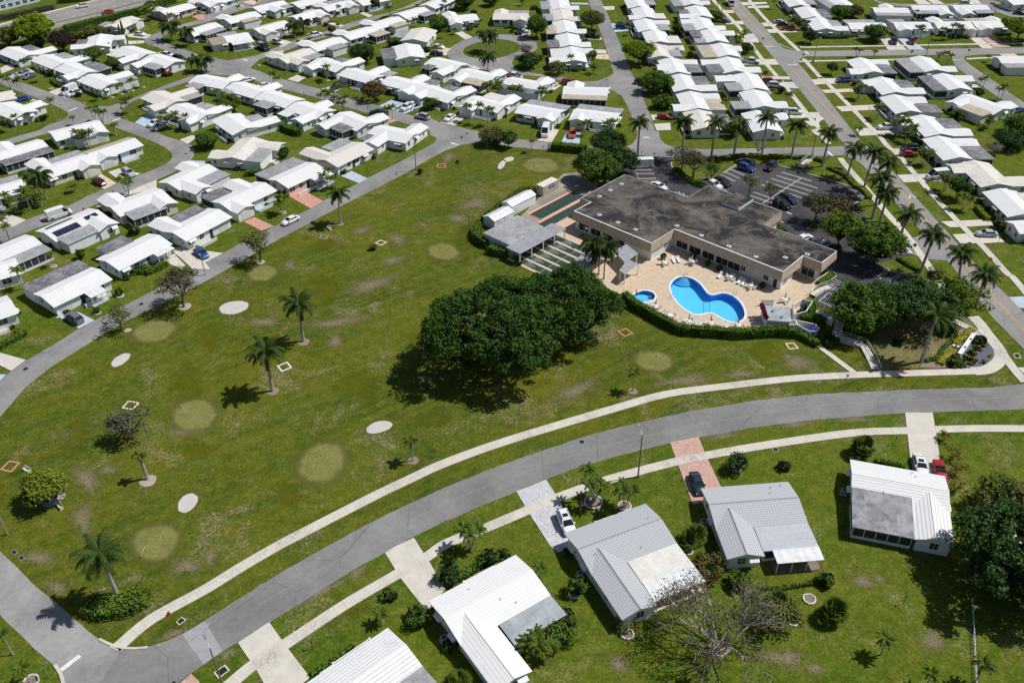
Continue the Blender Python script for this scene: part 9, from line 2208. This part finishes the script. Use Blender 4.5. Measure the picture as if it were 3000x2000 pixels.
mb=MB(); a,b=[Vector(p)-Vector((pcx,pcy)) for p in D['rope']]; mb.tube((*a,.05),(*b,.05),.04,.04,'pole_dark',5); put('lane_rope',mb.mesh('lane_rope'),pool)
def ladder():
 mb=MB()
 for y in (-.28,.28): mb.path([(-.6,y,0),(-.6,y,.75),(-.45,y,.92),(-.1,y,.92),(.1,y,.7),(.12,y,-.9)],.035,'steel',6)
 for z in (-.1,-.4,-.7): mb.box(.08,.16,-.28,.28,z-.02,z+.02,'steel')
 return mb.mesh('pool_ladder')
LM=ladder()
for (x,y),a,lab in D['ladders']: tag(put('pool_ladder',LM,None,(x,y,.1),a),lab,'ladder')
# ---------------------------------------------------------------- deck furniture
def chair_m():
 mb=MB()
 for x in (-.22,.22):
  for y in (-.22,.22): mb.box(x-.025,x+.025,y-.025,y+.025,0,.42,'white')
 mb.box(-.26,.26,-.26,.26,.42,.46,'white'); mb.box(-.26,-.21,-.26,.26,.46,.88,'white')
 for y in (-.27,.25): mb.box(-.24,.22,y,y+.03,.62,.65,'white'); mb.box(.18,.21,y,y+.03,.45,.63,'white')
 return mb
cs_=chair_m(); seatb=MB(); seatb.box(-.26,.26,-.26,.26,.42,.46,'white'); backb=MB(); backb.box(-.27,-.22,-.25,.25,.46,.9,'white'); legb=MB(); legb.box(-.025,.025,-.025,.025,0,.42,'white'); armb=MB(); armb.box(-.24,.22,-.02,.02,.62,.66,'white'); armb.box(.18,.22,-.02,.02,.46,.63,'white')
CHP=[seatb.mesh('seat'),backb.mesh('backrest'),legb.mesh('leg'),armb.mesh('armrest')]
def chair(x,y,a,lab,grp,z=.08):
 t=empty('patio_chair',(x,y,z),a); tag(t,lab,'chair',grp); put('seat',CHP[0],t); put('backrest',CHP[1],t)
 for i in (-.22,.22):
  for j in (-.22,.22): put('leg',CHP[2],t,(i,j,0))
 for j in (-.26,.26): put('armrest',CHP[3],t,(0,j,0))
mb=MB(); mb.tube((0,0,.69),(0,0,.73),.55,.55,'white',16); TT_=mb.mesh('tabletop'); mb=MB(); mb.tube((0,0,0),(0,0,.69),.05,.05,'white',8); mb.tube((0,0,0),(0,0,.05),.3,.28,'white',10); TL_=mb.mesh('pedestal')
def closed_umb(c): mb=MB(); mb.tube((0,0,1.05),(0,0,2.35),.15,.045,c,10); return mb.mesh('folded_canopy')
UMB=[closed_umb('umb'),closed_umb('umb_red'),closed_umb('white')]; mb=MB(); mb.tube((0,0,0),(0,0,2.45),.025,.025,'steel',6); UP_=mb.mesh('umbrella_pole'); mb=MB(); mb.tube((0,0,0),(0,0,.14),.26,.2,'planter',12); UB_=mb.mesh('umbrella_base')
for i,(x,y,lab) in enumerate(D['tables']):
 t=empty('patio_table',(x,y,.08)); tag(t,'white round patio table '+lab,'table','white tables on the pool deck'); put('tabletop',TT_,t); put('pedestal',TL_,t)
 if i not in (1,): 
  t=empty('folded_umbrella',(x,y,.08)); tag(t,'folded umbrella standing in the table '+lab,'umbrella','folded umbrellas on the pool deck'); put('pole',UP_,t); put('folded_canopy',UMB[{8:1,9:2}.get(i,0)],t); 
 for k in range(4):
  a=k*math.pi/2+i*.37; chair(x+.85*math.cos(a),y+.85*math.sin(a),a+math.pi,'white patio chair round the table '+lab,'white patio chairs round the table '+lab)
lg=MB(); lg.box(-.95,.35,-.3,.3,.3,.36,'white'); LGS=lg.mesh('seat'); lg=MB(); lg.face([(.35,-.3,.36),(.35,.3,.36),(.95,.3,.85),(.95,-.3,.85)],'white'); lg.face([(.35,-.3,.31),(.95,-.3,.80),(.95,.3,.80),(.35,.3,.31)],'white'); LGB=lg.mesh('backrest'); lg=MB(); lg.box(-.03,.03,-.03,.03,0,.3,'white'); LGL=lg.mesh('leg')
for (x,y),a,lab in D['loungers']:
 t=empty('sun_lounger',(x,y,.08),a); tag(t,lab,'sun lounger','white sun loungers on the pool deck'); put('seat',LGS,t); put('backrest',LGB,t)
 for i in (-.85,.3):
  for j in (-.25,.25): put('leg',LGL,t,(i,j,0))
# deck planters
for (x,y),lab in D['planters']:
 t=empty('potted_palm',(x,y,.08)); tag(t,lab,'potted plant','potted plants on the pool deck'); mb=MB(); mb.tube((0,0,0),(0,0,.5),.22,.32,'planter',12); put('pot',mb.mesh('pot'),t); put('leaves',head('fan',1,1),t,(0,0,.7),0,.85)
# bar hut with fences, bins, barrels
t=empty('bar_hut',(0,0,0)); tag(t,'small pool hut with a flat grey roof and magenta flowers','building'); bp=D['bar']
mb=MB(); mb.prism(bp,2.25,2.4,'trim','flat_s'); put('roof',mb.mesh('roof'),t); mb=MB(); mb.prism(inset(bp,.3),0,2.25,'wall_white'); put('wall',mb.mesh('wall'),t)
for q in ((.35,.4),(.65,.75)):
 c=Vector(bp[0]).lerp(Vector(bp[1]),q[0]).lerp(Vector(bp[3]).lerp(Vector(bp[2]),q[0]),q[1]); mb=MB(); mb.tube((0,0,0),(0,0,.3),.2,.26,'steel',10); put('roof_vent',mb.mesh('roof_vent'),t,(c.x,c.y,2.4))
a,b=Vector(bp[0]),Vector(bp[3])
for k in range(5):
 c=a.lerp(b,.12+k*.2); q=empty('bougainvillea_pot',(c.x,c.y,2.4)); tag(q,f"magenta flowering plant on the hut roof edge, {['farthest','second','third','fourth','nearest'][k]} in the row",'flower','magenta flowers along the hut roof'); mb=MB(); mb.tube((0,0,0),(0,0,.25),.14,.2,'planter',8); put('pot',mb.mesh('pot'),q); put('blossoms',crown_mesh(900+k,.5,.5,.75,.15,'pink',1),q)
def panel_fence(pts,h,lab,name='panel_fence',closed=False,z=0):
 t=empty(name,(*pts[0],z)); tag(t,lab,'fence'); o=Vector(pts[0])
 for i in range(len(pts)-1):
  a=Vector(pts[i])-o;b=Vector(pts[i+1])-o; d=(b-a);L=d.length;an=math.atan2(d.y,d.x); mb=MB(); mb.box(0,L,-.04,.04,.05,h,'trim'); mb.box(0,L,-.07,.07,h,h+.07,'white'); put('panel',mb.mesh('panel'),t,(a.x,a.y,0),an)
 for p in pts: mb=MB(); mb.box(-.09,.09,-.09,.09,0,h+.15,'white'); q=Vector(p)-o; put('post',mb.mesh('post'),t,(q.x,q.y,0))
for pts,h,lab in D['fences']: panel_fence(pts,h,lab)
for i,(x,y) in enumerate(D['bins']):
 q=empty('trash_bin',(x,y,.08),i); tag(q,f"dark wheeled bin in the white enclosure, {['leftmost','second from left','third from left','rightmost'][i]} of four",'bin','bins in the white enclosure'); mb=MB(); mb.box(-.32,.32,-.3,.3,.05,1.0,'bin_dark'); put('body',mb.mesh('body'),q); mb=MB(); mb.box(-.34,.36,-.32,.32,1.0,1.1,'bin_dark'); put('lid',mb.mesh('lid'),q)
for i,(x,y) in enumerate(D['barrels']):
 q=empty('blue_barrel',(x,y,0)); tag(q,f"round blue tank behind the pool hut, {['leftmost','second from left','third from left','fourth from left','rightmost'][i]} of five",'barrel','blue barrels behind the hut'); mb=MB(); mb.tube((0,0,0),(0,0,1.0),.48,.48,'barrel_blue',18); put('drum',mb.mesh('drum'),q); mb=MB(); mb.tube((0,0,1.0),(0,0,1.15),.45,.25,'barrel_blue',18); put('lid',mb.mesh('lid'),q)
q=empty('utility_cabinet',(*D['cab'][0],0),D['cab'][1]); tag(q,'long white utility box beside the parked bays','cabinet'); mb=MB(); mb.box(-1.9,1.9,-.55,.55,0,1.5,'wall_white','stone_white'); put('body',mb.mesh('body'),q); mb=MB(); 
for x in (-.95,0,.95): mb.box(x-.012,x+.012,-.57,-.55,.05,1.45,'flat_g')
put('door_seams',mb.mesh('door_seams'),q)
# ---------------------------------------------------------------- ramps with rails
def ramp(pts,wd,h0,h1,lab,name='access_ramp'):
 t=empty(name,(*pts[0],0)); tag(t,lab,'ramp'); o=Vector(pts[0]); N_=len(pts); mb=MB(); tot=sum(math.dist(pts[i],pts[i+1]) for i in range(N_-1)); d=0; prev=None
 for i in range(N_):
  a=Vector(pts[max(i-1,0)]);b=Vector(pts[min(i+1,N_-1)]);tt=(b-a).normalized();nn=Vector((-tt.y,tt.x))*wd/2; c=Vector(pts[i])-o; z=h0+(h1-h0)*d/tot; cur=((c+nn),(c-nn),z)
  if prev:
   p=prev; mb.face([(*p[1],p[2]),(*cur[1],z),(*cur[0],z),(*p[0],p[2])],'walk')
   for k in (0,1): mb.face([(*p[k],0),(*cur[k],0),(*cur[k],z),(*p[k],p[2])],'walk')
  prev=cur
  if i<N_-1: d+=math.dist(pts[i],pts[i+1])
 put('deck',mb.mesh('deck'),t)
 for sg in (-1,1):
  mb=MB(); d=0; P=[]
  for i in range(N_):
   a=Vector(pts[max(i-1,0)]);b=Vector(pts[min(i+1,N_-1)]);tt=(b-a).normalized();nn=Vector((-tt.y,tt.x))*wd/2*sg; c=Vector(pts[i])-o+nn; P.append((c.x,c.y,h0+(h1-h0)*d/tot)); 
   if i<N_-1: d+=math.dist(pts[i],pts[i+1])
  for zz in (.55,1.0): mb.path([(x,y,z+zz) for x,y,z in P],.035,'white',5)
  for i in range(N_-1):
   m=max(1,int(math.dist(P[i],P[i+1])/1.4))
   for k in range(m+1): c=Vector(P[i]).lerp(Vector(P[i+1]),k/m); mb.tube(c,c+Vector((0,0,1.0)),.035,.035,'white',5)
  put('handrail',mb.mesh('handrail'),t)
for pts,wd,h0,h1,lab in D['ramps']: ramp(pts,wd,h0,h1,lab)
# entrance sign wall, planting bed, gravel
struct('gravel_bed',sheet(D['gravel'],.06,'gravel').mesh('gravel_bed')); struct('mulch_bed',sheet(D['mulchbed'],.03,'mulch').mesh('mulch_bed')); struct('brown_lawn',sheet(D['brown'],.02,'dry').mesh('brown_lawn'))
def wallbox(pts,wd,h,lab,mat='wall_white'):
 a,b=Vector(pts[0]),Vector(pts[1]); d=b-a; t=empty('entrance_wall',(a.x,a.y,0),math.atan2(d.y,d.x)); tag(t,lab,'wall'); mb=MB(); mb.box(0,d.length,-wd/2,wd/2,0,h,mat); put('wall_body',mb.mesh('wall_body'),t); mb=MB(); mb.box(-.1,d.length+.1,-wd/2-.1,wd/2+.1,h,h+.14,'white'); put('cap',mb.mesh('cap'),t)
 for k in (.3,.7): mb=MB(); mb.tube((0,-.05,0),(0,-.05,.18),.1,.1,'pole_dark',8); mb.box(-.16,.16,-.3,-.05,.1,.2,'pole_dark'); put('spot_lamp',mb.mesh('spot_lamp'),t,(d.length*k,0,h+.14))
for pts,wd,h,lab in D['walls']: wallbox(pts,wd,h,lab)
GP=[('fol_orange','orange'),('fol_bright','green'),('fol_yell','yellow')]
for i,(x,y,c,r) in enumerate(D['gravelplants']):
 q=empty('garden_plant',(x,y,.06)); tag(q,D['gplab'][i],'plant','low plants in the gravel bed'); put('leaves',crown_mesh(950+i,r,r,r*.9,.0,c,1),q)
# ---------------------------------------------------------------- small things
def lamp(x,y,h,ax,ay,lab):
 t=empty('street_lamp',(x,y,0)); tag(t,lab,'street lamp' if 'pole' not in lab else 'pole'); pole='pole_brown' if ('brown' in lab or h>6) else 'metal_pole'; mb=MB(); mb.tube((0,0,0),(0,0,h),.13 if h>4.5 else .07,.08 if h>4.5 else .05,pole,8); put('pole',mb.mesh('pole'),t)
 if 'utility' in lab or 'brown' in lab: 
  mb=MB(); mb.box(-.06,.06,-.9,.9,h-.5,h-.38,'wood'); put('crossarm',mb.mesh('crossarm'),t); return
 if 'flagpole' in lab: mb=MB(); mb.tube((0,0,h),(0,0,h+.15),.08,.03,'steel',8); put('finial',mb.mesh('finial'),t); return
 mb=MB(); mb.path([(0,0,h-.1),(ax*.5,ay*.5,h+.25),(ax,ay,h+.3)],.05,'metal_pole',6); put('arm',mb.mesh('arm'),t); mb=MB(); an=math.atan2(ay,ax); mb.box(-.1,.6,-.16,.16,-.07,.08,'sign_back'); put('lamp_head',mb.mesh('lamp_head'),t,(ax,ay,h+.3),an)
for x,y,h,ax,ay,lab in D['lamps']: lamp(x,y,h,ax,ay,lab)
mb=MB(); mb.tube((0,0,0),(0,0,1.45),.04,.035,'pole_dark',6); MLP=mb.mesh('post'); mb=MB(); mb.tube((0,0,1.45),(0,0,1.75),.09,.14,'glass',6); mb.tube((0,0,1.75),(0,0,1.86),.16,.03,'pole_dark',6); MLH=mb.mesh('lantern')
for i,(x,y,lab) in enumerate(D['posts']):
 t=empty('garden_lamp',(x,y,0)); tag(t,LB(lab),'lamp post','black lamp posts on the front lawns'); put('post',MLP,t); put('lantern',MLH,t)
mb=MB(); mb.tube((0,0,0),(0,0,.6),.14,.13,'red_paint',10); mb.tube((0,0,.6),(0,0,.75),.15,.05,'red_paint',10); mb.tube((0,0,0),(0,0,.06),.2,.2,'red_paint',10); HYB=mb.mesh('barrel'); mb=MB(); mb.tube((-.24,0,.42),(.24,0,.42),.07,.07,'red_paint',8); HYN=mb.mesh('nozzle')
for (x,y),lab in D['hydrants']: t=empty('fire_hydrant',(x,y,0)); tag(t,lab,'fire hydrant'); put('barrel',HYB,t); put('nozzle',HYN,t); put('nozzle',HYN,t,(0,0,0),R(90))
def text_mesh(s,size):
 c=bpy.data.curves.new('lettering','FONT'); c.body=s; c.size=size; c.align_x='CENTER'; c.align_y='CENTER'; c.extrude=.004; o=bpy.data.objects.new('tmp',c); COL.objects.link(o); dg=bpy.context.evaluated_depsgraph_get(); me=bpy.data.meshes.new_from_object(o.evaluated_get(dg)); bpy.data.objects.remove(o); me.name='lettering'; me.materials.clear(); me.materials.append(MT['white']); return me
STOP=text_mesh('STOP',.3)
for x,y,kind,fa,lab in D['signs']:
 t=empty('stop_sign' if kind=='stop' else ('road_sign' if kind not in('board','board2') else 'sign_board'),(x,y,0),fa); tag(t,lab,'sign')
 if kind in('board','board2'):
  mb=MB(); c='white' if kind=='board' else 'wood'; w_=.5 if kind=='board' else 1.1; mb.box(-.04,.04,-w_,w_,.25,1.0,c); put('panel',mb.mesh('panel'),t); mb=MB(); 
  for yy in (-w_*.8,w_*.8): mb.box(-.05,.05,yy-.05,yy+.05,0,.25,c)
  put('feet',mb.mesh('feet'),t); continue
 h={'work':1.9,'yellow':2.0,'work2':.6,'post':2.6}.get(kind,2.1); mb=MB(); mb.tube((0,0,0),(0,0,h+.3),.035,.035,'metal_pole',6); put('post',mb.mesh('post'),t)
 if kind=='post': mb=MB(); mb.box(.03,.06,-.2,.2,h-.2,h+.35,'sign_back'); put('panel',mb.mesh('panel'),t); continue
 if kind=='street':
  mb=MB(); mb.box(-.02,.02,-.45,.45,h+.3,h+.5,'sign_green'); put('name_plate',mb.mesh('name_plate'),t); mb=MB(); mb.box(-.45,.45,-.02,.02,h+.08,h+.28,'sign_green'); put('name_plate',mb.mesh('name_plate'),t); continue
 nn=8 if kind in('stop','back') else 4; r_=.4 if kind in('stop','back') else .58; off=math.pi/8 if nn==8 else 0; mb=MB(); A=[(r_*math.cos(off+2*math.pi*k/nn),h+r_*math.sin(off+2*math.pi*k/nn)) for k in range(nn)]; c={'stop':'sign_red','back':'sign_back','work':'sign_orange','work2':'sign_orange','yellow':'sign_yellow'}[kind]
 mb.face([(.06,y_,z_) for y_,z_ in A],c); mb.face([(.04,y_,z_) for y_,z_ in A[::-1]],'sign_back')
 for k in range(nn): j=(k+1)%nn; mb.face([(.04,*A[k]),(.04,*A[j]),(.06,*A[j]),(.06,*A[k])],c)
 p=put('panel',mb.mesh('panel'),t)
 if kind=='stop': q=put('lettering',STOP,p,(.066,0,h)); q.rotation_euler=(R(90),0,R(90))
for pts,kind,lab in D['drains']:
 cx=sum(p[0] for p in pts)/4; cy=sum(p[1] for p in pts)/4; t=empty('storm_drain',(cx,cy,.02)); tag(t,lab,'drain'); Q=[(x-cx,y-cy) for x,y in pts]
 mb=MB(); mb.prism(Q,0,.05,'kerb' if kind=='concfr' else 'sign_back'); put('frame',mb.mesh('frame'),t); mb=MB(); mb.prism([(x*.74,y*.74) for x,y in Q],.05,.06,'grate'); put('grate',mb.mesh('grate'),t)
for (x,y),r,lab,lv in D['manholes']:
 t=empty('manhole_cover',(x,y,ZL(lv)+.002)); tag(t,lab,'manhole cover'); mb=MB(); mb.tube((0,0,0),(0,0,.006),r*1.35,r*1.35,'sign_back',20); put('ring',mb.mesh('ring'),t); mb=MB(); mb.tube((0,0,.006),(0,0,.014),r,r,'grate',20); put('lid',mb.mesh('lid'),t)
for pts,c,lab in D['tees']:
 cx=sum(p[0] for p in pts)/4; cy=sum(p[1] for p in pts)/4; t=empty('tee_frame',(cx,cy,0)); tag(t,lab,'tee frame','painted tee squares on the lawn'); Q=[Vector((x-cx,y-cy)) for x,y in pts]
 for i in range(4):
  a,b=Q[i],Q[(i+1)%4]; L=(b-a).length; d_=(b-a).normalized(); mb=MB(); k=max(3,int(L/.3))
  for j in range(k): mb.box(-.13+L*j/k,-.13+L*(j+1)/k-.01,-.13,.13,0,.07,{'redwhite':('salmon','white')[j%2]}.get(c,c))
  put('edging',mb.mesh('edging'),t,(a.x,a.y,0),math.atan2(d_.y,d_.x))
for (x,y),tip,lab in D['flags']:
 t=empty('golf_flag',(x,y,0)); tag(t,lab,'flag','golf flags on the greens'); mb=MB(); mb.tube((0,0,0),tip,.018,.015,'white',5); put('pole',mb.mesh('pole'),t); e=Vector(tip); mb=MB(); mb.face([e,e+Vector((-.42,.05,-.14)),e+Vector((-.4,.05,-.42)),e-Vector((0,0,.34))],'white'); mb.face([e-Vector((0,-.01,.34)),e+Vector((-.4,.06,-.42)),e+Vector((-.42,.06,-.14)),e+Vector((0,.01,0))],'white'); put('pennant',mb.mesh('pennant'),t)
for (x,y),a,c,lab in D['benches']:
 t=empty('park_bench',(x,y,0),a); tag(t,lab,'bench','benches on the lawn'); 
 mb=MB(); 
 for k in range(4): mb.box(-.75,.75,-.24+k*.125,-.14+k*.125,.4,.44,c)
 put('seat',mb.mesh('seat'),t); mb=MB()
 for k in range(3): mb.box(-.75,.75,.26,.30,.5+k*.15,.61+k*.15,c)
 put('backrest',mb.mesh('backrest'),t)
 for sx in (-.68,.68): mb=MB(); mb.box(-.05,.05,-.25,.3,0,.4,c); mb.box(-.05,.05,-.27,.27,.58,.63,c); put('leg',mb.mesh('leg'),t,(sx,0,0))
# american flags
for (x,y),h,lab in D['usflags']:
 t=empty('national_flag',(x,y,0)); tag(t,lab,'flag'); mb=MB(); mb.tube((0,0,0),(0,0,h),.03,.02,'white',6); put('pole',mb.mesh('pole'),t); mb=MB()
 for i in range(7): mb.face([(0,0,h-.1-i*.12),(0,0,h-.1-(i+1)*.12),(.75,.25,h-.45-(i+1)*.12),(.75,.25,h-.45-i*.12)],'flag_red' if i%2==0 else 'white'); mb.face([(.75,.26,h-.45-i*.12),(.75,.26,h-.45-(i+1)*.12),(0,.01,h-.1-(i+1)*.12),(0,.01,h-.1-i*.12)],'flag_red' if i%2==0 else 'white')
 mb.face([(0,-.012,h-.1),(0,-.012,h-.56),(.32,.095,h-.71),(.32,.095,h-.25)],'flag_blue'); mb.face([(0,.022,h-.1),(.32,.13,h-.25),(.32,.13,h-.71),(0,.022,h-.56)],'flag_blue'); put('banner',mb.mesh('banner'),t)
# white rail at the bottom right
t=empty('white_rail',(*D['rail'][0],0)); tag(t,'long low white rail in the tree shade at the bottom right','rail'); a=Vector((0,0));b=Vector(D['rail'][1])-Vector(D['rail'][0]); mb=MB(); mb.tube((0,0,.7),(*b,.7),.04,.04,'wall_blue',6); mb.tube((0,0,.35),(*b,.35),.025,.025,'wall_blue',6); put('rail_bar',mb.mesh('rail_bar'),t)
for k in range(8): c=b*(k/7); mb=MB(); mb.box(-.045,.045,-.045,.045,0,.75,'wall_blue'); put('rail_post',mb.mesh('rail_post'),t,(c.x,c.y,0))
# long building beyond the highway
for pts,lab in D['far']:
 t=empty('apartment_building',(*pts[0],0)); tag(t,lab,'building'); o=Vector(pts[0]); Q=[(p[0]-o.x,p[1]-o.y) for p in pts]; mb=MB(); mb.prism(Q,0,5.2,'wall_blue'); put('wall',mb.mesh('wall'),t); mb=MB(); mb.prism(inset(Q,-.5),5.2,5.5,'trim','flat_d'); put('roof',mb.mesh('roof'),t)
 a,b=Vector(Q[0]),Vector(Q[1]); L=(b-a).length; an=math.atan2((b-a).y,(b-a).x); sg=1
 for k in range(int(L/3)):
  for z in (.8,3.2): p=a+(b-a).normalized()*(1.5+3*k); put('window',WM[1],t,(p.x,p.y,z),an)
# ---------------------------------------------------------------- people
def skin_obj(name,V,E,Rr,mat,parent,sub=1,root=0):
 me=bpy.data.meshes.new(name); me.from_pydata(V,E,[]); o=bpy.data.objects.new('tmp',me); COL.objects.link(o); m=o.modifiers.new('s','SKIN'); 
 for i,sv in enumerate(me.skin_vertices[0].data): sv.radius=(Rr[i],Rr[i]); sv.use_root=(i==root)
 s=o.modifiers.new('u','SUBSURF'); s.levels=sub; s.render_levels=sub; dg=bpy.context.evaluated_depsgraph_get(); n=bpy.data.meshes.new_from_object(o.evaluated_get(dg)); bpy.data.objects.remove(o); n.name=name; n.materials.clear(); n.materials.append(MT[mat]); n.polygons.foreach_set('use_smooth',[True]*len(n.polygons))
 return put(name,n,parent)
def person(x,y,z,a,pose,shirt,pants,hair,lab,swim=False):
 t=empty('person',(x,y,z),a); tag(t,lab,'person')
 H=0 if pose=='stand' else (-.46 if pose!='soak' else -.40)
 pel=(0,0,.93+H); 
 if pose=='stand': LG=[((0,s*.10,.90),(.03,s*.11,.50),(0,s*.12,.09),(.13,s*.13,.03)) for s in (-1,1)]
 else: LG=[((.02,s*.10,.47+(H+.46)),(.44,s*.13,.50+(H+.46)),(.46,s*.13,.10+(H+.46)),(.60,s*.14,.04+(H+.46))) for s in (-1,1)]
 V=[pel,(0,0,1.12+H),(0,0,1.36+H),(.01,0,1.50+H),(.02,0,1.60+H),(.03,0,1.72+H)]; E=[(0,1),(1,2),(2,3),(3,4),(4,5)]; r=[.135,.125,.14,.058,.085,.088]
 for q in LG:
  b=len(V); V+=list(q); E+=[(0,b),(b,b+1),(b+1,b+2),(b+2,b+3)]; r+=[.095,.062,.042,.038]
 hands=[]
 for s in (-1,1):
  b=len(V); sh=(0,s*.19,1.42+H); el=(.02,s*.27,1.14+H) if pose=='stand' else (.10,s*.26,1.16+H); wr=(.16,s*.25,.92+H) if pose=='stand' else (.34,s*.20,1.14+H)
  V+=[sh,el,wr]; E+=[(2,b),(b,b+1),(b+1,b+2)]; r+=[.058,.042,.028]; d=(Vector(wr)-Vector(el)).normalized(); p=Vector(wr)+d*.07; V.append(tuple(p)); r.append(.032); E.append((b+2,b+3)); pi=len(V)-1; side=d.cross(Vector((0,0,1))).normalized()
  for k,(o,l) in enumerate(((-.03,.07),(-.01,.082),(.01,.078),(.028,.06))): V.append(tuple(p+side*o+d*l+Vector((0,0,-.015)))); r.append(.009); E.append((pi,len(V)-1))
  V.append(tuple(Vector(wr)+d*.05-side*.055)); r.append(.011); E.append((pi,len(V)-1))
 body=skin_obj('body',V,E,r,'skin',t)
 fb=MB(); z0=1.66+H
 fb.box(.10,.135,-.012,.012,z0-.03,z0+.01,'skin'); 
 for s in (-1,1): fb.box(.105,.118,s*.035-.012,s*.035+.012,z0+.012,z0+.028,'hair')
 fb.box(.105,.116,-.025,.025,z0-.062,z0-.052,'lamp_red'); put('face',fb.mesh('face'),t)
 hb=MB(); k=8
 for i in range(k):
  for j in range(3):
   A=lambda ii,jj:(.02-.0+.105*math.cos(2*math.pi*ii/k)*math.cos(jj*.5236),.1*math.sin(2*math.pi*ii/k)*math.cos(jj*.5236),1.71+H+.11*math.sin(jj*.5236)); hb.face([A(i,j),A(i+1,j),A(i+1,j+1),A(i,j+1)],hair)
 put('hair',hb.mesh('hair'),t)
 if not swim:
  skin_obj('shirt',[(0,0,1.0+H),(0,0,1.2+H),(0,0,1.38+H),(0,-.19,1.42+H),(.02,-.25,1.26+H),(0,.19,1.42+H),(.02,.25,1.26+H)],[(0,1),(1,2),(2,3),(3,4),(2,5),(5,6)],[.155,.15,.155,.075,.065,.075,.065],shirt,t)
 P=[(0,0,.95+H)];E=[];rr=[.155]
 for q in LG:
  b=len(P); P+=[q[0],q[1]]+([q[2]] if not swim else []); E+=[(0,b),(b,b+1)]+([(b+1,b+2)] if not swim else []); rr+=[.11,.08]+([.06] if not swim else [])
 skin_obj('trousers' if not swim else 'swim_shorts',P,E,rr,pants,t)
for x,y,z,a,pose,shirt,pants,hair,lab,sw in D['people']: person(x,y,z,a,pose,shirt,pants,hair,lab,sw)
